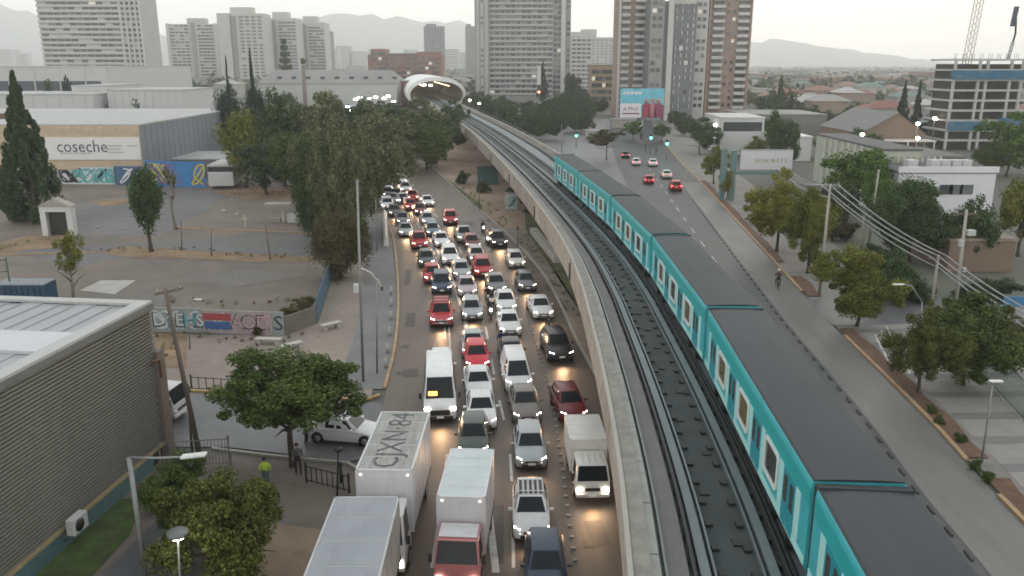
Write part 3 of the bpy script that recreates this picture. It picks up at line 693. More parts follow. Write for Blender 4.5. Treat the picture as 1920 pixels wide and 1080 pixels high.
for k, a in {'hatch': (3.95, 1.70, 1.49), 'sedan': (4.45, 1.74, 1.46), 'suv': (4.5, 1.86, 1.72), 'pickup': (5.2, 1.86, 1.78), 'van': (4.7, 1.8, 1.95), 'wagon': (4.35, 1.74, 1.52)}.items():
    PROT[k] = dict(L=a[0], W=a[1], H=a[2], used=False)
COLS = {'white': (.7, .71, .7), 'pearl': (.62, .62, .58), 'silver': (.36, .38, .39), 'grey': (.16, .17, .175), 'taupe': (.17, .155, .14), 'dark': (.05, .055, .06), 'black': (.018, .019, .02), 'navy': (.04, .06, .09),
        'red': (.42, .02, .025), 'bright_red': (.55, .012, .03), 'maroon': (.14, .012, .014), 'blue': (.12, .17, .23), 'green': (.05, .07, .06), 'rose': (.42, .36, .37)}
PM = {k: paint(k, v, .35 if k in ('silver', 'grey', 'taupe', 'navy', 'blue', 'rose') else 0) for k, v in COLS.items()}
GJ = 'cars queueing in the traffic jam'
def put(kind, col, px, py, label, name=None, cat='car', rev=False, dz=None, group=GJ, lights=True):
    """front (or rear, when rev) bumper foot at photo point (px, py) of the road"""
    p = PROT[kind]; key = kind + ('_r' if rev else ''); nm = name or {'pickup': 'pickup_truck', 'van': 'minivan', 'suv': 'suv_car'}.get(kind, kind + '_car' if kind != 'wagon' else 'estate_car')
    q = G(px, py)
    s_ = slope(q.y) if group == GJ else (x2R(q.y+6)-x2R(q.y-6))/12
    rz = -math.atan(s_) + (0 if dz is None else dz)
    d = Vector((-math.sin(rz), math.cos(rz), 0))
    loc = q + d*p['L']/2; rr_ = rz + (math.pi if rev else 0); loc.z = .03
    if key not in PROT or PROT[key].get('root') is None:
        o = make_car(nm, label, cat, p['L'], p['W'], p['H'], kind, rev, group)
        PROT.setdefault(key, {}); PROT[key]['root'] = o; o.location = loc; o.rotation_euler = (0, 0, rr_)
        def rec(x):
            for ch in x.children:
                if ch.type == 'MESH' and ch.material_slots[0].material == BASE: setmat(ch, PM[col])
                rec(ch)
        rec(o); PROT[key]['col'] = col
    else:
        o = dup(PROT[key]['root'], loc, rr_, label, group, {PM[PROT[key]['col']]: PM[col], BASE: PM[col]}); o.name = nm; o['category'] = cat
    if lights and not rev: PENDING.append((o, p['L'], .66))
    return o
PENDING = []
# column nearest the left kerb
o = put('suv', 'red', 828, 618, 'red off-road wagon with roof bars and a steel bull bar, two behind the minibus', 'off_road_car'); RACKRED = o
put('hatch', 'white', 828, 722, 'small white car tucked close behind the white minibus')
put('suv', 'navy', 829, 556, 'dark blue SUV right behind the red off-road wagon with bull bar')
put('hatch', 'red', 812, 534, 'red car hemmed in behind the dark blue SUV in the kerbside column')
put('hatch', 'green', 801, 503, 'dark green-grey car behind the red car of the kerbside column', )
put('pickup', 'red', 788, 470, 'dusty red pickup next to the warm headlight glow on the empty kerb lane', cat='pickup')
put('sedan', 'silver', 763, 446, 'silver sedan at the left kerb just ahead of the bright glow on asphalt')
put('hatch', 'grey', 757, 424, 'grey car behind the silver sedan at the left kerb')
put('sedan', 'green', 742, 408, 'dark sedan at the kerb beside the white barrier end')
put('suv', 'white', 728, 396, 'white SUV half hidden by the big trees at the left kerb')
# second column
put('sedan', 'white', 905, 812, 'white sedan lit pink by brake lights, ahead of the box truck and dark hatchback')
put('hatch', 'green', 888, 866, 'dark green-grey car whose roof shows right behind the white box truck with red cab')
put('sedan', 'white', 900, 757, 'white sedan right in front of the bright red car')
put('hatch', 'bright_red', 896, 700, 'bright red hatchback in the second column from the kerb')
put('sedan', 'silver', 889, 676, 'silver sedan directly behind the bright red hatchback')
put('hatch', 'silver', 886, 605, 'pale silver hatchback with black grille, left of the motorbike rider in dark clothes')
put('sedan', 'rose', 877, 560, 'pinkish silver sedan beside the dark blue SUV')
put('hatch', 'silver', 867, 526, 'silver car between the red kerbside car and the red pickup-like car')
put('suv', 'white', 846, 500, 'white SUV with black grille beside the dark green-grey car', cat='suv')
put('sedan', 'white', 830, 466, 'white sedan beside the dusty red pickup')
put('wagon', 'blue', 814, 446, 'grey-blue estate car behind the white sedan near the red pickup')
put('hatch', 'silver', 804, 424, 'silver hatchback behind the grey-blue estate car')
put('hatch', 'maroon', 790, 405, 'small dark red car in the packed far end of the jam')
put('sedan', 'red', 773, 396, 'red sedan with bright headlights in the packed far end of the jam')
# third column
put('hatch', 'silver', 997, 886, 'metallic silver hatchback with number plate, in front of the taupe car', lights=True)
o = put('hatch', 'white', 997, 1022, 'white hatchback carrying a striped roof rack, nearest car of its column but one'); RACKWHITE = o
put('hatch', 'navy', 1026, 1140, 'dark blue hatchback cut off by the bottom edge, only its roof showing')
put('sedan', 'taupe', 990, 800, 'taupe sedan between the white van and the metallic silver hatchback')
put('van', 'white', 974, 742, 'small white van with a plain windowless roof, behind the taupe sedan', name='delivery_van', cat='van')
put('sedan', 'dark', 963, 694, 'charcoal sedan hidden up to its roof by the small white van')
put('sedan', 'white', 958, 634, 'white sedan next to the rider in the blue jacket')
put('sedan', 'white', 951, 590, 'white sedan beside the motorbike rider in black')
put('sedan', 'grey', 933, 554, 'dark grey sedan with bright headlights, behind the pair of white sedans')
put('suv', 'red', 908, 524, 'deep red SUV in front of the pinkish car of the third column', cat='suv')
put('wagon', 'rose', 897, 497, 'pinkish silver estate car behind the deep red SUV')
put('hatch', 'maroon', 888, 470, 'dark red hatchback behind the pinkish estate car')
put('pickup', 'silver', 874, 458, 'silver pickup beside the motorcycle with its headlight on', cat='pickup')
put('suv', 'red', 845, 424, 'red SUV with warm headlights alone in the gap of open asphalt', dz=-.12, cat='suv')
put('sedan', 'white', 804, 389, 'white sedan alone on the outer lane far up the road')
# right-hand column
put('hatch', 'maroon', 1078, 797, 'dark maroon hatchback right behind the small white box truck', dz=.05)
put('suv', 'black', 1054, 684, 'black crossover with white headlights in the column beside the viaduct', dz=.05, cat='suv')
put('sedan', 'white', 1020, 602, 'white sedan at the edge of the dirt median, behind the black crossover', dz=.05)
put('hatch', 'grey', 990, 549, 'dark grey hatchback beside the lawn of the median')
put('hatch', 'pearl', 971, 505, 'cream car by the tip of the median lawn, behind the dark grey hatchback', lights=True)
put('suv', 'black', 938, 467, 'small black SUV with four bright lamps beside the white motorbike', cat='suv')
# the packed far end
far = [(758, 384, 'white', 'sedan', 'white sedan far up the jam beside the lamp arm'), (744, 375, 'dark', 'hatch', 'dark car far up the jam under the tree branches'), (775, 378, 'red', 'hatch', 'reddish car far up the jam between two white cars'), (762, 364, 'white', 'suv', 'white SUV among the farthest cars of the jam'), (738, 384, 'silver', 'hatch', 'silver car half under the trees at the far left kerb'), (745, 356, 'grey', 'sedan', 'grey sedan among the farthest cars of the jam'), (754, 346, 'white', 'hatch', 'small white car at the far bend of the jam'), (728, 372, 'green', 'sedan', 'dark green car at the far kerb under the trees'), (730, 360, 'white', 'hatch', 'white car under the trees at the far bend'), (735, 346, 'silver', 'sedan', 'silver sedan nearly hidden at the far bend'), (720, 350, 'dark', 'suv', 'dark SUV nearly hidden by foliage at the far bend'), (742, 335, 'white', 'sedan', 'last white sedan visible before the trees hide the road')]
for px, py, c, k, lb in far: put(k, c, px, py, lb)
# right road, seen from behind
GR = 'cars driving away on the right road'
put('hatch', 'white', 1193, 311, 'white hatchback driving away, left of the other white car on the right road', rev=True, group=GR, lights=False)
put('sedan', 'white', 1225, 313, 'white sedan driving away on the outer lane of the right road', rev=True, group=GR, lights=False)
put('hatch', 'red', 1217, 346, 'red hatchback with lit tail lamps driving away beside the train', rev=True, group=GR, lights=False)
put('sedan', 'pearl', 1251, 336, 'cream sedan between the two red cars driving away', rev=True, group=GR, lights=False)
put('suv', 'red', 1268, 360, 'red SUV with bright tail lamps, last of the cars driving away', rev=True, group=GR, cat='suv', lights=False)
put('hatch', 'dark', 1173, 297, 'dark small car near the round tree on the right road', rev=True, group=GR, lights=False)
# white car leaving the side street, seen from the side
q = G(642, 838); o = dup(PROT['sedan']['root'], (q.x+.05, q.y+1.0, .03), R(80), 'white sedan turning out of the side street, seen from the side behind the tree', None, {PM[PROT['sedan']['col']]: PM['white']}); o.name = 'sedan_car'; PENDING.append((o, 4.45, .66))
del o['group']
# extras on the two racked cars
roof_rack(RACKRED, -.4, 1.5, 1.3, 1.80, 3, blk)
for z in (.55, .8): MB().tube([(-.75, -2.3, z-.05), (-.5, -2.42, z), (.5, -2.42, z), (.75, -2.3, z-.05)], .035, 6).build('bull_bar', chrome, RACKRED)
for x in (-.4, 0, .4): MB().tube([(x, -2.42, .45), (x, -2.42, .95)], .03, 6).build('bull_bar', chrome, RACKRED)
roof_rack(RACKWHITE, -.05, 1.0, 1.15, 1.56, 2, M('rack_white', (.6,.6,.58), .5))
for i in range(5): MB().box((-.46+.23*i, .47, 1.53), (.12, 1.25, .04)).build('rack_slat', blk, RACKWHITE)
# ---- minibus
mb = thing('minibus', 'white minibus with an orange lit destination sign, at the head of the kerbside column', 'minibus')
hwm = .99
st = [(-2.95, .85, .78, .32), (-2.9, 1.05, .9, .28), (-2.75, 1.16, .97, .26), (-2.3, 1.34, hwm, .25), (2.9, 1.36, hwm, .25), (2.95, 1.2, .94, .35)]
m = MB(); loft(m, st, body_ring); m.build('body', PM['white'], mb, smooth=40)
v = [(-.9,-2.3,1.3),(.9,-2.3,1.3),(-.80,-1.62,2.5),(.80,-1.62,2.5),(-.8,-1.0,2.62),(.8,-1.0,2.62),(-.8,2.85,2.62),(.8,2.85,2.62),(-.95,2.93,1.3),(.95,2.93,1.3),(-.96,-1.62,1.3),(.96,-1.62,1.3)]
MB().add(v, [(0,1,3,2),(2,3,5,4),(4,5,7,6),(6,7,9,8),(0,2,10),(1,11,3),(2,4,6,8,10),(3,11,9,7,5),(0,10,8,9,11,1)]).build('roof', PM['white'], mb, bevel=.07, seg=2, smooth=40)
panel2((v[0], v[1], v[3], v[2]), .06, .015, (0, 0, 1.5)).build('windscreen', cg, mb)
for k in (0, 1):
    sg = 1 if k else -1
    for i in range(4):
        y = -1.35 + i*1.05; panel2(((sg*.955, y, 1.42), (sg*.955, y+.98, 1.42), (sg*.83, y+.98, 2.3), (sg*.83, y, 2.3)), .03, .03, (0, 0, 1.6)).build('side_window', cg, mb)
    MB().box((sg*1.16, -2.15, 1.5), (.16, .14, .36)).build('mirror', blk, mb, bevel=.03)
    MB().box((sg*.76, -2.86, .95), (.3, .2, .2), rz=sg*.3).build('headlight', lampw, mb, bevel=.03)
    MB().box((sg*.86, 2.94, 1.1), (.12, .06, .4)).build('tail_light', tail, mb)
MB().box((0, -2.93, .72), (1.15, .12, .34)).build('grille', blk, mb, bevel=.03)
MB().box((0, -2.95, .42), (1.5, .14, .2)).build('bumper', blk, mb, bevel=.03)
MB().box((0, -3.0, .46), (.42, .06, .13)).build('licence_plate', platem, mb)
sg_ = MB().add([(-.68, -2.22, 1.52), (-.15, -2.22, 1.52), (-.15, -2.1, 1.74), (-.68, -2.1, 1.74)], [(0,1,2,3)]).build('destination_sign', EM('sign_orange', (1, .38, .06), 4), mb)
wheels(mb, 5.9, 1.98, .36, -1.9, 1.75)
q = G(826, 797); rz = -math.atan(slope(q.y)); mb.location = q + Vector((-math.sin(rz), math.cos(rz), 0))*3.0 + Vector((0,0,.03)); mb.rotation_euler = (0, 0, rz); PENDING.append((mb, 6.0, .8))
# ---- trucks
def cab(root, W, H, y0, dep, mat, lit=True, roofmat=None, belt=None):
    """cab-over cab: front face at y0 (towards -Y), depth dep"""
    hw = W/2; zb = .45; belt = belt or H*.55
    v = [(-hw, y0, zb), (hw, y0, zb), (hw, y0-.03, belt), (-hw, y0-.03, belt), (-hw*.9, y0+.33, H-.08), (hw*.9, y0+.33, H-.08), (-hw*.9, y0+dep, H), (hw*.9, y0+dep, H), (-hw, y0+dep, zb), (hw, y0+dep, zb), (-hw, y0+dep, belt), (hw, y0+dep, belt)]
    f = [(0,1,2,3), (3,2,5,4), (4,5,7,6), (6,7,11,9,8,10), (0,3,10,8), (3,4,6,10), (1,9,11,2), (2,11,7,5), (0,8,9,1)]
    MB().add(v, f).build('cab', mat, root, bevel=.07, seg=2, smooth=40)
    cen = (0, y0+dep*.6, belt)
    panel2((v[3], v[2], v[5], v[4]), .07, .015, cen).build('windscreen', cg, root)
    for k in (0, 1):
        sg = 1 if k else -1
        panel2(((sg*hw, y0+.15, belt), (sg*hw, y0+dep*.75, belt), (sg*hw*.9, y0+dep*.75, H-.04), (sg*hw*.9, y0+.42, H-.1)), .07, .015, cen).build('side_window', cg, root)
        MB().box((sg*hw*.78, y0-.03, zb+.28), (.26, .1, .2)).build('headlight', lampw if lit else lamp_off, root, bevel=.03)
        MB().box((sg*(hw+.14), y0+.05, belt+.25), (.16, .1, .4)).build('mirror', blk, root, bevel=.03)
    MB().box((0, y0-.02, zb+.3), (W*.46, .1, .16)).build('grille', blk, root, bevel=.02)
    MB().box((0, y0-.03, zb), (W*.98, .14, .2)).build('bumper', M('bumper_pale', (.5,.47,.46), .5), root, bevel=.03)
    MB().box((0, y0-.12, zb), (.4, .04, .12)).build('licence_plate', platem, root)
    MB().add([(-.05, y0+.2, belt+.02), (.05, y0+.2, belt+.02), (.05, y0+dep, belt+.02), (-.05, y0+dep, belt+.02)], [(0,1,2,3)])
def box_body(root, x0, x1, y0, y1, z0, z1, side, top, rimm):
    MB().bb(x0, x1, y0, y1, z0, z1).build('cargo_box', side, root, bevel=.025)
    MB().bb(x0+.07, x1-.07, y0+.07, y1-.07, z1-.02, z1+.012).build('box_roof', top, root)
    for (a, b, c, d) in ((x0-.01, x0+.07, y0, y1), (x1-.07, x1+.01, y0, y1), (x0-.01, x1+.01, y0-.01, y0+.07), (x0-.01, x1+.01, y1-.07, y1+.01)):
        MB().bb(a, b, c, d, z1-.06, z1+.03).build('roof_edge', rimm, root)
    n_ = 4
    for i in range(1, n_+1):
        y = y0 + (y1-y0)*i/(n_+1); MB().bb(x0+.08, x1-.08, y-.012, y+.012, z1+.012, z1+.022).build('roof_seam', rimm, root)
    for xx in (x0, x1):
        sg = -1 if xx == x0 else 1
        for i in range(1, 6):
            y = y0 + (y1-y0)*i/6; MB().bb(xx, xx+sg*.015, y-.02, y+.02, z0+.05, z1-.08).build('side_rib', side, root)
        MB().bb(xx, xx+sg*.025, y0, y1, z0-.02, z0+.1).build('side_rail', blk, root)
    for xx in (x0+.03, x1-.03): MB().bb(xx-.05, xx+.05, y0-.02, y0, z0, z1-.06).build('corner_rail', rimm, root)
def chassis(root, W, y0, y1, zf):
    MB().bb(-.45, .45, y0, y1, .5, zf).build('chassis', blk, root)
tw = M('truck_white', (.6, .59, .6), .45, 0, .08, .8, (1,1,.4), .06, .3, dirt=((.3,.28,.26), 1., .4))
tg = M('truck_roof_grey', (.27, .285, .305), .5, 0, .08, .7, (2,.5,1), .07, .4, dirt=((.2,.2,.21), 1.2, .35))
tblue = M('truck_roof_pale_blue', (.5, .56, .56), .45, 0, .1, .8, (.5,2,1), .08, .4, dirt=((.62,.62,.6), .9, .6))
dirtyroof = M('truck_roof_dirty', (.27, .27, .25), .6, 0, .2, 1.2, (3,.4,1), .15, .5, dirt=((.5,.49,.46), 1.4, .7))
# white box truck with red cab
t1 = thing('box_truck', 'white box truck with a red cab and pale blue roof, lowest in the second column', 'truck')
chassis(t1, 2, -3.2, 2.5, .8)
box_body(t1, -1.0, 1.0, -1.85, 2.55, .85, 3.4, tw, tblue, tw)
cab(t1, 1.86, 2.35, -3.5, 1.5, paint('truck_red', (.46, .17, .175)), belt=1.35)
MB().bb(-.78, .78, -3.06, -2.05, 2.3, 2.36).build('cab_roof', tw, t1, bevel=.03)
wheels(t1, 6, 1.9, .4, -2.75, 1.4, .24)
for x in (-.5, .3, .62): MB().box((x, -3.30, 1.62+abs(x)*.1), (.1, .05, .09)).build('dashboard_lamp', tail_on if x == .3 else amber, t1)
for x in (-.78, .78): MB().box((x, -1.87, 3.25), (.08, .04, .05)).build('marker_light', EM('marker_lamp', (1,.85,.7), 3), t1)
qr, qf = (G(845,843,3.4)+G(925,845,3.4))/2, (G(818,935,3.4)+G(908,935,3.4))/2; d = (qr-qf); t1.rotation_euler = (0, 0, math.atan2(d.y, d.x)-math.pi/2); t1.location = Vector((((qr+qf)/2).x, ((qr+qf)/2).y-.3, .03)); PENDING.append((t1, 7.1, .8))
# white truck with a number lettered on its roof
t2 = thing('box_truck', 'white box truck with big worn dark letters on its roof', 'truck')
chassis(t2, 2.4, -4.6, 3.2, .9)
box_body(t2, -1.2, 1.2, -2.95, 3.1, 1.0, 3.9, tw, dirtyroof, tw)
cab(t2, 2.2, 2.75, -4.85, 1.75, paint('truck_cab_white', (.62, .61, .6)))
wheels(t2, 8, 2.25, .45, -3.9, 1.7, .28)
for x in (-1.0, 1.0): MB().box((x, -2.97, 3.7), (.08, .04, .05)).build('marker_light', MATS['marker_lamp'], t2)
def lettering(text, parent, size, mat, loc, rot, name='lettering', ext_=.004):
    cu = bpy.data.curves.new(name, 'FONT'); cu.body = text; cu.size = size; cu.align_x = 'CENTER'; cu.align_y = 'CENTER'; cu.extrude = ext_; cu.resolution_u = 2
    tmp = bpy.data.objects.new(name, cu); COL.objects.link(tmp); dg = bpy.context.evaluated_depsgraph_get(); me = bpy.data.meshes.new_from_object(tmp.evaluated_get(dg))
    bpy.data.objects.remove(tmp); bpy.data.curves.remove(cu)
    o = obj(name, me, None, parent); me.materials.clear(); me.materials.append(mat); o.location = loc; o.rotation_euler = rot; return o
o = lettering('CJXN·84', t2, 1.55, M('worn_black_paint', (.085,.085,.082), .8, 0, .35, 2, dirt=((.25,.25,.23), 1.6, 1.)), (0, .1, 3.918), (0, 0, R(90))); o.scale = (1.0, 1.05, 1)
qr, qf = (G(715,775,3.9)+G(805,775,3.9))/2, (G(668,885,3.9)+G(770,885,3.9))/2; d = qr-qf; t2.rotation_euler = (0, 0, math.atan2(d.y, d.x)-math.pi/2); t2.location = Vector((((qr+qf)/2).x, ((qr+qf)/2).y, .03))
# grey-roofed truck at the bottom edge
t3 = thing('box_truck', 'large box truck with a plain grey roof, cut off by the bottom edge', 'truck')
chassis(t3, 2.5, -5.2, 4, .9)
box_body(t3, -1.3, 1.3, -4.0, 4.0, 1.0, 3.6, M('truck_side_grey', (.36,.35,.33), .5, 0, .12, 1, (1,1,.3)), tg, M('truck_edge', (.42,.43,.43), .45))
cab(t3, 2.3, 2.7, -6.0, 1.8, paint('truck_cab_white', (.62,.61,.6)))
wheels(t3, 10, 2.4, .48, -5.0, 2.4, .3)
q = (G(630,932,3.6)+G(752,935,3.6))/2; t3.location = Vector((q.x-.02, q.y-4.0, .03)); t3.rotation_euler = (0, 0, R(0.5))
# small white box truck by the viaduct
t4 = thing('light_truck', 'small white box truck with lit headlights beside the viaduct', 'truck')
chassis(t4, 1.7, -2.4, 2.3, .75); ivory = paint('ivory', (.67, .655, .61))
box_body(t4, -.92, .92, -.62, 2.4, .75, 2.45, ivory, ivory, ivory)
cab(t4, 1.66, 1.95, -2.5, 1.75, ivory, belt=1.15)
for x in (-.45, -.15, .15, .45): MB().bb(x-.02, x+.02, -2.0, -.85, 1.945, 1.965).build('roof_rib', ivory, t4)
for x in (-.66, .66): MB().box((x, -2.56, .48), (.16, .06, .12)).build('fog_light', lampw, t4, bevel=.02)
wheels(t4, 5, 1.7, .33, -1.75, 1.4, .2)
q = G(1112, 946); t4.location = q + Vector((-.12, 2.55, .03)); t4.rotation_euler = (0, 0, R(2)); PENDING.append((t4, 5.1, .75))
# white lorry nose poking out past the corner of the corrugated hall
t5 = thing('side_street_truck', 'white lorry nosing out from behind the corrugated metal hall', 'truck')
chassis(t5, 2, -2.5, 2.5, .8); box_body(t5, -1.0, 1.0, -1.0, 3.4, .85, 2.5, tw, tg, tw); cab(t5, 1.9, 2.1, -2.7, 1.6, tw, lit=False); wheels(t5, 6, 1.9, .4, -2, 1.8, .24)
q = G(322, 792); t5.location = q + Vector((-2.2, .9, .03)); t5.rotation_euler = (0, 0, R(82))
bpy.context.view_layer.update()
for o, L, z in PENDING: beam(o, -L/2, z)
# ---------------------------------------------------------------- people and two-wheelers
skin = M('skin', (.4, .24, .17), .6, var=.05); hairm = M('hair', (.02, .016, .013), .7)
def clothes(n, c): return M('cloth_' + n, c, .85, 0, .12, 6)
def figure(name, joints, label, top, legs, loc, rz=0, group=None, hat=None, parent=None, shoe=None):
    """one continuous skinned body; joints: dict name -> (x, y, z)"""
    J = joints
    order = ['pelvis', 'chest', 'neck', 'head', 'crown', 'lsh', 'lel', 'lha', 'rsh', 'rel', 'rha', 'lhip', 'lkn', 'lan', 'lto', 'rhip', 'rkn', 'ran', 'rto']
    rad = dict(pelvis=(.15,.11), chest=(.17,.12), neck=(.06,.06), head=(.085,.1), crown=(.075,.085), lsh=(.075,.075), lel=(.05,.05), lha=(.035,.03), rsh=(.075,.075), rel=(.05,.05), rha=(.035,.03), lhip=(.095,.095), lkn=(.065,.065), lan=(.045,.045), lto=(.04,.03), rhip=(.095,.095), rkn=(.065,.065), ran=(.045,.045), rto=(.04,.03))
    ed = [('pelvis','chest'),('chest','neck'),('neck','head'),('head','crown'),('chest','lsh'),('lsh','lel'),('lel','lha'),('chest','rsh'),('rsh','rel'),('rel','rha'),('pelvis','lhip'),('lhip','lkn'),('lkn','lan'),('lan','lto'),('pelvis','rhip'),('rhip','rkn'),('rkn','ran'),('ran','rto')]
    me = bpy.data.meshes.new('tmp'); ix = {k: i for i, k in enumerate(order)}
    me.from_pydata([J[k] for k in order], [(ix[a], ix[b]) for a, b in ed], [])
    t = bpy.data.objects.new('tmp', me); COL.objects.link(t); t.modifiers.new('s', 'SKIN'); sb = t.modifiers.new('u', 'SUBSURF'); sb.levels = 1
    for i, k in enumerate(order): me.skin_vertices[0].data[i].radius = rad[k]
    me.skin_vertices[0].data[0].use_root = True
    b = bpy.data.meshes.new_from_object(t.evaluated_get(bpy.context.evaluated_depsgraph_get())); bpy.data.objects.remove(t)
    b.materials.clear()
    for mm in (top, legs, skin, shoe or blk): b.materials.append(mm)
    pv = {k: Vector(J[k]) for k in order}
    for p in b.polygons:
        c = p.center; best = min(order, key=lambda k: (c - pv[k]).length)
        p.material_index = 0 if best in ('chest', 'lsh', 'rsh', 'lel', 'rel', 'neck') else 2 if best in ('head', 'crown', 'lha', 'rha') else 3 if best in ('lto', 'rto', 'lan', 'ran') else 1
        p.use_smooth = True
    o = bpy.data.objects.new(name, b); COL.objects.link(o); o.location = loc; o.rotation_euler = (0, 0, rz)
    h = MB().sphere((pv['crown'].x, pv['crown'].y+.02, pv['crown'].z), .125 if not hat else .15, (.85, 1, .85)).build('helmet' if hat else 'hair', hat or hairm, o)
    tag(o, label, 'person', group)
    return o
def standing(step=.12, sway=.04):
    return dict(pelvis=(0,0,.95), chest=(0,.0,1.3), neck=(0,0,1.5), head=(0,-.02,1.6), crown=(0,-.01,1.7), lsh=(.19,0,1.42), lel=(.25,.05,1.14), lha=(.25,-.06,.88), rsh=(-.19,0,1.42), rel=(-.25,-.05,1.14), rha=(-.24,-.18,.92), lhip=(.1,0,.88), lkn=(.11,-step,.5), lan=(.11,-step*.6,.09), lto=(.12,-step*.6-.15,.05), rhip=(-.1,0,.88), rkn=(-.11,step*.3,.5), ran=(-.11,step*1.5,.1), rto=(-.12,step*1.5-.15,.05))
def riding(lean=.18, bar=-.42, seat=.85, foot=.3):
    return dict(pelvis=(0,.2,seat), chest=(0,.2-lean,seat+.38), neck=(0,.1-lean,seat+.58), head=(0,.05-lean,seat+.68), crown=(0,.06-lean,seat+.78), lsh=(.19,.18-lean,seat+.48), lel=(.3,-.12-lean*.3,seat+.25), lha=(.3,bar,seat+.2), rsh=(-.19,.18-lean,seat+.48), rel=(-.3,-.12-lean*.3,seat+.25), rha=(-.3,bar,seat+.2), lhip=(.12,.15,seat-.03), lkn=(.2,-.25,seat-.12), lan=(.19,-.05,foot), lto=(.19,-.2,foot-.05), rhip=(-.12,.15,seat-.03), rkn=(-.2,-.25,seat-.12), ran=(-.19,-.05,foot), rto=(-.19,-.2,foot-.05))
def motorbike(label, px, py, col, group='motorbikes filtering through the jam', lit=True):
    q = G(px, py); rz = -math.atan(slope(q.y)); t = thing('motorbike', label, 'motorbike', q + Vector((0, .95, .03)), rz, group)
    for y in (-.68, .68):
        wv = MB(); wv.cyl((0, y, .3), .3, .12, 14, 'X'); w = wv.build('wheel', tyre, t, bevel=.02); MB().cyl((0, y, .3), .17, .13, 10, 'X').build('rim', rim, w)
    MB().box((0, .05, .5), (.26, .6, .32)).build('engine', dsteel, t, bevel=.04)
    MB().add([(-.14,-.35,.72),(.14,-.35,.72),(.17,.05,.7),(-.17,.05,.7),(-.1,-.32,.92),(.1,-.32,.92),(.12,.05,.86),(-.12,.05,.86)], [(3,2,1,0),(4,5,6,7),(0,1,5,4),(1,2,6,5),(2,3,7,6),(3,0,4,7)]).build('fuel_tank', col, t, bevel=.04, smooth=50)
    MB().box((0, .4, .78), (.26, .75, .1)).build('seat', blk, t, bevel=.03)
    MB().tube([(-.09,-.68,.3),(-.09,-.45,1.0)], .025).tube([(.09,-.68,.3),(.09,-.45,1.0)], .025).build('fork', chrome, t)
    MB().tube([(-.36,-.4,1.06),(-.1,-.45,1.02),(.1,-.45,1.02),(.36,-.4,1.06)], .018).build('handlebar', blk, t)
    MB().cyl((0,-.6,.88), .1, .1, 12, 'Y').build('headlight', lampw if lit else lamp_off, t)
    MB().box((0,-.68,.64), (.16,.34,.03)).build('mudguard', col, t); MB().box((0,.9,.7), (.12,.05,.08)).build('tail_light', tail, t)
    for x in (-.3, .3): MB().box((x,-.42,1.18), (.1,.02,.07)).build('mirror', blk, t)
    return t, rz
t, rz = motorbike('motorbike with a bright headlight between the silver pickup and the small black SUV', 905, 441, PM['black'])
figure('person', riding(), 'rider in dark jacket and helmet on the motorbike by the small black SUV', clothes('black', (.02,.02,.025)), clothes('jeans', (.05,.06,.09)), t.location, rz, 'motorbike riders', hat=PM['black'])
t, rz = motorbike('motorbike with round lit headlight between two columns of silver and white cars', 919, 603, PM['navy'])
figure('person', riding(), 'rider in black with a pale helmet between silver and white cars', clothes('black', (.02,.02,.025)), clothes('jeans', (.05,.06,.09)), t.location, rz, 'motorbike riders', hat=M('helmet_pale', (.45,.55,.58), .3))
t, rz = motorbike('motorbike under the rider in the blue jacket', 939, 668, PM['blue'], lit=False)
figure('person', riding(), 'rider in a blue jacket squeezing past the white sedan', clothes('blue', (.02,.03,.16)), clothes('navy', (.02,.025,.06)), t.location, rz, 'motorbike riders', hat=PM['black'])
t, rz = motorbike('white motorbike just left of the small black SUV', 913, 462, PM['white'])
figure('person', riding(), 'rider in a pale jacket beside the small black SUV', clothes('pale', (.3,.29,.28)), clothes('grey', (.1,.1,.1)), t.location, rz, 'motorbike riders', hat=PM['white'])
t, rz = motorbike('motorbike with one white lamp just behind the black crossover', 1030, 640, PM['white'])
figure('person', riding(), 'rider in dark clothes just behind the black crossover', clothes('black', (.02,.02,.025)), clothes('grey', (.1,.1,.1)), t.location, rz, 'motorbike riders', hat=PM['black'])
t, rz = motorbike('motorbike in the gap behind the pinkish silver sedan', 914, 576, PM['black'], lit=False)
figure('person', riding(), 'rider in black behind the motorbike with the round lamp', clothes('black', (.02,.02,.025)), clothes('black2', (.025,.025,.03)), t.location, rz, 'motorbike riders', hat=PM['black'])
# cyclist on the bus lane
q = G(1460, 543); rzc = R(168)
b = thing('bicycle', 'dark bicycle ridden along the pale bus lane', 'bicycle', q + Vector((0, .3, .04)), rzc)
for y in (-.52, .52):
    pts = [(0, y+.33*math.cos(a), .34+.33*math.sin(a)) for a in np.linspace(0, 2*math.pi, 19)]; MB().tube(pts, .02, 5, False).build('wheel', tyre, b)
MB().tube([(0,.52,.34),(0,.1,.3),(0,-.38,.8),(0,.22,.82),(0,.1,.3)], .02).tube([(0,.52,.34),(0,.22,.82),(0,.2,.95)], .018).tube([(0,-.52,.34),(0,-.38,.8),(0,-.36,.98)], .02).build('frame', blk, b)
MB().tube([(-.28,-.42,1.0),(0,-.36,.98),(.28,-.42,1.0)], .016).build('handlebar', blk, b); MB().box((0,.2,.96), (.16,.26,.06)).build('saddle', blk, b, bevel=.02)
figure('person', riding(.25, -.42, .98, .25), 'cyclist in a dark red top and white helmet on the bus lane', clothes('plum', (.08,.03,.035)), clothes('black', (.02,.02,.025)), b.location, rzc, None, hat=PM['white'])
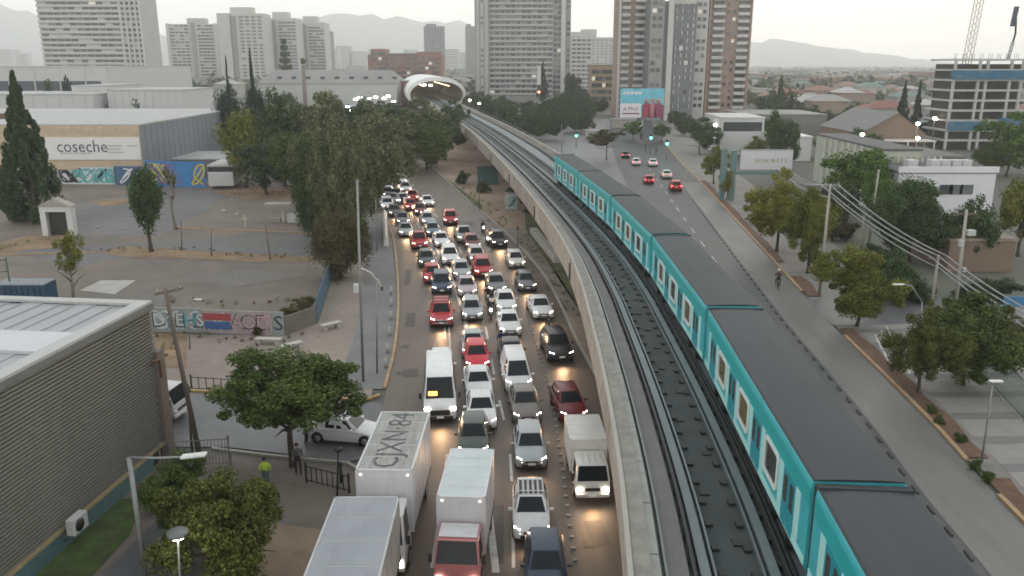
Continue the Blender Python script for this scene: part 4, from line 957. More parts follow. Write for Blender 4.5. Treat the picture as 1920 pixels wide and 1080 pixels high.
# people on foot
figure('person', standing(), 'person in a yellow-green safety vest walking on the corner pavement', clothes('hivis', (.45,.62,.06)), clothes('teal', (.06,.12,.12)), G(500, 918), R(185), shoe=blk)
figure('person', standing(.05), 'person in a white and pink top standing under the spreading tree', clothes('white', (.62,.55,.54)), clothes('black', (.02,.02,.025)), G(575, 835), R(100))
figure('person', standing(.16), 'person in black crossing the far pavement by the traffic lights', clothes('black', (.02,.02,.025)), clothes('jeans', (.05,.06,.09)), G(1210, 284), R(40))
figure('person', standing(.1), 'person in dark clothes near the kerb of the far crossing', clothes('black2', (.025,.025,.03)), clothes('grey', (.1,.1,.1)), G(1230, 290), R(-60))
figure('person', standing(.08), 'person in grey standing by the trunk of the spreading tree', clothes('grey', (.1,.1,.1)), clothes('black', (.02,.02,.025)), G(560, 890), R(20))
# ---------------------------------------------------------------- buildings
wgl = M('window_dark', (.05, .056, .06), .12, 0, .35, .7)
wgl2 = M('window_mid', (.13, .14, .145), .15, 0, .35, .7)
wlit = EM('window_lit', (1, .92, .78), .22, .5)
WIN = {}
def winmesh(w, h):
    k = (round(w, 2), round(h, 2))
    if k not in WIN: WIN[k] = MB().bb(-w/2, w/2, -.08, .1, -h/2, h/2).mesh('window')
    return WIN[k]
CNT = {}
def windows(root, xs, zs, y, w, h, skip=.0, lit=.015, mats=None, side=None, seed=0, name='window'):
    rnd = random.Random(seed + 11)
    me = winmesh(w, h); c = 0; mats = mats or (wgl, wgl, wgl2)
    for z in zs:
        for x in xs:
            if rnd.random() < skip: continue
            mt = wlit if rnd.random() < lit else rnd.choice(mats)
            if side is None: inst(name, me, mt, root, (x, y, z))
            else: inst(name, me, mt, root, (side, x, z), R(90))
def bands(root, x0, x1, y0, y1, zs, h, mat, name='floor_band'):
    me = MB().bb(x0, x1, y0, y1, -h/2, h/2).mesh(name)
    for z in zs: inst(name, me, mat, root, (0, 0, z))
def frange(a, b, s):
    o = []; 
    while a < b - 1e-6: o.append(a); a += s
    return o
def spread(x0, x1, n): return [x0 + (x1-x0)*(i+.5)/n for i in range(n)]
def bld(name, label, px0, px1, Y, cat='tower', group=None, rz=0):
    x0, x1 = AX(px0, Y), AX(px1, Y); t = thing(name, label, cat, ((x0+x1)/2, Y, 0), R(rz), group); return t, (x1-x0)/2
tw_w = M('tower_white', (.5, .49, .46), .75, 0, .06, .15, var2=.05, scale2=.03, dirt=((.34,.33,.31), .15, .5))
tw_g = M('tower_grey', (.27, .27, .26), .75, 0, .08, .15, var2=.05, scale2=.03)
tw_l = M('tower_pale', (.42, .42, .4), .75, 0, .08, .15)
tw_d = M('tower_dark', (.16, .165, .175), .7, 0, .1, .15)
tw_b = M('tower_brown', (.3, .215, .175), .8, 0, .1, .2)
brick = M('brick_red', (.24, .115, .085), .85, 0, .15, .3)
# left white tower
t, h = bld('residential_tower', 'wide white tower with banded floors behind the flat warehouses on the left', 84, 273, 450)
top = 66; fh = 2.62
MB().bb(-h, h, 0, 22, 0, top).build('wall', tw_l, t)
zs = frange(3.2, top-2, fh)
bands(t, -h-.25, h*.66, -.55, 0, [z-.75 for z in zs], 1.15, tw_w)
bands(t, h*.66, h+.3, -.4, 0, [z-.85 for z in zs], .9, tw_w)
me = MB().bb(-.45, .45, -.7, 0, 0, top).mesh('pilaster')
for x in (h*.62, h*.72, h*.82, h*.92, h): inst('pilaster', me, tw_w, t, (x, 0, 0))
windows(t, spread(-h*.97, h*.58, 11), [z+.45 for z in zs], -.02, 3.4, 1.3, .22, .01, seed=1)
windows(t, [h*.67, h*.77, h*.87, h*.96], [z+.3 for z in zs], -.02, 1.7, 1.5, .1, 0, seed=2)
# white apartment slabs further back
t, h = bld('apartment_block', 'lower white apartment slab with a central shaft and small roof box', 320, 413, 745, 'apartment block')
top = ZZ(45, 745); MB().bb(-h, h, 0, 18, 0, top).bb(-h*.25, h*.45, 4, 14, top, top+5).build('wall', tw_l, t)
zs = frange(3, top-2, 2.7); bands(t, -h*.95, -h*.12, -.6, 0, [z-.8 for z in zs], 1.1, tw_w); bands(t, h*.18, h*.85, -.6, 0, [z-.8 for z in zs], 1.1, tw_w)
windows(t, spread(-h*.9, -h*.15, 4), [z+.45 for z in zs], -.02, 3.2, 1.4, .1, 0); windows(t, spread(h*.2, h*.82, 4), [z+.45 for z in zs], -.02, 3.0, 1.4, .1, 0, seed=5)
for x in (-h*.97, h*.94): MB().bb(x-1.4, x+1.4, -1, 0, 0, top+.5).build('pilaster', tw_w, t)
MB().bb(-h*.05, h*.1, -.5, 0, 0, top+1).build('shaft', tw_g, t)
for nm, p0, p1, pt, Yd, lb in (('a', 416, 500, 13, 700, 'tallest white slab tower, left of three stepped ones'), ('b', 500, 560, 22, 735, 'middle one of three stepped white slab towers, behind the tiered pine'), ('c', 558, 612, 30, 770, 'right one of three stepped white slab towers')):
    t, h = bld('apartment_block', lb, p0, p1, Yd, 'apartment block', 'white stepped slab towers'); top = ZZ(pt+12, Yd)
    MB().bb(-h, h, 0, 22, 0, top).bb(-h*.5, h*.45, 3, 14, top, ZZ(pt, Yd)).build('wall', tw_w, t)
    MB().bb(-h, -h*.45, -3, 0, 0, top).build('blank_wing', tw_w, t); MB().bb(-h*.43, -h*.25, -1.4, 0, 0, top-2).build('shaft', tw_g, t)
    zs = frange(3, top-2, 2.7); windows(t, spread(-h*.12, h*.95, 4), [z for z in zs], -.05, 3.2, 1.3, .05, 0, (wgl2,), seed=hash(pt) % 9)
    bands(t, -h*.18, h, -.3, 0, [z+1.3 for z in zs], .5, tw_w)
t, h = bld('apartment_block', 'low grey end block beside the stepped white slab towers', 606, 620, 790, 'apartment block'); MB().bb(-h, h, 0, 20, 0, ZZ(58, 790)).build('wall', tw_g, t); windows(t, spread(-h, h, 2), frange(4, ZZ(60,790), 2.8), 0, 1.6, 1.2, .1, 0)
# distant dark towers
for p0, p1, pt, Yd, lb in ((796, 833, 49, 1150, 'dark slate-grey tower standing alone behind the brick block'), (873, 890, 49, 1200, 'slim dark grey tower just left of the large banded tower')):
    t, h = bld('office_tower', lb, p0, p1, Yd); top = ZZ(pt, Yd); MB().bb(-h, h, 0, 22, 0, top).bb(-h*.8, h*.2, 3, 12, top, top+3).build('wall', tw_d, t)
    me = MB().bb(-.5, .5, -.5, 0, 0, top).mesh('pilaster')
    for x in spread(-h, h, 7): inst('pilaster', me, tw_g, t, (x, 0, 0))
    windows(t, spread(-h, h, 6), frange(4, top-2, 3.6), -.1, h*.2, 1.8, .1, 0)
# brick block
t, h = bld('brick_building', 'long low red brick block behind the station', 690, 827, 640, 'building'); top = ZZ(97, 640)
MB().bb(-h, h, 0, 30, 0, top-2).bb(-h*.9, -h*.5, -2, 20, 0, top+2).bb(h*.35, h*.98, -2, 20, 0, top).build('wall', brick, t)
MB().bb(-h*.5, h*.35, -1, 24, top-2, top-1).build('roof', M('flat_roof_grey', (.2,.2,.2), .85, 0, .15, .3), t)
windows(t, spread(-h*.48, h*.33, 9), frange(4, top-3, 3.4), -.05, 3, 1.9, .1, .02); windows(t, spread(h*.38, h*.95, 6), frange(4, top-3, 3.4), -2.05, 2.6, 1.9, .1, .02); windows(t, spread(-h*.88, -h*.52, 4), frange(4, top-1, 3.4), -2.05, 2.6, 1.9, .1, .02)
# centre tower
t, h = bld('residential_tower', 'large grey tower with white bands in the middle, right above the viaduct', 891, 1069, 450); top = 68; fh = 2.68
MB().bb(-h, h, 0, 24, 0, top).build('wall', tw_g, t)
f0, f1 = -h*.70, h*.63; zs = frange(6, top, fh)
bands(t, f0, f1, -.6, 0, [z-.8 for z in zs], .95, tw_l)
windows(t, spread(f0, f1, 12), [z+.35 for z in zs], -.05, 2.2, 1.3, .14, .012, seed=4)
MB().bb(-h, f0, -2.2, 0, 0, top).build('flank_wall', tw_w, t)
me = MB().bb(-.3, .3, -2.8, -2.2, 0, top).mesh('pilaster')
for x in np.linspace(-h+.4, f0-.4, 4): inst('pilaster', me, tw_g, t, (x, 0, 0))
windows(t, [(-h+f0)/2], [z for z in zs], -2.25, 1.0, 1.3, .3, 0, (wgl2,))
MB().bb(h*.80, h*.89, -1.2, 0, 0, top).build('flank_wall', tw_w, t); windows(t, [h*.68, h*.76], [z for z in zs], -.05, 1.7, 1.6, .05, .01, seed=6); windows(t, [h*.95], [z for z in zs], -.05, 1.6, 1.5, .2, 0)
# pale blocks right of it
t, h = bld('apartment_block', 'small white banded block right beside the large grey tower', 1069, 1110, 560, 'apartment block'); top = ZZ(68, 560); MB().bb(-h, h, 0, 16, 0, top).build('wall', tw_w, t); zs = frange(3, top-1, 2.7); windows(t, spread(-h*.9, h*.9, 4), zs, -.02, 2.5, 1.1, .05, 0, (wgl2, wgl))
t, h = bld('apartment_block', 'hazy pale grey block between the two tower groups', 1090, 1158, 900, 'apartment block'); MB().bb(-h, -h*.2, 0, 20, 0, ZZ(55, 900)).bb(-h*.2, h, 0, 20, 0, ZZ(70, 900)).build('wall', tw_l, t); windows(t, spread(-h*.95, h*.95, 8), frange(4, ZZ(74, 900), 2.9), -.02, 2.6, 1.2, .1, 0, (wgl2,))
t, h = bld('low_building', 'low ochre building with rows of windows between the tower groups', 1108, 1152, 420, 'building'); och = M('ochre_wall', (.3,.22,.13), .8, 0, .12, .3); MB().bb(-h, h, 0, 14, 0, ZZ(122, 420)).build('wall', och, t); MB().bb(-h-.3, h+.3, -.5, 14.5, ZZ(122,420), ZZ(122,420)+.6).build('roof', tw_l, t); windows(t, spread(-h*.9, h*.9, 6), frange(4, ZZ(124,420)-1, 3.2), -.05, 1.6, 1.9, 0, .03)
# right tower group
def balconies(t, x, w, zs, y, dep, mat, rail):
    me = MB().bb(-w/2, w/2, -dep, 0, -.1, .08).mesh('balcony'); mr_ = MB().bb(-w/2, w/2, -dep-.05, -dep+.02, .08, 1.05).bb(-w/2, -w/2+.08, -dep+.02, 0, .08, 1.05).bb(w/2-.08, w/2, -dep+.02, 0, .08, 1.05).mesh('railing')
    for z in zs: b = inst('balcony', me, mat, t, (x, y, z)); inst('railing', mr_, rail, b)
t, h = bld('residential_tower', 'brown and white balcony tower, left part of the right-hand tower group', 1157, 1218, 332); top = 58
MB().bb(-h, h, 0, 16, 0, top).build('wall', tw_b, t); zs = frange(4, top, 2.62)
balconies(t, -h*.55, h*.5, zs, 0, 1.4, tw_w, tw_w); balconies(t, h*.3, h*.62, zs, 0, 1.6, tw_w, tw_w); windows(t, [-h*.55, h*.3], [z+1.3 for z in zs], -.02, h*.4, 1.9, 0, 0); windows(t, [h*.8], [z+1.3 for z in zs], -.02, 1.2, 1.3, 0, .02)
MB().bb(-h*.98, -h*.84, -1, 0, 0, top).build('pilaster', tw_w, t)
t, h = bld('residential_tower', 'grey tower with a white corner strip, middle of the right-hand tower group', 1216, 1302, 318); top = ZZ(2, 318)
MB().bb(-h, h, 0, 18, 0, top).build('wall', tw_d, t); zs = frange(4, top-1, 2.62)
MB().bb(-h, -h*.42, -1.2, 0, 0, top+4).build('side_wall', tw_g, t); MB().bb(-h*.25, -h*.02, -1.6, 0, 0, top+6).build('corner_strip', tw_w, t); MB().bb(0, h*.95, -.4, 3, top-1, top+1.2).build('roof_parapet', tw_l, t)
windows(t, [-h*.85, -h*.6], [z+1.2 for z in zs], -1.25, 1.5, 1.4, .1, .02); windows(t, spread(h*.02, h*.98, 4), [z+1.2 for z in zs], -.02, 1.1, 1.5, .1, .02); windows(t, [h*.14, h*.38, h*.62, h*.86], [z+1.2 for z in zs], -.06, .5, 1.4, .2, 0, (tw_l,), name='blind')
t, h = bld('residential_tower', 'tall brown tower with white balconies, right end of the tower group', 1300, 1404, 325); top = 58
MB().bb(-h, h, 0, 18, 0, top).build('wall', tw_b, t); zs = frange(4, top, 2.62)
MB().bb(-h, -h*.58, -1.4, 0, 0, top).build('side_wall', tw_w, t); windows(t, [-h*.9, -h*.72], [z+1.2 for z in zs], -1.45, 1.3, 1.3, .1, .02)
balconies(t, -h*.2, h*.42, zs, 0, 1.7, tw_w, tw_w); balconies(t, h*.68, h*.4, zs, 0, 1.5, tw_w, tw_w); windows(t, [-h*.2, h*.68], [z+1.3 for z in zs], -.02, h*.34, 1.9, 0, 0); windows(t, [h*.15, h*.36], [z+1.3 for z in zs], -.02, 1.1, 1.2, .25, .08)
for x in (-h*.5, h*.95): MB().bb(x-.4, x+.4, -1, 0, 0, top).build('pilaster', tw_b, t)
# construction tower
t, h = bld('unfinished_tower', 'concrete tower under construction with blue safety netting', 1790, 1935, 205, 'construction site')
cb = M('raw_concrete', (.42, .42, .4), .85, 0, .15, .4); net = M('blue_netting', (.03, .12, .2), .8, 0, .25, .5, dirt=((.2,.22,.22), .4, .5)); inn = M('block_wall_shaded', (.06,.052,.047), .9, 0, .2, .5)  # core wall coloured near black: shade of the open floors is painted in
top = ZZ(112, 205); fh = (top)/9.; zs = [fh*i for i in range(1, 10)]
MB().bb(-h+1, h-1, 2.5, 11, 0, top-1).build('core_wall', inn, t)
bands(t, -h, h, 0, 12, zs, .45, cb, 'floor_slab')
me = MB().bb(-.28, .28, -.05, .5, 0, fh-.3).mesh('column')
for i in range(9):
    for x in (-h+.4, -h*.32, -h*.12, h*.5, h*.8): inst('column', me, cb, t, (x, 0, fh*i+.14))
for z0, z1, a, b in ((top-fh*1.9, top-fh*1.02, -h-.9, h), (fh*2.05, fh*2.95, -h-.1, h*.1), (fh*2.6, fh*3.3, h*.3, h)): MB().bb(a, b, -.75, -.62, z0, z1).build('safety_net', net, t)
me = MB().cyl((0,0,.7), .04, 1.4, 5).mesh('rebar')
for i in range(26): inst('rebar', me, dsteel, t, (-h+.5+i*(2*h-1)/25, .4+2*(i % 3), top+.1))
def lattice(m, p0, p1, w, nseg, r=.06):
    p0, p1 = Vector(p0), Vector(p1); d = (p1-p0).normalized(); a = d.cross(Vector((0, 1, 0))).normalized()*w/2; b = d.cross(a).normalized()*w/2
    cs = [a+b, a-b, -a-b, b-a]
    for c in cs: m.tube([p0+c, p1+c], r, 4)
    for k in range(nseg):
        q0, q1 = p0.lerp(p1, k/nseg), p0.lerp(p1, (k+1)/nseg)
        for j in range(4): m.tube([q0+cs[j], q1+cs[(j+1) % 4]], r*.6, 3, False)
t = thing('tower_crane', 'pale lattice mast of a tower crane rising above the unfinished tower', 'crane', (AX(1810, 212), 212, 0))
m = MB(); lattice(m, (-.9, 0, 0), (2.0, 0, 48), 1.5, 30, .09); m.build('mast', M('crane_cream', (.45,.4,.33), .6), t)
t = thing('concrete_pump_boom', 'dark folded boom arm standing on top of the unfinished tower', 'crane', (AX(1893, 212), 212, top))
m = MB(); lattice(m, (-.6, 0, 0), (.0, 0, 4.2), .5, 5, .06); m.build('mast', dsteel, t); MB().tube([(0,0,4.2),(.3,0,6.3),(-.1,0,9.8)], .22, 6).build('boom_arm', dsteel, t); MB().box((-.55, 0, 10.2), (.9, .7, 4.6), ry=.08).build('counterweight', M('boom_navy', (.04,.045,.09), .5), t)
# ---- left: warehouses
wh_w = M('warehouse_white', (.5, .5, .49), .7, 0, .07, .2, dirt=((.36,.35,.33), .2, .5)); wh_g = M('warehouse_grey', (.22,.235,.26), .6, 0, .08, .4, (1,1,.2), dirt=((.16,.165,.175), .4, .4))
roofm = M('sheet_roof', (.4,.4,.395), .6, 0, .12, .3, (3,.2,1), dirt=((.24,.22,.2), .2, .6))
def hall(name, label, x0, x1, y0, y1, h, mat, rf=None, cat='warehouse'):
    t = thing(name, label, cat, ((x0+x1)/2, y0, 0)); w = (x1-x0)/2
    MB().bb(-w, w, 0, y1-y0, 0, h).build('wall', mat, t)
    MB().bb(-w-.15, w+.15, -.15, y1-y0+.15, h, h+.3).build('roof', rf or roofm, t); return t, w
t, w = hall('distribution_warehouse', 'big white warehouse with a dark band, behind the two dark trees at far left', AX(-160, 300), AX(196, 300), 300, 380, ZZ(126, 300), wh_w)
MB().bb(-w+.5, w-2, -.12, 0, ZZ(170, 300), ZZ(152, 300)).build('dark_band', M('band_dark', (.05,.06,.075), .5), t); MB().bb(-w, w, -.2, 0, ZZ(172,300)-1, ZZ(171,300)).build('plinth', wh_w, t)
for i in range(7): MB().bb(-w+5+i*9, -w+5.4+i*9, -.2, -.0, 0, ZZ(126,300)).build('wall_pier', wh_w, t)
for px0, px1, py, Yd, lb, mm in ((-60, 165, 178, 235, 'long low white shed in front of the big white warehouse', wh_w), (194, 336, 170, 240, 'plain white box shed with a bush at its foot', wh_w), (128, 190, 162, 250, 'small white shed wedged between two larger ones', wh_w)):
    t, w = hall('white_shed', lb, AX(px0, Yd), AX(px1, Yd), Yd, Yd+25, ZZ(py, Yd), mm)
    me = MB().bb(-.06, .06, -.06, 0, 0, ZZ(py, Yd)).mesh('wall_seam')
    for x in np.linspace(-w+2, w-2, 9): inst('wall_seam', me, tw_l, t, (x, 0, 0))
# the shop hall with its sign
Yd = 146; hh = ZZ(236, Yd); X1 = AX(247, Yd)
t, w = hall('shop_hall', 'grey hall with an ochre front carrying a white lettered sign', X1-62, X1, Yd, Yd+52, hh, wh_g)
ochre = M('shop_ochre', (.46, .36, .25), .75, 0, .12, .5, dirt=((.5,.42,.32), .6, .6))
MB().bb(w-26, w-.02, -.22, 0, ZZ(318, Yd), hh+.05).build('front_cladding', ochre, t)
MB().bb(w-22, w-.1, -.4, -.23, ZZ(299, Yd), ZZ(257, Yd)).build('sign_board', M('sign_white', (.66,.65,.64), .5, 0, .04, .5), t)
ink = M('sign_ink', (.09,.095,.12), .6); ink2 = M('sign_ink_pale', (.4,.4,.42), .6)
def wx(px): return AX(px, Yd) - t.location.x
o = lettering('coseche', t, 3.0, ink, (wx(135), -.44, ZZ(275, Yd)), (R(90), 0, 0)); 
o.scale = (1.12*(AX(178, Yd)-AX(92, Yd))/o.dimensions.x if o.dimensions.x else 1, 1, 1)
for k, (a, b, y_) in enumerate(((183, 212, 273), (222, 242, 273), (183, 210, 279), (183, 216, 285), (92, 150, 287))): MB().bb(wx(a), wx(b), -.44, -.41, ZZ(y_+1, Yd), ZZ(y_-1, Yd)).build('small_print', ink2, t)
rnd = random.Random(3); faded = M('faded_letters', (.56,.47,.38), .8, 0, .2, 1)
x = 78
while x < 240:
    ww = rnd.uniform(2.2, 4.5)
    if rnd.random() > .2:
        MB().bb(wx(x), wx(x+.9), -.26, -.23, ZZ(250, Yd), ZZ(238, Yd)).build('faded_letter', faded, t)
        if rnd.random() > .4: MB().bb(wx(x+.9), wx(x+ww*.8), -.26, -.23, ZZ(241, Yd), ZZ(238, Yd)).build('faded_letter', faded, t)
    x += ww
MB().bb(-3, -1, 14, 18, hh+.3, hh+1.2).build('roof_unit', M('unit_brown', (.12,.07,.05), .8), t)
me = MB().bb(0, .08, 0, .05, 0, hh).mesh('wall_seam')
for y in frange(2, 51, 2.5): inst('wall_seam', me, MATS['warehouse_grey'], t, (w, y, 0))
# painted hoardings in front of it
rngc = random.Random(9)
def graffiti(root, x0, x1, z0, z1, y, cols, n, r=.06):
    for i in range(n):
        m = MB(); cx_ = rngc.uniform(x0, x1); cz_ = (z0+z1)/2; a = (z1-z0)*.42; pts = []
        for k in range(9): pts.append((min(max(cx_ + a*.9*math.sin(k*1.3+i*2.1)+.1*k, x0+.1), x1-.1), cz_ + a*math.cos(k*1.05+i), 0))
        P = catmull(pts, 3); P = [Vector((q.x, y, max(z0+.1, min(z1-.1, q.y)))) for q in P]
        L_, R_ = [], []
        for j in range(len(P)):
            d = (P[min(j+1, len(P)-1)]-P[max(j-1, 0)]); nn = Vector((-d.z, 0, d.x)).normalized()*r
            L_.append(P[j]+nn+Vector((0,-.002*i,0))); R_.append(P[j]-nn+Vector((0,-.002*i,0)))
        m.strip(R_, L_); m.build('graffiti_stroke', rngc.choice(cols), root)
gm = {k: M('spray_'+k, c, .7, 0, .15, 2) for k, c in dict(teal=(.1,.36,.36), navy=(.03,.05,.09), white=(.6,.62,.62), pink=(.5,.33,.36), red=(.35,.06,.07), blue=(.05,.12,.3), black=(.02,.02,.025), purple=(.16,.12,.26), yellow=(.5,.45,.06)).items()}
def hoarding(name, label, pa, pb, h, mat, cols, n, split=0, cat='hoarding', rr=.07):
    a, b = G(*pa), G(*pb); d = b - a; L = d.length; t = thing(name, label, cat, a, math.atan2(d.y, d.x)); k = max(1, split or int(L/2.4))
    me = MB().bb(.01, L/k-.01, 0, .12, 0, h).mesh('panel')
    for i in range(k): inst('panel', me, mat, t, (i*L/k, 0, 0))
    if n: graffiti(t, .2, L-.2, .15, h-.1, -.01, cols, n, rr)
    return t, L
hoarding('painted_hoarding', 'white hoarding with teal and black graffiti below the shop sign', (112, 345), (216, 346), 3.0, M('hoard_white', (.5,.53,.52), .7, 0, .1, .5), [gm['teal'], gm['black'], gm['white'], gm['teal']], 12, rr=.16)
hoarding('painted_hoarding', 'dark blue hoarding with pale graffiti next to the sapling', (217, 347), (275, 348), 3.3, M('hoard_navy', (.045,.11,.2), .7, 0, .15, .5), [gm['white'], gm['navy']], 7, rr=.12)
hoarding('painted_hoarding', 'bright blue hoarding with a yellow scrawl along its foot', (276, 349), (388, 352), 4.4, M('hoard_blue', (.03,.19,.42), .7, 0, .12, .4, dirt=((.1,.1,.3), .3, .5)), [gm['purple'], gm['yellow'], gm['teal'], gm['blue']], 10, rr=.14)
t = thing('site_trailer', 'white trailer with a dark window strip at the end of the blue hoarding', 'trailer', G(390, 356) + Vector((0, .5, 0)), R(5))
MB().bb(0, 4.2, 0, 9, .5, 2.9).build('body', wh_w, t, bevel=.15, seg=2); MB().bb(0, 4.2, 0, 9, 3.8, 4.1).build('roof', tw_l, t); MB().bb(.1, 4.1, .3, 8.6, 2.9, 3.8).build('window_strip', wgl, t); MB().bb(.2, 4, -.05, 0, 1.8, 2.6).build('stripe', wh_w, t)
t, w = hall('carport', 'flat grey canopy roof behind the blue hoarding', AX(270, 160), AX(425, 160), 158, 172, ZZ(298, 160), M('carport_wall_grey', (.2,.2,.2), .8));  # walls in one plain grey
# long low building and bus terminal in the middle distance
t, w = hall('long_shed', 'long low white roof with a row of dark vents, below the white slab towers', AX(478, 380), AX(742, 380), 380, 420, ZZ(158, 380), tw_l, M('long_roof', (.24,.235,.22), .7, 0, .15, .05, (1, .3, 1)))
MB().add([(-w, -.3, ZZ(158,380)+.31), (w, -.3, ZZ(158,380)+.31), (w-4, 16, ZZ(158,380)+6), (-w+4, 16, ZZ(158,380)+6), (w, 40, ZZ(158,380)+.31), (-w, 40, ZZ(158,380)+.31)], [(0,1,2,3), (3,2,4,5), (1,4,2), (0,3,5)]).build('roof', MATS['long_roof'], t)
for i in range(9): MB().bb(-w+8+i*6.5, -w+10+i*6.5, 5, 5.6, ZZ(158,380)+2, ZZ(158,380)+3.3).build('vent', wgl, t)
t, w = hall('red_annex', 'small dull red building beside the station mouth', AX(733, 395), AX(765, 395), 395, 410, ZZ(152, 395), M('annex_red', (.2,.07,.06), .8))
# bus terminal lit by floodlights
t, w = hall('bus_terminal', 'brightly lit open bus terminal roof beyond the dark trees', AX(600, 350), AX(735, 350), 350, 378, 3.2, M('terminal_dark', (.12,.13,.13), .8), M('terminal_roof', (.33,.36,.35), .6), 'terminal')
fl = EM('floodlight', (1, .97, .88), 18)
for px, py in ((664,186),(672,183),(690,185),(702,182),(718,184),(726,180),(655,207),(703,213),(648,200),(735,190)):
    Yf = 330; t2_ = thing('floodlight', 'white floodlight glowing over the bus terminal', 'lamp', (AX(px, Yf), Yf, 0), 0, 'floodlights of the bus terminal'); zf = ZZ(py, Yf)
    MB().tube([(0,0,0),(0,0,zf)], .1, 5).build('pole', steel, t2_); MB().box((0,-.2,zf), (1.5,.35,.5)).build('lamp', fl, t2_)
# ---- right: halls and houses
t, w = hall('white_bus_shed', 'white shed with a dark open side behind the dark tree', AX(1360, 195), AX(1442, 195), 195, 212, ZZ(222, 195), wh_w, M('shed_roof_pale', (.5,.5,.47), .6)); MB().bb(-w+.5, w-.5, -.06, 0, ZZ(246,195), ZZ(229,195)).build('opening', wgl, t)
t, w = hall('long_shed', 'long grey sheet roof in front of the far houses', AX(1405, 250), AX(1560, 250), 250, 275, ZZ(216, 250), M('shed_wall_grey', (.2,.2,.185), .8), M('shed_roof_grey', (.22,.22,.21), .7, 0, .15, .2, (3,.2,1)))  # plain grey colours for the shed wall and roof
t, w = hall('tarp_shed', 'low shed under a white sheet roof beside the dark tree', AX(1474, 182), AX(1536, 182), 182, 194, ZZ(258, 182), wh_w, M('tarp_white', (.58,.57,.52), .6)); 
t = thing('gable_hall', 'brown brick hall with a wide gable and a white front awning', 'hall', (AX(1690, 200), 200, 0)); w = AX(1752, 200)-AX(1690, 200); e_, r_ = ZZ(250, 200), ZZ(212, 200)
bb_ = M('hall_brown', (.19,.135,.1), .85, 0, .12, .4)
MB().add([(-w,0,0),(w,0,0),(w,0,e_),(w*.1,0,r_),(-w,0,e_),(-w,26,0),(w,26,0),(w,26,e_),(w*.1,26,r_),(-w,26,e_)], [(0,1,2,3,4),(9,8,7,6,5),(1,6,7,2),(5,0,4,9)]).build('wall', bb_, t)
MB().add([(-w-.3,-.4,e_),(w*.1,-.4,r_+.15),(w*.1,26.4,r_+.15),(-w-.3,26.4,e_),(w+.3,-.4,e_),(w+.3,26.4,e_)], [(0,1,2,3),(1,4,5,2)]).build('roof', M('hall_roof', (.17,.165,.16), .75, 0, .15, .5, (.3,3,1)), t)
MB().bb(-w*.55, w*1.05, -5, -.05, e_-1.6, e_-1.3).build('awning', M('awning_white', (.55,.54,.5), .6), t); 
for x in (-w*.5, w*.2, w): MB().bb(x-.15, x+.15, -4.9, -4.6, 0, e_-1.6).build('post', wh_w, t)
for x, y in ((-w*.8, -6), (w*.55, -6), (w*.9, -1)): pass
t, w = hall('pale_green_building', 'pale green building with vertical fins along its side', AX(1645, 128), AX(1712, 128), 122, 150, ZZ(283, 122), M('pale_green', (.38,.4,.33), .75, 0, .1, .4), M('flat_dark_roof', (.1,.1,.1), .85))
for i in range(9): MB().bb(-w-.35, -w, 2+i*2.6, 2.5+i*2.6, 0, ZZ(283,122)).build('fin', M('fin_pale', (.5,.5,.44), .7), t); 
for i in range(9): MB().bb(-w+1+i*.9-.1, -w+1+i*.9+.12, -.3, 0, .5, ZZ(283,122)-.8).build('fin', MATS['fin_pale'], t)
windows(t, spread(-w*.9, w*.9, 5), [2.2, 5], -.02, 1.1, 1.5)
t, w = hall('dark_roofed_hall', 'wide hall with a flat dark roof behind the white building', AX(1712, 140), AX(1835, 140), 140, 156, ZZ(296, 140), M('dark_hall_wall', (.16,.155,.15), .8), M('flat_dark_roof2', (.13,.13,.12), .85))
t, w = hall('white_building', 'white flat-roofed building with rooftop machinery behind the dark trees', AX(1712, 112), AX(1900, 112), 112, 130, ZZ(325, 112), M('white_wall', (.62,.61,.64), .7, 0, .05, .4), M('flat_dark_roof', (.1,.1,.1), .85)); zt = ZZ(325, 112)
windows(t, [-w+1.5], [zt-1.7], -.03, 1.2, 1.6, 0, 0); windows(t, [w*.0, w*.2, w*.42], [zt-2.2], -.03, 1.8, 1.3, 0, 0, (wgl2, wgl))
for x in (-w*.45, w*.05, w*.25, w*.5, w*.7): MB().bb(x-.7, x+.7, 4, 5.5, zt+.3, zt+1.3).build('roof_unit', wh_w, t)
MB().bb(-w-.2, w+.2, -.2, .1, zt+.1, zt+.9).build('roof_parapet', MATS['white_wall'], t)
# the corrugated hall at lower left
HZ = 8.6; cA = Vector((-18.65, 40.9, 0)); cB = Vector((-21.2, 18, 0)); dirw = (cB-cA).normalized(); Lw = (cB-cA).length
t = thing('corrugated_hall', 'hall clad in ribbed olive-grey metal siding with a pale sheet roof, lower left', 'warehouse', cA, math.atan2(dirw.y, dirw.x))   # local x runs towards the camera along the wall, local y to the east
rib = M('ribbed_siding', (.195, .188, .165), .55, .1, .1, .6, (.3,1,2), var2=.12, scale2=.15); base = M('siding_gap_shade', (.035,.035,.03), .85)  # backing wall coloured near black to paint the shade between ribs
MB().bb(0, Lw, -36, -.11, 0, HZ-.25).build('wall', base, t)
n = 41; pz = (HZ-1.25)/n
me = MB().add([(0,-.109,0),(Lw,-.109,0),(Lw,.03,pz*.1),(0,.03,pz*.1),(Lw,.03,pz*.5),(0,.03,pz*.5),(Lw,-.109,pz*.6),(0,-.109,pz*.6)], [(1,0,3,2),(2,3,5,4),(4,5,7,6)]).mesh('siding_rib')
for i in range(n): inst('siding_rib', me, rib, t, (0, 0, 1.0+i*pz))
MB().bb(-.02, Lw, -.05, .1, .82, .98).build('base_trim', M('trim_yellow', (.34,.27,.14), .7, 0, .2, 2), t); MB().bb(1.5, Lw, -.05, .06, 0, .8).build('plinth', M('plinth_teal', (.08,.15,.16), .8, 0, .2, 1), t)
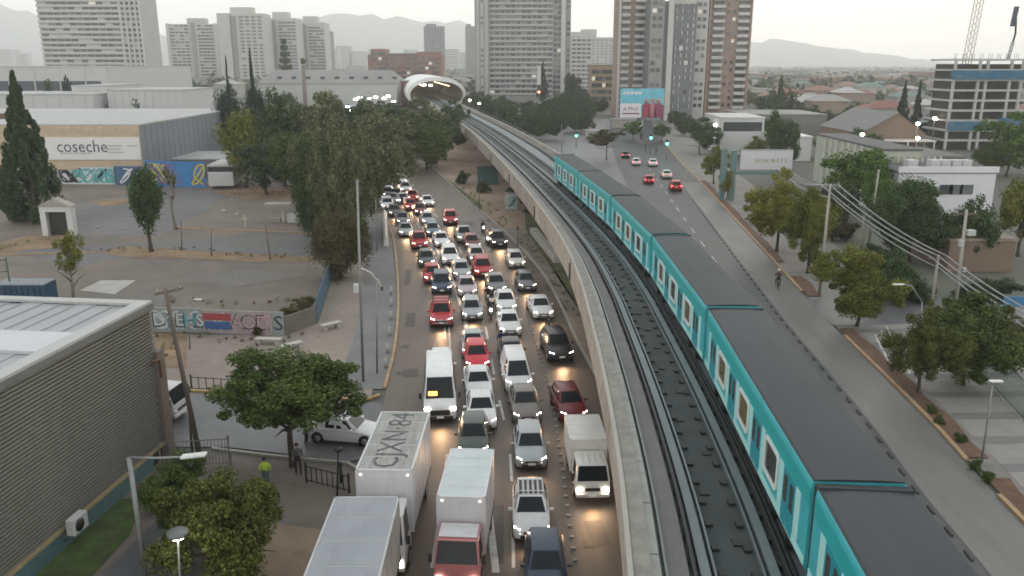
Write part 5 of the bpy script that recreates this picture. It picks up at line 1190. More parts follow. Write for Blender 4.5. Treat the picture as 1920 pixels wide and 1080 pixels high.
MB().bb(-.12, Lw, -.35, .12, HZ-.28, HZ).build('fascia', M('fascia_grey', (.15,.145,.135), .6), t)
MB().bb(-.12, Lw, -.7, .04, HZ, HZ+.12).build('roof_trim', M('trim_white', (.4,.4,.385), .5, 0, .08, 1), t); MB().bb(-.14, .5, -36, -.7, HZ, HZ+.12).build('roof_trim', MATS['trim_white'], t)
rsh = [M('roof_sheet_a', (.32,.335,.34), .5, 0, .12, .7, (.25,2,1), .12, .2, dirt=((.22,.22,.22), .5, .6)), M('roof_sheet_white', (.5,.51,.53), .45, 0, .05, .5)]
me = MB().bb(0, 4.05, -35.3, -.72, 0, .05).mesh('roof_sheet')
me = MB().bb(.5, 13, 0, .92, 0, .05).bb(.5, 13, .0, .06, .05, .1).mesh('roof_sheet')
for i in range(34): inst('roof_sheet', me, rsh[0], t, (0, -.75-.96*(i+1), HZ-.12 + .03*(i % 3)))
MB().bb(5.2, 7.8, -36, -.75, HZ-.05, HZ+.1).build('roof_light_strip', rsh[1], t)
MB().bb(-.45, .25, -.5, .2, 0, HZ-2.6).build('corner_pier', M('pier_rusty', (.17,.14,.12), .8, 0, .2, 1, (1,1,.3), dirt=((.24,.07,.03), .8, .9)), t)
MB().tube([(.15,.25,4.6),(.15,.25,5.6),(.8,.22,5.7)], .06, 6).build('rusty_pipe', M('rust_pipe', (.2,.1,.05), .8), t)
t = thing('air_conditioner', 'white air conditioning unit on the foot of the corrugated hall', 'air conditioner', cA + dirw*8.6 + Vector((.45, 0, 1.05)), math.atan2(dirw.y, dirw.x))
MB().box((0,.05,0), (1.0,.4,.75)).build('casing', wh_w, t, bevel=.03); MB().cyl((.12,.26,0), .29, .04, 16, 'Y').build('fan_grille', blk, t); MB().bb(-.45,.45,-.45,-.15,-.5,-.38).build('bracket', steel, t)
# ---- the spread of the far city
wallc = [M('house_wall_%d' % i, c, .85, 0, .1, .3) for i, c in enumerate(((.36,.33,.29), (.3,.24,.19), (.42,.41,.38), (.25,.22,.2), (.32,.3,.3)))]
roofc = [M('house_roof_%d' % i, c, .8, 0, .15, .5) for i, c in enumerate(((.22,.1,.075), (.19,.17,.15), (.3,.29,.27), (.24,.14,.1), (.15,.2,.18), (.13,.125,.12), (.4,.39,.37)))]
def house_mesh(kind):
    if kind == 0:
        w_ = MB().add([(-5,-4,0),(5,-4,0),(5,4,0),(-5,4,0),(-5,-4,4.2),(5,-4,4.2),(5,4,4.2),(-5,4,4.2),(-5,0,6.2),(5,0,6.2)], [(0,1,5,4),(2,3,7,6),(1,2,6,9,5),(3,0,4,8,7)]).mesh('wall')
        r_ = MB().add([(-5.4,-4.5,4.1),(5.4,-4.5,4.1),(5.4,0,6.3),(-5.4,0,6.3),(5.4,4.5,4.1),(-5.4,4.5,4.1)], [(0,1,2,3),(3,2,4,5)]).mesh('roof')
    elif kind == 1:
        w_ = MB().bb(-8,8,-5,5,0,3.8).mesh('wall'); r_ = MB().bb(-8.4,8.4,-5.4,5.4,3.81,4.2).mesh('roof')
    else:
        w_ = MB().bb(-6,6,-4.5,4.5,0,6.6).mesh('wall'); r_ = MB().add([(-6.5,-5,6.6),(6.5,-5,6.6),(6.5,5,6.6),(-6.5,5,6.6),(-2,0,8.6),(2,0,8.6)], [(0,1,5,4),(1,2,5),(2,3,4,5),(3,0,4)]).mesh('roof')
    return w_, r_
HM = [house_mesh(k) for k in range(3)]; hwin = MB().bb(-.6,.6,-.05,.05,-.6,.6).mesh('window')
rnd = random.Random(21)
def blocked(x, y):
    if x2L(min(y, 600))-12 < x < x2R(min(y, 600))+14 and y < 640: return True
    if xL(min(y, 600))-12 < x < xR(min(y, 600))+10 and y < 640: return True
    i = float(np.interp(y, [q.y for q in OUT], [q.x for q in OUT])) if y < 460 else -56
    return (i-25 < x < i+35) and y < 480
pos = []
def try_place(x, y, r):
    if blocked(x, y): return False
    for a, b, c in pos:
        if abs(a-x) < r+c and abs(b-y) < (r+c)*1.1: return False
    pos.append((x, y, r)); return True
for px0, px1, y0, y1 in ((1350,1450,180,225),(1400,1570,240,285),(1470,1540,176,200),(1625,1760,190,232),(1780,1940,195,225),(1640,1960,118,176)):
    for y in range(y0, y1, 8):
        for x in np.arange(AX(px0, y), AX(px1, y), 8): pos.append((x, y, 5))
for px0, px1, y in ((70,285,458),(305,625,760),(885,1080,458),(1150,1420,330),(685,830,650),(1060,1160,570)):
    for dy in range(-12, 30, 8):
        for x in np.arange(AX(px0, y), AX(px1, y), 9): pos.append((x, y+dy, 6))
GH = 'small houses of the far neighbourhood'
nh = 0
for k in range(6000):
    if nh >= 240: break
    y = 215 + 900*rnd.random()**1.5; px = rnd.uniform(1385, 1990) if rnd.random() < .72 else rnd.uniform(850, 1385) if rnd.random() < .5 else rnd.uniform(-60, 700)
    if px < 850 and y < 480: continue
    x = AX(px, y)
    if not try_place(x, y, 6.5): continue
    kd = rnd.choice((0, 0, 1, 2)); wm, rmm = HM[kd]; s_ = rnd.uniform(.8, 1.25); rc = rnd.randrange(len(roofc))
    lb_ = 'small far house with a %s %s roof among trees' % (('rust-red', 'grey-brown', 'pale grey', 'terracotta', 'dull green', 'charcoal', 'whitish')[rc], ('gabled', 'flat', 'hipped')[kd])
    h_ = thing('house', lb_, 'house', (x, y, 0), rnd.choice((0, 1.57, .2, -.3, 1.8)), 'far houses with ' + lb_[23:].replace(' among trees', 's')); h_.scale = (s_, s_, s_)
    inst('wall', wm, rnd.choice(wallc), h_); inst('roof', rmm, roofc[rc], h_)
    if y < 420:
        for xx in (-2.5, 0, 2.5): inst('window', hwin, wgl, h_, (xx, {0: -4, 1: -5, 2: -4.5}[kd], 2.2))
    nh += 1
mass = {}
for k in range(5200):
    y = 700 + 3800*rnd.random()**1.6; px = rnd.uniform(-120, 2050); x = AX(px, y); s_ = rnd.uniform(.8, 1.8)
    if any(abs(a-x) < 10 and abs(b-y) < 10 for a, b, c in pos[:400]): continue
    mt = rnd.choice(roofc + wallc); m = mass.setdefault(mt.name, (MB(), mt))[0]
    hh_ = rnd.uniform(3, 7) if (rnd.random() < .985 or px > 1100) else rnd.uniform(9, 16); m.box((x, y, hh_*s_/2), (rnd.uniform(9, 20)*s_, rnd.uniform(8, 16)*s_, hh_*s_), rnd.uniform(-.3, .3))
for nm_, (m, mt) in mass.items(): m.build('distant_city_mass', mt, kind='stuff')
# hazy far towers on the skyline
GT = 'faint towers on the far skyline'
for px, pt, Yd, ww in ((12,92,2600,40),(28,94,2650,34),(44,100,2500,30),(625,90,2300,34),(645,86,2400,44),(672,96,2400,50),(700,92,2600,30),(845,92,2000,40),(860,98,2200,40),(610,104,2500,30),(1100,110,2400,50),(1082,60,1500,26),(770,92,2500,40),(280,88,2700,34),(292,98,2600,30)):
    t = thing('distant_tower', 'faint pale tower fading into the haze on the skyline', 'tower', (AX(px, Yd), Yd, 0), 0, GT); top = ZZ(pt, Yd); MB().bb(-ww/2, ww/2, 0, 20, 0, top).build('wall', tw_l, t)
    m = MB()
    for z in frange(6, top-2, 5): m.bb(-ww/2+2, ww/2-2, -.3, -.05, z, z+2)
    m.build('window_rows', wgl2, t, kind='stuff')
# ---------------------------------------------------------------- trees
bark = M('bark', (.075, .06, .048), .95, 0, .3, 3, (1, 1, .3)); bark_l = M('bark_pale', (.2, .17, .14), .9, 0, .3, 3, (1, 1, .3))
def leafmat(n, c): return M('leaf_' + n, c, .8, 0, .28, 1.1, island=.5, spec=.08)
LF = {k: leafmat(k, c) for k, c in dict(dusk=(.118,.132,.066), olivegreen=(.092,.105,.028), green=(.075,.105,.03), olive=(.145,.155,.035), yellow=(.19,.19,.035), dark=(.05,.076,.036), conifer=(.026,.046,.032), brown=(.088,.08,.04), bright=(.085,.14,.03), deep=(.06,.092,.036), dry=(.14,.13,.06), far=(.06,.08,.042)).items()}
def leaves_mesh(name, clumps, per, size, rng, flat=.35, droop=0.):
    """clumps: (n,4) centres and radii, in unit crown space; every leaf is a small folded quad"""
    n = len(clumps)*per
    c = np.repeat(clumps[:, :3], per, 0); r = np.repeat(clumps[:, 3], per)
    d = rng.normal(size=(n, 3)); d /= np.linalg.norm(d, axis=1)[:, None]; rad = rng.random(n)**.45
    p = c + d*(r*rad)[:, None]; p[:, 2] -= droop*rng.random(n)*r
    nrm = d*.6 + rng.normal(size=(n, 3))*.6 + np.array([0, 0, flat]); nrm /= np.linalg.norm(nrm, axis=1)[:, None]
    a = np.cross(nrm, rng.normal(size=(n, 3))); a /= np.linalg.norm(a, axis=1)[:, None]; b = np.cross(nrm, a)
    s = size*(.6 + .8*rng.random(n))[:, None]
    v = np.empty((n, 4, 3)); v[:, 0] = p - a*s; v[:, 1] = p - b*s*.55; v[:, 2] = p + a*s; v[:, 3] = p + b*s*.55
    me = bpy.data.meshes.new(name); me.vertices.add(n*4); me.vertices.foreach_set('co', v.reshape(-1))
    me.loops.add(n*4); me.loops.foreach_set('vertex_index', np.arange(n*4, dtype=np.int32)); me.polygons.add(n); me.polygons.foreach_set('loop_start', np.arange(0, n*4, 4, dtype=np.int32))
    me.update(); me.validate(); return me
def clumps_round(rng, n, r0=.3, hollow=.45, flat=1., top=1.):
    d = rng.normal(size=(n, 3)); d /= np.linalg.norm(d, axis=1)[:, None]; rad = hollow + (1-hollow)*rng.random(n)
    rad *= .8 + .25*np.sin(d[:, 0]*5+1)*np.cos(d[:, 1]*4); p = d*rad[:, None]*(1-r0*.6); p[:, 2] = np.where(p[:, 2] < 0, p[:, 2]*flat, p[:, 2]*top)
    return np.c_[p, r0*(.55 + .8*rng.random(n))]
def clumps_lobed(rng, n, nl=9, flat=1., spread_=.62, r0=.17):
    d = rng.normal(size=(nl, 3)); d /= np.linalg.norm(d, axis=1)[:, None]; L = d*(spread_*(.55+.6*rng.random((nl, 1)))); L[:, 2] *= flat; L[0] = (0, 0, .1)
    lr = .26 + .24*rng.random(nl); k = rng.choice(nl, n, p=lr**2/np.sum(lr**2)); e = rng.normal(size=(n, 3)); e /= np.linalg.norm(e, axis=1)[:, None]
    p = L[k] + e*(lr[k]*(.6+.45*rng.random(n)))[:, None]; p[:, 2] = np.maximum(p[:, 2], -1)
    return np.c_[p, r0*(.5+.9*rng.random(n))]
def clumps_cone(rng, n, tiers=11, r0=.12):
    o = []
    for i in range(n):
        t = rng.random()**.8; t = .97*t; rr = (1-t)**1.2*(.9+.25*rng.random())*(.35+.65*rng.random()); a = rng.random()*6.28
        o.append((rr*math.cos(a), rr*math.sin(a), -1+2*t - .06*rr, r0*(1.25-t)*(.6+.7*rng.random())))
    return np.array(o)
def clumps_spire(rng, n, r0=.35):
    o = []
    for i in range(n):
        t = rng.random(); rr = (1-t)**.6*.7*rng.random(); a = rng.random()*6.28; o.append((rr*math.cos(a), rr*math.sin(a), -1+2*t, .1+r0*(1-t)*.7))
    return np.array(o)
CR = {}
def crown(style, var, lod):
    k = (style, var, lod)
    if k in CR: return CR[k]
    rng = np.random.default_rng(100 + var*7 + len(style)*31)
    nc, per, sz = {0: (170, 330, .025), 1: (90, 170, .042), 2: (30, 26, .12), 3: (14, 14, .26)}[lod]
    if style == 'round': c = clumps_round(rng, nc, .30) if lod > 1 else clumps_lobed(rng, nc, 11, 1., .62, .22)
    elif style == 'umbrella': c = clumps_lobed(rng, nc, 13, .8, .72, .16)
    elif style == 'airy': c = clumps_lobed(rng, nc, 10, 1., .66, .17)
    elif style == 'open': c = clumps_lobed(rng, int(nc*.85), 15, 1., .74, .18)
    elif style == 'tall': c = clumps_round(rng, nc, .28, .35)
    elif style == 'sparse': c = clumps_round(rng, int(nc*.3), .2, .2)
    elif style == 'weepy': c = clumps_lobed(rng, int(nc*.72), 14, 1.1, .78, .15)
    elif style == 'willow': c = clumps_round(rng, nc, .24, .5)
    elif style == 'cone': c = clumps_cone(rng, int(nc*1.6))
    elif style == 'spire': c = clumps_spire(rng, nc, .3)
    elif style == 'tiered':
        o = []
        for ti in range(9):
            z = -1 + 2*ti/8.6; rr = (1-ti/9.4)**.9
            for j in range(10):
                for q in (.35, .65, .95): a = j*.628+ti; o.append((rr*q*math.cos(a), rr*q*math.sin(a), z+.06*q, .1))
        c = np.array(o); per = max(4, per//6)
    CR[k] = leaves_mesh('crown', c, per, sz*(1.0 if style != 'sparse' else .9), rng, droop=2.2 if style == 'willow' else 1.7 if style == 'weepy' else 0.)
    return CR[k]
def trunk_mesh(h, r, zc, cw, limbs, rng, lean=0.):
    m = MB(); b = [(0,0,-.1), (lean*.3+.04*h*rng.uniform(-1,1), .03*h*rng.uniform(-1,1), h*.35), (lean*.7, .03*h*rng.uniform(-1,1), h*.65), (lean, 0, h)]
    P = catmull(b, 3); m.tube(P, [r*(1.25 if i == 0 else 1) * (1-.8*i/len(P)) for i in range(len(P))], 8)
    for i in range(limbs):
        t = rng.uniform(.4, .75); p = Vector(P[int(t*(len(P)-1))]); a = i*6.28/limbs + rng.uniform(-.4, .4); q = Vector((math.cos(a)*cw*.38, math.sin(a)*cw*.38, rng.uniform(.05, .3)*h))
        m.tube([p, p + q*.5 + Vector((0,0,.04*h)), p + q], [r*.45, r*.3, r*.1], 5)
    return m
TN = [0]
def tree(label, px, py, top, wpx, style='round', leaf='green', lod=1, zlo=.35, depthk=1., group=None, name=None, rtrunk=None, bk=None, limbs=5, loc=None, lean=0.):
    """tree rooted at photo ground point (px, py), reaching photo row `top`, crown `wpx` wide"""
    g = G(px, py) if loc is None else Vector(loc); h = ZZ(top, g.y); cw = wpx/F*(g.y*cp + (CAMH-h*.6)*sp)
    TN[0] += 1; rng = random.Random(TN[0]*13)
    t = thing(name or {'cone': 'conifer_tree', 'spire': 'cypress_tree', 'tiered': 'araucaria_tree', 'willow': 'weeping_tree'}.get(style, 'broadleaf_tree'), label, 'tree', g, 0, group)
    z0 = h*zlo; zc = (h+z0)/2; rz_ = (h-z0)/2
    trunk_mesh(h*.9 if style in ('cone','spire','tiered') else z0+rz_*1.1, rtrunk or max(.06, h*.022), zc, cw, 0 if style in ('cone','spire','tiered') else limbs, rng, lean).build('trunk', bk or bark, t)
    c = inst('crown', crown(style, TN[0] % 3, lod), LF[leaf], t, (lean, 0, zc), rng.uniform(0, 6.28), (cw/2*1.02, cw/2*depthk, rz_*1.02))
    return t
# foreground
tree('spreading dark green tree over the side street, low at left', 550, 874, 655, 300, 'umbrella', 'green', 0, .3, .9, rtrunk=.2, limbs=7)
tree('yellow-green leafy tree below the street lamp, at the lower left corner', 425, 1105, 886, 320, 'airy', 'olivegreen', 0, .05, .8, rtrunk=.13, limbs=7)
tree('dark green tree behind the yellow-green one, by the corrugated hall', 350, 1010, 862, 190, 'airy', 'green', 0, .12, .8, limbs=6)
# left car park
tree('big dark conifer at the left edge', 66, 418, 130, 150, 'cone', 'dark', 0, .04, 1, rtrunk=.3)
tree('slender sapling with a leafy crown standing alone in the derelict car park', 284, 472, 290, 88, 'tall', 'deep', 1, .18, .9)
tree('thin half-bare young tree left of the graffiti wall', 140, 575, 415, 80, 'sparse', 'olive', 1, .25, .9, bk=bark_l)
tree('bare-stemmed thin tree in front of the blue hoarding', 330, 430, 285, 40, 'sparse', 'dry', 2, .4, bk=bark_l)
# the dark belt of trees between the hall and the jam
B = 'trees of the dark belt beside the jam'
for a in (('yellow-green poplar next to the grey hall wall', 462, 352, 186, 105, 'tall', 'olive', 1, .1), ('dark tall tree right of the yellow-green poplar', 535, 350, 165, 130, 'round', 'deep', 1, .1), ('broad dark tree in the middle of the belt', 600, 352, 178, 140, 'round', 'dusk', 1, .12), ('brown-green tall tree rising above the belt', 632, 330, 152, 60, 'tall', 'dusk', 1, .2), ('green tree over the far bend of the jam', 700, 318, 196, 150, 'round', 'dusk', 1, .15), ('dark green tree below the station mouth', 782, 300, 188, 130, 'round', 'dusk', 1, .12), ('small dark tree at the piers of the viaduct', 835, 300, 205, 75, 'round', 'dark', 1, .1), ('grey-green tree leaning over the white barrier', 655, 440, 215, 170, 'weepy', 'dusk', 0, .12), ('dusty brown weeping tree at the footway fence', 640, 522, 372, 125, 'willow', 'brown', 0, .12), ('low grey-green tree in front of the broad dark one', 560, 400, 235, 120, 'round', 'green', 1, .15), ('olive tree between the weeping tree and the sapling', 600, 420, 290, 90, 'airy', 'dry', 1, .2), ('dark tree in the gap between road and station', 745, 308, 205, 90, 'round', 'dark', 1, .1), ('green tree close to the station wall', 735, 270, 178, 90, 'round', 'far', 2, .1), ('dark bushy tree left of the piers', 680, 345, 235, 130, 'round', 'dark', 1, .05), ('broad olive-green tree hanging over the far kerb', 712, 372, 218, 150, 'weepy', 'dusk', 1, .2), ('leafy tree in the middle of the belt, behind the canopy', 560, 330, 190, 150, 'round', 'green', 1, .1), ('rounded dark tree above the far bend', 655, 300, 182, 150, 'round', 'deep', 1, .1), ('dense tree beside the dusty weeping tree', 590, 455, 265, 120, 'weepy', 'deep', 0, .12), ('dark undergrowth tree between hall and belt', 500, 365, 250, 120, 'round', 'dark', 1, .03), ('low green tree filling the gap before the piers', 800, 318, 215, 110, 'round', 'green', 1, .06), ('dark low tree at the foot of the station', 850, 262, 188, 60, 'round', 'deep', 1, .06), ('brown-green tree standing over the plaza edge', 640, 470, 240, 150, 'weepy', 'dusk', 0, .15)):
    tree(*a[:5], a[5], a[6], a[7], a[8], group=B)
tree('left one of two tall dark spires above the belt', 424, 262, 112, 17, 'spire', 'conifer', 1, .02, loc=(AX(424, 215), 215, 0)); tree('right one of two tall dark spires above the belt', 470, 262, 99, 20, 'spire', 'conifer', 1, .02, loc=(AX(470, 205), 205, 0))
tree('dark shaggy tree at the foot of the two tall spires', 420, 0, 150, 70, 'tall', 'conifer', 1, .02, loc=(AX(420, 190), 190, 0)); tree('dark bristly tree beside the right tall spire', 478, 0, 138, 60, 'tall', 'conifer', 1, .02, loc=(AX(475, 180), 180, 0))
tree('tiered araucaria pine in front of the white slab towers', 535, 0, 74, 40, 'tiered', 'conifer', 1, .1, loc=(AX(535, 520), 520, 0))
t = thing('palm_tree', 'stubby palm column right of the araucaria pine', 'tree', (AX(568, 330), 330, 0)); MB().tube([(0,0,0),(0,0,ZZ(122,330))], [.9,.7], 8).build('trunk', bark_l, t); inst('crown', crown('round', 0, 2), LF['dry'], t, (0, 0, ZZ(114,330)), 0, (1.3,1.3,1.9))
tree('dark tree left of its twin in front of the white warehouse', 83, 0, 135, 22, 'round', 'dark', 2, .2, loc=(AX(83, 260), 260, 0)); tree('dark tree in front of the white warehouse band', 122, 0, 127, 30, 'round', 'conifer', 2, .2, loc=(AX(122, 260), 260, 0)); tree('dark round bush at the foot of the white box shed', 247, 0, 190, 36, 'round', 'dark', 2, .05, loc=(AX(247, 232), 232, 0), name='bush')
# right side
RT = 'street trees along the right road'
for a in (('yellowing street tree beside the white billboard', 1456, 472, 322, 120, 'open', 'yellow', 0, .18), ('olive street tree next to the first concrete pole', 1515, 512, 338, 125, 'open', 'olive', 0, .18), ('street tree at the corner of the side road', 1606, 612, 458, 160, 'open', 'olive', 0, .2), ('loose upright street tree nearest on the right forecourt', 1722, 738, 572, 135, 'open', 'olivegreen', 0, .16), ('bigger street tree standing behind the loose upright one', 1806, 722, 540, 205, 'open', 'green', 0, .12), ('tall dark tree behind the utility poles', 1706, 490, 334, 170, 'round', 'deep', 0, .1), ('dense dark green tree right of the white billboard', 1592, 400, 268, 150, 'round', 'bright', 1, .1), ('dark tree in front of the long grey sheds', 1458, 320, 203, 70, 'round', 'deep', 1, .08), ('large green tree in front of the unfinished tower', 1886, 330, 213, 130, 'round', 'bright', 1, .08), ('brownish green tree at the right edge below the white building', 1908, 480, 325, 95, 'round', 'olive', 1, .1), ('dark tree beside the white building front', 1822, 505, 362, 95, 'round', 'deep', 1, .08), ('bare round grey tree on the traffic island', 1137, 300, 243, 70, 'round', 'brown', 1, .4), ('olive tree by the kerb left of the white billboard', 1338, 345, 272, 60, 'airy', 'olive', 1, .2), ('small yellow tree further along the kerb', 1362, 375, 318, 38, 'airy', 'yellow', 1, .2), ('dark tree by the lit street lamp below the towers', 1312, 290, 222, 72, 'round', 'deep', 1, .1), ('green tree under the left end of the advertising billboard', 1187, 262, 222, 45, 'round', 'bright', 2, .15), ('green tree under the right end of the advertising billboard', 1240, 266, 226, 42, 'round', 'deep', 2, .15), ('low dark shrubby tree behind the corner tree', 1660, 560, 470, 120, 'round', 'deep', 1, .05), ('tree behind the first pair of poles', 1560, 450, 345, 90, 'round', 'dark', 1, .1), ('light green tree at the right edge below the dark roof', 1640, 420, 320, 80, 'round', 'bright', 1, .1)):
    tree(*a[:5], a[5], a[6], a[7], a[8], group=RT)
for a in (('pair of dark conifers, the shorter left one behind the gable hall', 1703, 150, 40), ('pair of dark conifers, the taller right one behind the gable hall', 1731, 150, 34)): tree(a[0], a[1], 0, a[2], a[3], 'cone', 'conifer', 1, .03, loc=(AX(a[1], 235), 235, 0))
tree('tall dark conifer among the far roofs right of the towers', 1468, 0, 139, 44, 'cone', 'deep', 1, .03, loc=(AX(1468, 290), 290, 0)); tree('dark conifer in front of the large grey tower', 1018, 0, 112, 34, 'cone', 'conifer', 1, .05, loc=(AX(1018, 400), 400, 0)); tree('dark round tree at the right foot of the large grey tower', 1078, 0, 130, 36, 'round', 'dark', 1, .05, loc=(AX(1075, 380), 380, 0)); tree('small dark tree at the left foot of the large grey tower', 903, 0, 160, 22, 'round', 'deep', 2, .1, loc=(AX(903, 360), 360, 0))
# tree belts whose members still stand apart
GF = 'trees of the far neighbourhood'
rnd = random.Random(5); cnt = 0
def small_tree(x, y, h, w, leaf, style, lod):
    t = bpy.data.objects.new('distant_tree', crown(style, rnd.randrange(3), lod)); COL.objects.link(t)
    if len(t.data.materials) == 0: t.data.materials.append(LF[leaf])
    setmat(t, LF[leaf]); t.location = (x, y, h*.53); t.scale = (w/2, w/2, h*.5); t.rotation_euler = (0, 0, rnd.uniform(0, 6.28))
    lb_ = {'deep': 'deep green', 'dark': 'very dark green', 'far': 'dull grey-green', 'green': 'mid green', 'conifer': 'blackish green', 'olive': 'olive'}[leaf]; tag(t, '%s %s tree among the roofs of the far neighbourhood' % (lb_, 'upright' if style == 'tall' else 'rounded'), 'tree', 'far %s %s trees' % (lb_, 'upright' if style == 'tall' else 'rounded'))
for px, py, h, w, leaf in ((905,215,9,10,'deep'),(935,222,8,11,'dark'),(960,235,9,12,'deep'),(985,228,8,10,'far'),(1005,245,8,11,'deep'),(1030,238,9,11,'dark'),(1055,225,10,12,'deep'),(1078,215,10,11,'far'),(1020,262,7,9,'deep'),(1085,240,8,9,'dark'),(890,200,8,10,'far'),(870,205,7,9,'dark'),(1100,225,8,9,'deep'),(1125,215,7,9,'far'),(1270,240,6,8,'deep'),(1290,255,6,8,'dark'),(1415,260,6,9,'deep'),(1550,250,7,10,'far'),(1580,262,7,10,'deep'),(1420,300,5,7,'olive'),(1610,290,6,9,'deep'),(1770,250,8,9,'deep'),(1560,300,6,9,'olive'),(1850,330,6,8,'green'),(915,232,8,11,'deep'),(945,248,7,10,'dark'),(972,252,7,10,'deep'),(998,262,7,10,'far'),(1022,250,8,11,'deep'),(1048,262,7,9,'dark'),(1066,248,7,10,'deep'),(880,215,8,10,'deep'),(1098,248,6,8,'far'),(1040,222,9,11,'deep'),(1060,212,10,11,'dark'),(1090,205,9,10,'deep'),(1475,240,6,9,'deep'),(1520,238,7,9,'dark'),(1600,235,7,10,'deep'),(1640,232,7,9,'far'),(1430,245,6,9,'deep')):
    g = G(px, py); small_tree(g.x, g.y, h, w, leaf, 'round', 1)
while cnt < 275:
    y = 230 + 800*rnd.random()**1.5; px = rnd.uniform(1390, 1980) if rnd.random() < .66 else rnd.uniform(-60, 1160); x = AX(px, y)
    if px < 860 and y < 330: continue
    if blocked(x, y) or any(abs(a-x) < 5.5 and abs(b-y) < 5.5 for a, b, c in pos): continue
    small_tree(x, y, rnd.uniform(5, 11), rnd.uniform(5, 10), rnd.choice(('far', 'deep', 'dark', 'green', 'conifer')), rnd.choice(('round', 'round', 'tall')), 2); cnt += 1
rng = np.random.default_rng(77); cl_ = []
for k in range(5200):
    y = 620 + 3800*rng.random()**1.6; px = rng.uniform(-120, 2050); cl_.append((AX(px, y), y, 3.5, rng.uniform(4, 8)*(1+y/6000)))
o = obj('distant_treetops', leaves_mesh('distant_treetops', np.array(cl_), 9, 3.0, rng), LF['far'], None, 'stuff')
wl = []
for l in ([(180,470),(330,466),(470,478),(600,488)], [(0,470),(60,452),(130,450)], [(288,628),(400,634),(520,640),(592,620)], [(390,366),(480,360),(600,366)], [(985,440),(1030,510),(1085,600)], [(860,350),(905,385),(950,425)], [(300,560),(450,575),(590,560)], [(340,690),(300,650)]):
    P_ = [G(*q) for q in l]
    for a, b in zip(P_[:-1], P_[1:]):
        for k in range(int((b-a).length*1.2)):
            q = a.lerp(b, rng.random()); wl.append((q.x+rng.normal()*.7, q.y+rng.normal()*.7, .12, .12+.22*rng.random()))
obj('dry_weeds', leaves_mesh('dry_weeds', np.array(wl), 26, .07, rng), LF['dry'], None, 'stuff')
# scrub along the median and the fences
def shrub(label, px, py, w, h, leaf, group=None, lod=1):
    g = G(px, py); o = bpy.data.objects.new('shrub', crown('round', rnd.randrange(3), lod)); COL.objects.link(o)
    if len(o.data.materials) == 0: o.data.materials.append(LF[leaf])
    setmat(o, LF[leaf]); o.location = g + Vector((0, 0, h*.42)); o.scale = (w/2, w/2, h*.55); o.rotation_euler = (0, 0, rnd.uniform(0, 6)); tag(o, label, 'shrub', group); return o
for px, py, w, h, leaf in ((1000,400,3,1.6,'deep'),(1015,415,2.5,1.2,'green'),(985,385,2.5,2.2,'dark'),(960,372,2.4,2,'deep'),(1040,470,2,1,'green'),(870,345,3,2.4,'dark'),(905,360,3,1.8,'deep')): shrub('low dark shrub on the dirt under the viaduct', px, py, w, h, leaf, 'shrubs under the viaduct')
for px, py, w, h, leaf in ((570,580,2.2,1.4,'dry'),(545,590,1.6,.9,'dry'),(180,590,2.4,1.2,'deep'),(235,595,2.2,1.1,'deep')): shrub('scrubby bush behind the graffiti wall', px, py, w, h, leaf, 'bushes behind the graffiti wall')
for px, py in ((1760,795),(1745,775),(1800,830),(1830,880),(1850,900)): shrub('small weedy tuft in the planting strip on the right', px, py, .8, .6, 'green', 'weedy tufts of the planting strip')
shrub('dark shrub low by the corrugated hall foot', 300, 960, 1.6, 1.5, 'deep'); shrub('brown dry bush against the pink end of the graffiti wall', 488, 628, 1.2, .8, 'brown')
# ---------------------------------------------------------------- street furniture, poles, walls, fences
galv = M('galvanised', (.24, .25, .245), .5, .3, .1, 2); pconc = M('pole_concrete', (.34, .32, .28), .85, 0, .12, 1); wood = M('pole_wood', (.13, .105, .085), .9, 0, .2, 2, (1,1,.2))
glow = EM('street_lamp_glow', (1, .93, .78), 16); glowc = EM('white_lamp_glow', (.95, 1, .97), 20)
def pole(name, label, cat, base, toppx, r=.1, mat=None, group=None, r2=None):
    """pole from the ground point to the photo point of its top"""
    g = G(*base); h = ZZ(toppx[1], g.y); t = thing(name, label, cat, g, 0, group); lean = AX(toppx[0], g.y)*(g.y*cp+(CAMH-h)*sp)/(g.y*cp) - g.x
    lean = max(-.25, min(.25, lean))
    MB().tube([(0,0,0),(lean*.5,0,h/2),(lean,0,h)], [r, (r+(r2 or r*.7))/2, r2 or r*.7], 8).build('pole', mat or pconc, t); return t, h, lean
# tall lamp in the lower left
g = G(276, 1100); t = thing('street_lamp', 'grey street lamp with a long arm and flat white head, lower left', 'street lamp', g); h = ZZ(858, g.y)
MB().tube([(0,0,0),(-.05,0,h)], [.12,.09], 10).build('pole', galv, t); MB().tube([(-.05,0,h),(1.0,0,h-.02),(2.0,.05,h+.0)], .05, 8).build('arm', galv, t); MB().box((2.45,.05,h+.06), (1.0,.34,.12), ry=-.12).build('lamp_head', M('lamp_head_pale', (.6,.6,.57), .4), t, bevel=.04)
t, h, l = pole('park_lamp', 'short lamp with a round glowing head under the yellow-green tree', 'street lamp', (342, 1182), (340, 1002), .05, galv); MB().cyl((l,0,h+.05), .38, .12, 14).build('lamp_cap', M('cap_grey', (.14,.15,.15), .5), t); MB().cyl((l,0,h-.08), .22, .12, 14, r2=.3).build('lamp', glow, t)
t, h, l = pole('park_lamp', 'short unlit lamp post between the tree and the white trucks', 'street lamp', (632, 930), (634, 842), .05, dsteel); MB().cyl((l,0,h), .2, .12, 12).build('lamp_cap', dsteel, t)
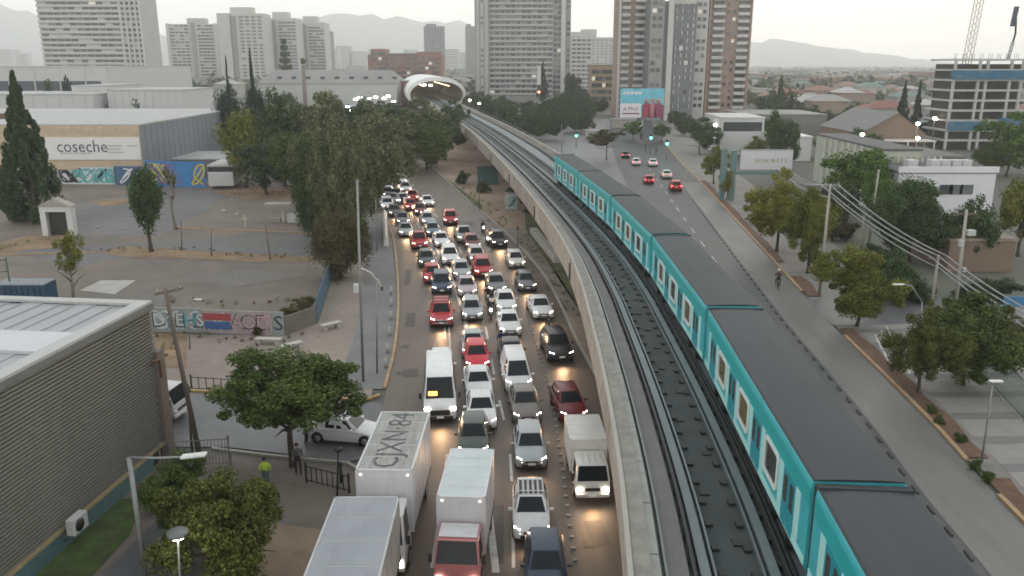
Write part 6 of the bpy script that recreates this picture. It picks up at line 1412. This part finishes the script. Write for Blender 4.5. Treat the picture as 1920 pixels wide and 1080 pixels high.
# utility poles left
t, h, l = pole('utility_pole', 'dark wooden utility pole with a slanted crossarm by the corrugated hall', 'utility pole', (374, 852), (333, 540), .15, wood); t.children[0].rotation_euler = (0, R(-4), 0); bx_ = math.sin(R(-4))*h
MB().box((bx_+l*0, 0, h*math.cos(R(4))-.15), (1.5,.12,.12), ry=-.22).build('crossarm', wood, t)
for x in (-.6, .6): MB().cyl((bx_+x,0,h-.05+.14*x), .04, .16, 6).build('insulator', pconc, t)
t, h, l = pole('street_lamp', 'slim white lamp pole with a small arm beside the wooden utility pole', 'street lamp', (356, 655), (372, 562), .05, galv); MB().tube([(l,0,h-.3),(l+.5,0,h)], .03).build('arm', galv, t); MB().box((l+.75,0,h+.02), (.6,.2,.08)).build('lamp_head', MATS['lamp_head_pale'], t, bevel=.02)
t, h, l = pole('post', 'short rusty post at the kerb behind the wooden utility pole', 'post', (360, 850), (352, 720), .08, wood)
# traffic-camera pole and lamp pole on the footway
t, h, l = pole('camera_pole', 'tall slim grey pole with a white box halfway up, left of the footway', 'pole', (681, 715), (679, 338), .1, galv); MB().box((l*.3-.2,-.05,h*.48), (.35,.3,.6)).build('control_box', wh_w, t, bevel=.03)
t, h, l = pole('street_lamp', 'curved double arm lamp on the grey footway', 'street lamp', (707, 700), (706, 525), .07, galv)
MB().tube([(l,0,h),(-.1,0,h+.5),(-.9,0,h+.9)], .04).tube([(l,0,h-.2),(.3,0,h+.1),(.55,0,h-.5)], .04).build('arm', MATS['lamp_head_pale'], t); MB().box((.6,0,h-.6), (.14,.14,.25)).build('lamp_head', dsteel, t)
t, h, l = pole('signal_gantry', 'thin mast with a horizontal arm reaching over the left kerb lane', 'traffic signal', (707, 470), (704, 372), .08, galv); MB().tube([(l,0,h-.1),(3.0,.2,h+.05)], .05).build('arm', galv, t); MB().box((3.0,.2,h-.3), (.3,.25,.8)).build('signal_head', dsteel, t); 
t, h, l = pole('street_sign', 'white and blue street sign half hidden in the dark trees', 'sign', (592, 420), (590, 285), .06, galv); MB().box((l,-.05,h-1.3), (1.3,.06,2.6)).build('sign_face', M('sign_face_pale', (.55,.58,.58), .5, 0, .3, 2), t); MB().box((l+.5,-.09,h-3.0), (1.4,.04,.7)).build('blue_plate', M('sign_blue', (.05,.17,.36), .5), t)
for px, py, th, lb in ((1038+18, 0, 0, ''),): pass
for a, b, lb in (((899, 395), (899, 352), 'thin brown post on the dirt median beside the red SUV'), ((971, 462), (971, 425), 'thin dark post beside the small black SUV')): t, h, l = pole('post', lb, 'post', a, b, .06, wood); MB().box((l,0,h-.2), (.3,.06,.45)).build('plate', dsteel, t)
# white barrier end, concrete barrier block on the median, guard kerb
a, b = G(724, 462), G(722, 408); t = thing('white_barrier', 'white concrete barrier at the left kerb beside the dark sedan', 'barrier', (a+b)/2, math.atan2((b-a).y, (b-a).x)); L = (b-a).length
MB().add([(-L/2,-.3,0),(L/2,-.3,0),(L/2,.3,0),(-L/2,.3,0),(-L/2,-.1,1.1),(L/2,-.1,1.1),(L/2,.1,1.1),(-L/2,.1,1.1)], [(3,2,1,0),(4,5,6,7),(0,1,5,4),(1,2,6,5),(2,3,7,6),(3,0,4,7)]).build('block', M('barrier_white', (.62,.61,.58), .7, 0, .1, 1), t, bevel=.04)
a, b = G(1000, 438), G(1046, 494); o = MB().bb(-(b-a).length/2, (b-a).length/2, -.45, .45, 0, .8).build('concrete_block', conc_l, bevel=.08); o.location = (a+b)/2; o.rotation_euler = (0,0,math.atan2((b-a).y,(b-a).x)); tag(o, 'long pale concrete block lying on the median lawn', 'barrier')
t = thing('utility_cabinet', 'pale cabinet with graffiti at the foot of a viaduct pier', 'cabinet', G(958, 392)); MB().bb(-.9,.9,-.5,.5,0,2.3).build('casing', M('cabinet_pale', (.42,.44,.43), .6, 0, .15, 2), t, bevel=.04); MB().bb(-.95,.95,-.55,.55,2.3,2.4).build('lid', conc, t); graffiti(t, -.8, .8, .3, 2, -.51, [gm['navy'], gm['teal']], 3, .05)
t = thing('utility_cabinet', 'teal hut under the far part of the viaduct', 'cabinet', G(915, 345)); MB().bb(-1.8,1.8,-1,1,0,3).build('casing', M('hut_teal', (.03,.09,.085), .7), t); MB().bb(-2,2,-1.2,1.2,3,3.2).build('roof', dsteel, t)
# graffiti wall along the plaza, its brown end, and the blue slatted fence
wallm = M('wall_pale', (.3,.33,.32), .85, 0, .15, .6); 
t, L = hoarding('graffiti_wall', 'pale plaza wall covered in teal and white graffiti letters', (288, 622), (380, 624), 2.0, wallm, [gm['white'], gm['navy']], 4, cat='wall', rr=.05)
for k, ch in enumerate('DiEHS'): lettering(ch, t, 1.75, gm['navy'], (.55+k*.82, -.03, .95), (R(90), 0, 0)); lettering(ch, t, 1.5, gm['teal'] if k % 2 else gm['white'], (.6+k*.82, -.045, 1.0), (R(90), 0, 0))
t, L = hoarding('graffiti_wall', 'plaza wall with a red and blue band and pink graffiti letters', (381, 624), (512, 629), 1.9, M('wall_pinkish', (.36,.31,.31), .85, 0, .15, .6), [gm['pink'], gm['white']], 3, cat='wall', rr=.06)
MB().bb(.1, L*.42, -.04, -.01, 1.1, 1.65).build('red_paint', gm['red'], t); MB().bb(.2, L*.4, -.035, -.005, .35, .98).build('blue_paint', gm['blue'], t)
for k, ch in enumerate('AOE'): lettering(ch, t, 1.8, gm['navy'], (L*.5+k*.95, -.03, .95), (R(90), 0, 0)); lettering(ch, t, 1.55, gm['pink'], (L*.5+.05+k*.95, -.045, .97), (R(90), 0, 0))
t, L = hoarding('graffiti_wall', 'short end of the plaza wall with one dark S scrawled on it', (513, 629), (534, 629), 1.9, wallm, [], 0, cat='wall'); lettering('S', t, 1.7, gm['navy'], (L*.5, -.03, .95), (R(90), 0, 0))
t, L = hoarding('brown_wall', 'bare brown wall panel between graffiti wall and blue fence', (535, 629), (594, 607), 1.5, M('wall_brown', (.17,.15,.13), .85, 0, .2, .6), [], 0, cat='wall')
a, b = G(596, 606), G(626, 512); d = b-a; L = d.length; t = thing('blue_fence', 'blue slatted metal fence between plaza and weeping tree', 'fence', a, math.atan2(d.y, d.x)); bl = M('fence_blue', (.06,.14,.2), .6, 0, .2, 1, dirt=((.2,.2,.2), 1., .7))
me = MB().bb(0,.32,0,.05,.1,2.1).mesh('slat')
for i in range(int(L/.38)): inst('slat', me, bl, t, (i*.38, 0, 0))
for z in (.4, 1.7): MB().bb(0, L, .05, .12, z, z+.08).build('rail', bl, t)
# benches of the plaza
bnm = M('bench_concrete', (.45,.43,.38), .8, 0, .1, 2)
for px, py, rz, lb in ((504, 645, -5, 'long pale concrete bench nearest the graffiti wall'), (547, 655, 40, 'pale concrete bench turned diagonally beside the long one'), (621, 616, 42, 'pale concrete bench standing apart near the blue fence')):
    t = thing('concrete_bench', lb, 'bench', G(px, py), R(rz), 'concrete benches on the plaza'); l_ = 1.0 if rz < 0 else .85
    MB().bb(-l_, l_, -.28, .28, .36, .48).build('seat', bnm, t, bevel=.02)
    for x in (-l_*.7, l_*.7): MB().bb(x-.14, x+.14, -.22, .22, 0, .36).build('leg', bnm, t)
# derelict car park pieces
t = thing('ticket_kiosk', 'small white arched kiosk under the big conifer', 'kiosk', G(114, 441)); ow = M('kiosk_white', (.55,.55,.54), .7, 0, .1, 1)
for x in (-1.6, 1.6): MB().bb(x-.35, x+.35, -.5, .5, 0, 3).build('pier', ow, t)
MB().bb(-1.95, 1.95, -.55, .55, 3, 3.7).build('lintel', ow, t); MB().bb(-1.2, 1.2, .1, .5, 0, 3).build('inner_wall', blk, t); MB().add([(-2.1,-.7,3.7),(2.1,-.7,3.7),(0,-.7,4.7),(-2.1,.7,3.7),(2.1,.7,3.7),(0,.7,4.7)], [(0,1,2),(5,4,3),(1,4,5,2),(3,0,2,5)]).build('roof', conc, t)
t = thing('flat_canopy', 'flat concrete canopy on one pillar in the derelict car park', 'canopy', G(532, 416)); MB().bb(-2.3, 2.6, -1, 1, 2.3, 2.55).build('roof', conc, t); MB().bb(-.15,.15,-.15,.15,0,2.3).build('pillar', wh_w, t); MB().bb(.6,2.2,-.4,.4,0,1.2).build('counter', M('counter_white', (.5,.52,.5), .6), t); MB().bb(-1.9,-.4,-.3,.3,0,.5).build('plinth', conc, t)
t = thing('white_post', 'yellowish white cross-shaped post in the derelict car park', 'post', G(461, 424)); MB().bb(-.08,.08,-.08,.08,0,1.5).build('post', M('post_cream', (.55,.5,.38), .7), t); MB().bb(-.4,.4,-.06,.06,.9,1.05).build('crossbar', MATS['post_cream'], t)
for k, (a, b, lb) in enumerate((((341, 470), (340, 415), 'left of three thin leaning fence posts in the derelict car park'), ((397, 481), (396, 432), 'middle of three thin fence posts in the derelict car park'), ((507, 488), (497, 420), 'dark leaning fence post nearest the flat canopy'))): pole('fence_post', lb, 'post', a, b, .07, wood)
t = thing('blue_container', 'small dark blue container behind the corrugated hall roof', 'container', G(55, 580)); MB().bb(-2.1,2.1,-1,1,0,2.4).build('box', M('container_blue', (.025,.07,.12), .6), t); MB().bb(-2.15,2.15,-1.05,1.05,2.4,2.5).build('lid', M('lid_grey', (.2,.23,.24), .6), t)
for i in range(8): MB().bb(-1.9+i*.5,-1.75+i*.5,-1.06,-1,.1,2.3).build('rib', MATS['container_blue'], t)
t = thing('steel_frame', 'green scaffold frame with cross beams at the left edge', 'scaffold', G(20, 580)); gs = M('frame_green', (.05,.1,.08), .6)
for x in (-1.3, .3): MB().tube([(x,0,0),(x,0,4.6)], .07).build('upright', gs, t)
for z in (1.6, 3.4, 4.4): MB().tube([(-3,0,z-.3),(.3,0,z)], .05).build('beam', gs, t)
for px, py, s_ in ((182,428,.3),(200,440,.2),(205,420,.25),(230,430,.25),(230,448,.2),(420,398,.5),(445,404,.4)):
    o = MB().box((0,0,s_*.4), (s_*1.6,s_,s_*.8), rz=px).build('rubble_piece', conc_l, bevel=.05); o.location = G(px, py); tag(o, 'pale lump of rubble on the derelict car park', 'rubble', 'rubble on the car park')
# iron railing at the corner of the side street
def railing(name, label, pa, pb, h, mat, gap=.16, r=.012):
    a, b = G(*pa), G(*pb); d = b-a; L = d.length; t = thing(name, label, 'fence', a, math.atan2(d.y, d.x)); n = int(L/gap)
    me = MB().bb(-r,r,-r,r,0,h).mesh('bar')
    for i in range(n+1): inst('bar', me, mat, t, (i*L/n, 0, .08))
    for z in (.15, h): MB().bb(0, L, -.02, .02, z, z+.04).build('rail', mat, t)
    for x in (0, L): MB().bb(x-.04, x+.04, -.04, .04, 0, h+.2).build('post', mat, t)
    return t
railing('iron_railing', 'grey iron railing round the foot of the wooden utility pole', (303, 880), (432, 872), 1.5, M('railing_grey', (.16,.16,.165), .5), .17)
railing('iron_railing', 'short iron railing returning along the corner pavement', (432, 872), (437, 905), 1.5, MATS['railing_grey'], .17)
railing('low_railing', 'low railing along the plaza side of the yellow kerb', (360, 732), (560, 745), .9, dsteel, .5, .02)
railing('low_railing', 'low dark railing on the pavement beside the trucks', (575, 905), (655, 925), .9, dsteel, .3, .02)
railing('green_fence', 'green mesh fence at the right edge by the forecourt', (1780, 640), (1920, 790), 2.2, M('fence_green', (.04,.09,.06), .6), .22, .015)
for k, (px, py) in enumerate(((727, 690), (731, 662), (735, 630), (737, 600), (738, 575), (738, 552))):
    t = thing('bollard', 'stubby pale bollard in the row along the grey footway kerb', 'bollard', G(px-4, py), 0, 'bollards along the footway kerb'); MB().cyl((0,0,.35), .13, .7, 10, r2=.1).build('post', conc_l, t); MB().sphere((0,0,.7), .1, (1,1,.6)).build('cap', conc_l, t)
t = thing('concrete_pole_stub', 'short thick grey pole beside the spreading tree', 'post', G(640, 905)); MB().cyl((0,0,.5), .09, 1.0).build('post', dsteel, t); MB().sphere((0,0,1.05), .12).build('cap', dsteel, t)
for px, py, w_, h_, leaf, lb in ((1588,452,5,2.6,'brown','brown leafless hedge clump between the poles'),(1560,430,4,2.2,'brown','brown shrub left of the hedge clump'),(1640,500,5,2.4,'deep','dark shrub beside the leaning pole'),(1690,560,5,2,'deep','dark bush on the far side of the side road'),(1850,560,6,2.2,'dark','dark hedge below the tall pole with the transformer'),(1900,640,4,2,'dry','dry bush at the right edge by the green fence'),(1420,420,3,1.6,'olive','low olive bush behind the first street trees')): shrub(lb, px, py, w_, h_, leaf)
# ---- right side poles and wires
P1, h1, l1 = pole('utility_pole', 'tall concrete pole between the olive street trees', 'utility pole', (1536, 555), (1557, 345), .16); P2, h2, l2 = pole('utility_pole', 'straight concrete pole behind the corner tree', 'utility pole', (1615, 480), (1620, 405), .14)
P3, h3, l3 = pole('utility_pole', 'leaning concrete pole behind the straight one', 'utility pole', (1625, 480), (1652, 318), .14); P4, h4, l4 = pole('utility_pole', 'concrete pole carrying the wires by the street lamp', 'utility pole', (1745, 580), (1760, 478), .15); P5, h5, l5 = pole('utility_pole', 'tall concrete pole with a transformer box near the right edge', 'utility pole', (1790, 585), (1810, 393), .17)
for t, h, l in ((P1, h1, l1), (P4, h4, l4), (P5, h5, l5)):
    MB().box((l, 0, h-.35), (1.7, .12, .12)).build('crossarm', wood, t)
    for x in (-.75, 0, .75): MB().cyl((l+x, 0, h-.2), .05, .2, 6).build('insulator', M('insulator', (.5,.48,.44), .4), t)
MB().box((.35, 0, h5*.78), (.7,.5,.5)).build('transformer', tw_l, P5, bevel=.04); MB().box((-.3,0,h5*.68), (.35,.35,.6)).build('fuse_box', tw_l, P5, bevel=.03); MB().box((.25,0,h5*.42), (.3,.3,.35)).build('fuse_box', tw_l, P5)
bpy.context.view_layer.update()
def pt(t, h, l, dx, dz=0): return t.matrix_world.translation + Vector((l+dx, 0, h-.1+dz))
wire = M('cable_pale', (.3,.31,.31), .6); 
ends = [(AX(1400, 130), 135, ZZ(300, 135)), None, None, None, (AX(2080, 55), 55, ZZ(700, 55))]
for k, (dx, dz) in enumerate(((-.75, 0), (0, 0), (.75, 0), (.3, -1.1))):
    a = Vector((AX(1490, 120)+dx, 122, ZZ(316, 120)+dz*.5)); b = pt(P1, h1, l1, dx, dz); c = pt(P4, h4, l4, dx, dz); e = Vector((AX(1990, 58)+dx+1, 52, ZZ(640, 52)+dz))
    m = MB()
    for p, q, sag in ((a, b, .8), (b, c, .5), (c, e, .6)):
        m.tube([p.lerp(q, i/8) - Vector((0, 0, sag*4*(i/8)*(1-i/8))) for i in range(9)], .06, 5)
    o = m.build('power_cable', wire); tag(o, 'pale overhead cable sagging between the concrete poles on the right', 'cable', 'overhead cables on the right')
t, h, l = pole('street_lamp', 'street lamp with a pale head on a long slanted arm beside the wire pole', 'street lamp', (1725, 640), (1725, 566), .07, galv); MB().tube([(l,0,h),(-1.2,0,h+1.25),(-1.8,0,h+1.35)], .045).build('arm', galv, t); MB().box((-2.2,0,h+1.36), (.9,.25,.1)).build('lamp_head', MATS['lamp_head_pale'], t, bevel=.03)
t, h, l = pole('street_lamp', 'slim lamp post on the striped forecourt, lower right', 'street lamp', (1840, 870), (1862, 715), .06, galv); MB().box((l+.15,0,h), (.7,.25,.1)).build('lamp_head', MATS['lamp_head_pale'], t, bevel=.03)
t, h, l = pole('street_lamp', 'slender pole beside the green column of the billboard', 'street lamp', (1335, 330), (1340, 258), .08, galv); MB().box((l,0,h), (.5,.4,.2)).build('lamp_head', MATS['lamp_head_pale'], t)
# glowing lamps in the distance on the right
for px, py, Yd, lb in ((1348, 235, 200, 'lit street lamp under the tall brown tower'), (1631, 252, 192, 'lit lamp at the left corner of the gable hall'), (1738, 259, 192, 'lit lamp on the right corner of the gable hall'), (1766, 222, 210, 'bright lamp above the wall beside the unfinished tower'), (1735, 232, 195, 'small lamp on the awning of the gable hall'), (1618, 217, 260, 'small far lamp among the roofs'), (1762, 168, 420, 'tiny far lamp among the houses'), (880, 188, 330, 'lamp glowing right of the station mouth'), (898, 194, 330, 'second lamp glowing right of the station mouth'), (1205, 235, 240, 'pale lamp below the advertising billboard'), (424, 260, 150, 'single white lamp at the end of the grey hall')):
    x = AX(px, Yd); z = ZZ(py, Yd); t = thing('lit_lamp', lb, 'lamp', (x, Yd, 0)); MB().tube([(0,0,0),(0,0,z-.2)], .08, 6).build('pole', galv, t); MB().sphere((0,-.1,z), .5, (1, .7, .75), 10, 8).build('lamp', glow, t)
# billboards
t = thing('billboard', 'large advertising billboard with a turquoise top and people in red below the towers', 'billboard', (AX(1207, 236), 236, 0)); w2 = (AX(1249, 236)-AX(1166, 236))/2; z0, z1 = ZZ(221, 236), ZZ(166, 236); zm = ZZ(194, 236)
MB().tube([(.3,0.6,0),(.3,.6,z0)], .35, 10).build('post', galv, t); MB().bb(-w2, w2, 0, .5, z0, z1).build('panel', M('bill_turq', (.12,.45,.56), .5, 0, .12, .3, dirt=((.4,.6,.66), .25, .7)), t)
MB().bb(-w2+.05, -w2*.04, -.03, -.005, z0+.05, zm).build('white_print', M('bill_white', (.66,.63,.66), .5), t); MB().bb(0, w2-.05, -.025, -.004, z0+.05, zm-.4).build('maroon_print', M('bill_maroon', (.2,.03,.07), .5, 0, .3, .5), t)
lettering('A PRO', t, 1.5, M('bill_ink', (.16,.03,.12), .5), (-w2*.52, -.05, (z0+zm)/2+.4), (R(90),0,0)); MB().bb(-w2*.9, -w2*.12, -.05, -.03, z0+1.0, z0+1.35).build('print_line', MATS['bill_ink'], t)
for i, (x, c) in enumerate(((.2,(.3,.04,.07)),(.48,(.42,.12,.16)),(.74,(.24,.03,.1)))):
    MB().add([(w2*x-1.1,-.06,z0+.3),(w2*x+1.1,-.06,z0+.3),(w2*x+.8,-.06,zm+.1),(w2*x-.8,-.06,zm+.1)], [(0,1,2,3)]).build('printed_person', M('bill_p%d' % i, c, .5), t); MB().cyl((w2*x,-.06,zm+.75), .62, .03, 12, 'Y').build('printed_head', skin, t)
for i in range(5): MB().bb(-w2*.9+i*1.1, -w2*.9+i*1.1+.8, -.04, -.01, z1-1.6, z1-.8).build('print_block', MATS['bill_white'], t)
t = thing('billboard', 'white billboard with faded lettering on a teal column', 'billboard', (AX(1452, 128), 128, 0)); w2 = (AX(1502, 128)-AX(1402, 128))/2; z0, z1 = ZZ(318, 128), ZZ(282, 128)
MB().bb(-w2, w2, 0, .4, z0, z1).build('panel', M('bill2_white', (.55,.55,.56), .5, 0, .06, .5), t)
for (a, b, c, d) in ((-w2-.06, w2+.06, z1, z1+.1), (-w2-.06, w2+.06, z0-.1, z0)): MB().bb(a, b, -.06, .46, c, d).build('frame', galv, t)
rnd = random.Random(2); x = -w2*.45
fw = M('faded_gold', (.4,.35,.24), .6)
while x < w2*.75:
    MB().bb(x, x+.2, -.03, -.002, (z0+z1)/2-.35, (z0+z1)/2+rnd.uniform(.0,.3)).build('faded_letter', fw, t); x += rnd.choice((.32,.32,.6))
tc_ = M('column_teal', (.12,.2,.19), .6, 0, .15, .8)
MB().bb(-w2-3.0, -w2-2.2, -.3, .3, 0, z1+.2).build('column', tc_, t); MB().bb(-w2-1.5, -w2-.7, -.3, .3, 0, z1).build('column', tc_, t); MB().bb(-w2-3, w2*.8, .1, .5, z0-.8, z0-.3).build('beam', tc_, t)
# traffic lights
grn = EM('signal_green', (.05, 1, .6), 22); redl = EM('signal_red', (1, .1, .05), 22)
for px, py, pb, on, lb in ((1080, 252, 278, grn, 'green traffic light left of the traffic island tree'), (1219, 256, 290, grn, 'green traffic light on the far right kerb, left one of two'), (1249, 267, 300, grn, 'green traffic light on the far right kerb, right one of two'), (1010, 170, 232, redl, 'tall red traffic light with a white plate in front of the grey tower')):
    g = G(px, pb); z = ZZ(py, g.y); t = thing('traffic_light', lb, 'traffic light', g); MB().tube([(0,0,0),(0,0,z+.8)], .09, 8).build('pole', galv, t); s_ = 1 if on is grn else 1.5
    MB().box((0,-.15,z), (.45*s_,.3,1.3*s_)).build('signal_head', blk, t); MB().cyl((0,-.33,z-.3*s_), .24*s_, .06, 12, 'Y').build('lit_lens', on, t); MB().cyl((0,-.33,z+.3*s_), .15*s_, .05, 10, 'Y').build('dark_lens', dsteel, t)
    if on is redl: MB().box((0,-.2,z+5.2), (1.3,.2,6.5)).build('white_plate', wh_w, t)
for px, py, pb, lb in ((1053, 232, 285, 'thin pole at the near end of the far crossing'), (1222, 170, 262, 'tall mast behind the advertising billboard')): pole('mast', lb, 'pole', (px, pb), (px, py), .1, galv)
o = MB().box((0,0,0), (2.6,.1,.9)).build('blue_sign', M('sign_blue2', (.04,.16,.3), .5)); g = G(1905, 600); o.location = g + Vector((0,0,1.6)); tag(o, 'blue sign board at the right edge behind the wires', 'sign')
t, w = hall('low_house', 'low flat-roofed brown house at the right edge behind the wires', AX(1830, 82), AX(1960, 82), 82, 92, 3.2, bb_, M('tan_roof', (.24,.2,.16), .8), 'house')
# pavement kiosk stall by the crossing
for px, py, w_, h_, c, lb in ((1115, 262, 5, 2.4, 'house_wall_2', 'low pale wall beside the far junction'), (1170, 240, 8, 2.8, 'house_wall_0', 'pale kiosk row across the far junction')):
    g = G(px, py); t = thing('kiosk', lb, 'kiosk', g); MB().bb(-w_/2,w_/2,0,2,0,h_).build('wall', MATS[c], t); MB().bb(-w_/2-.2,w_/2+.2,-.3,2.2,h_,h_+.2).build('roof', tw_l, t)
# ---------------------------------------------------------------- evening haze
hz = MB().bb(-6500, 6500, -400, 6500, -1.5, 480).build('haze', None, kind='stuff'); hm_ = bpy.data.materials.new('haze'); hm_.use_nodes = True; n = hm_.node_tree; n.nodes.clear(); ou = n.nodes.new('ShaderNodeOutputMaterial'); pv = n.nodes.new('ShaderNodeVolumePrincipled')
pv.inputs['Color'].default_value = (.97, .98, .985, 1); pv.inputs['Density'].default_value = HAZE; pv.inputs['Anisotropy'].default_value = .45
n.links.new(pv.outputs[0], ou.inputs['Volume']); hz.data.materials.append(hm_)
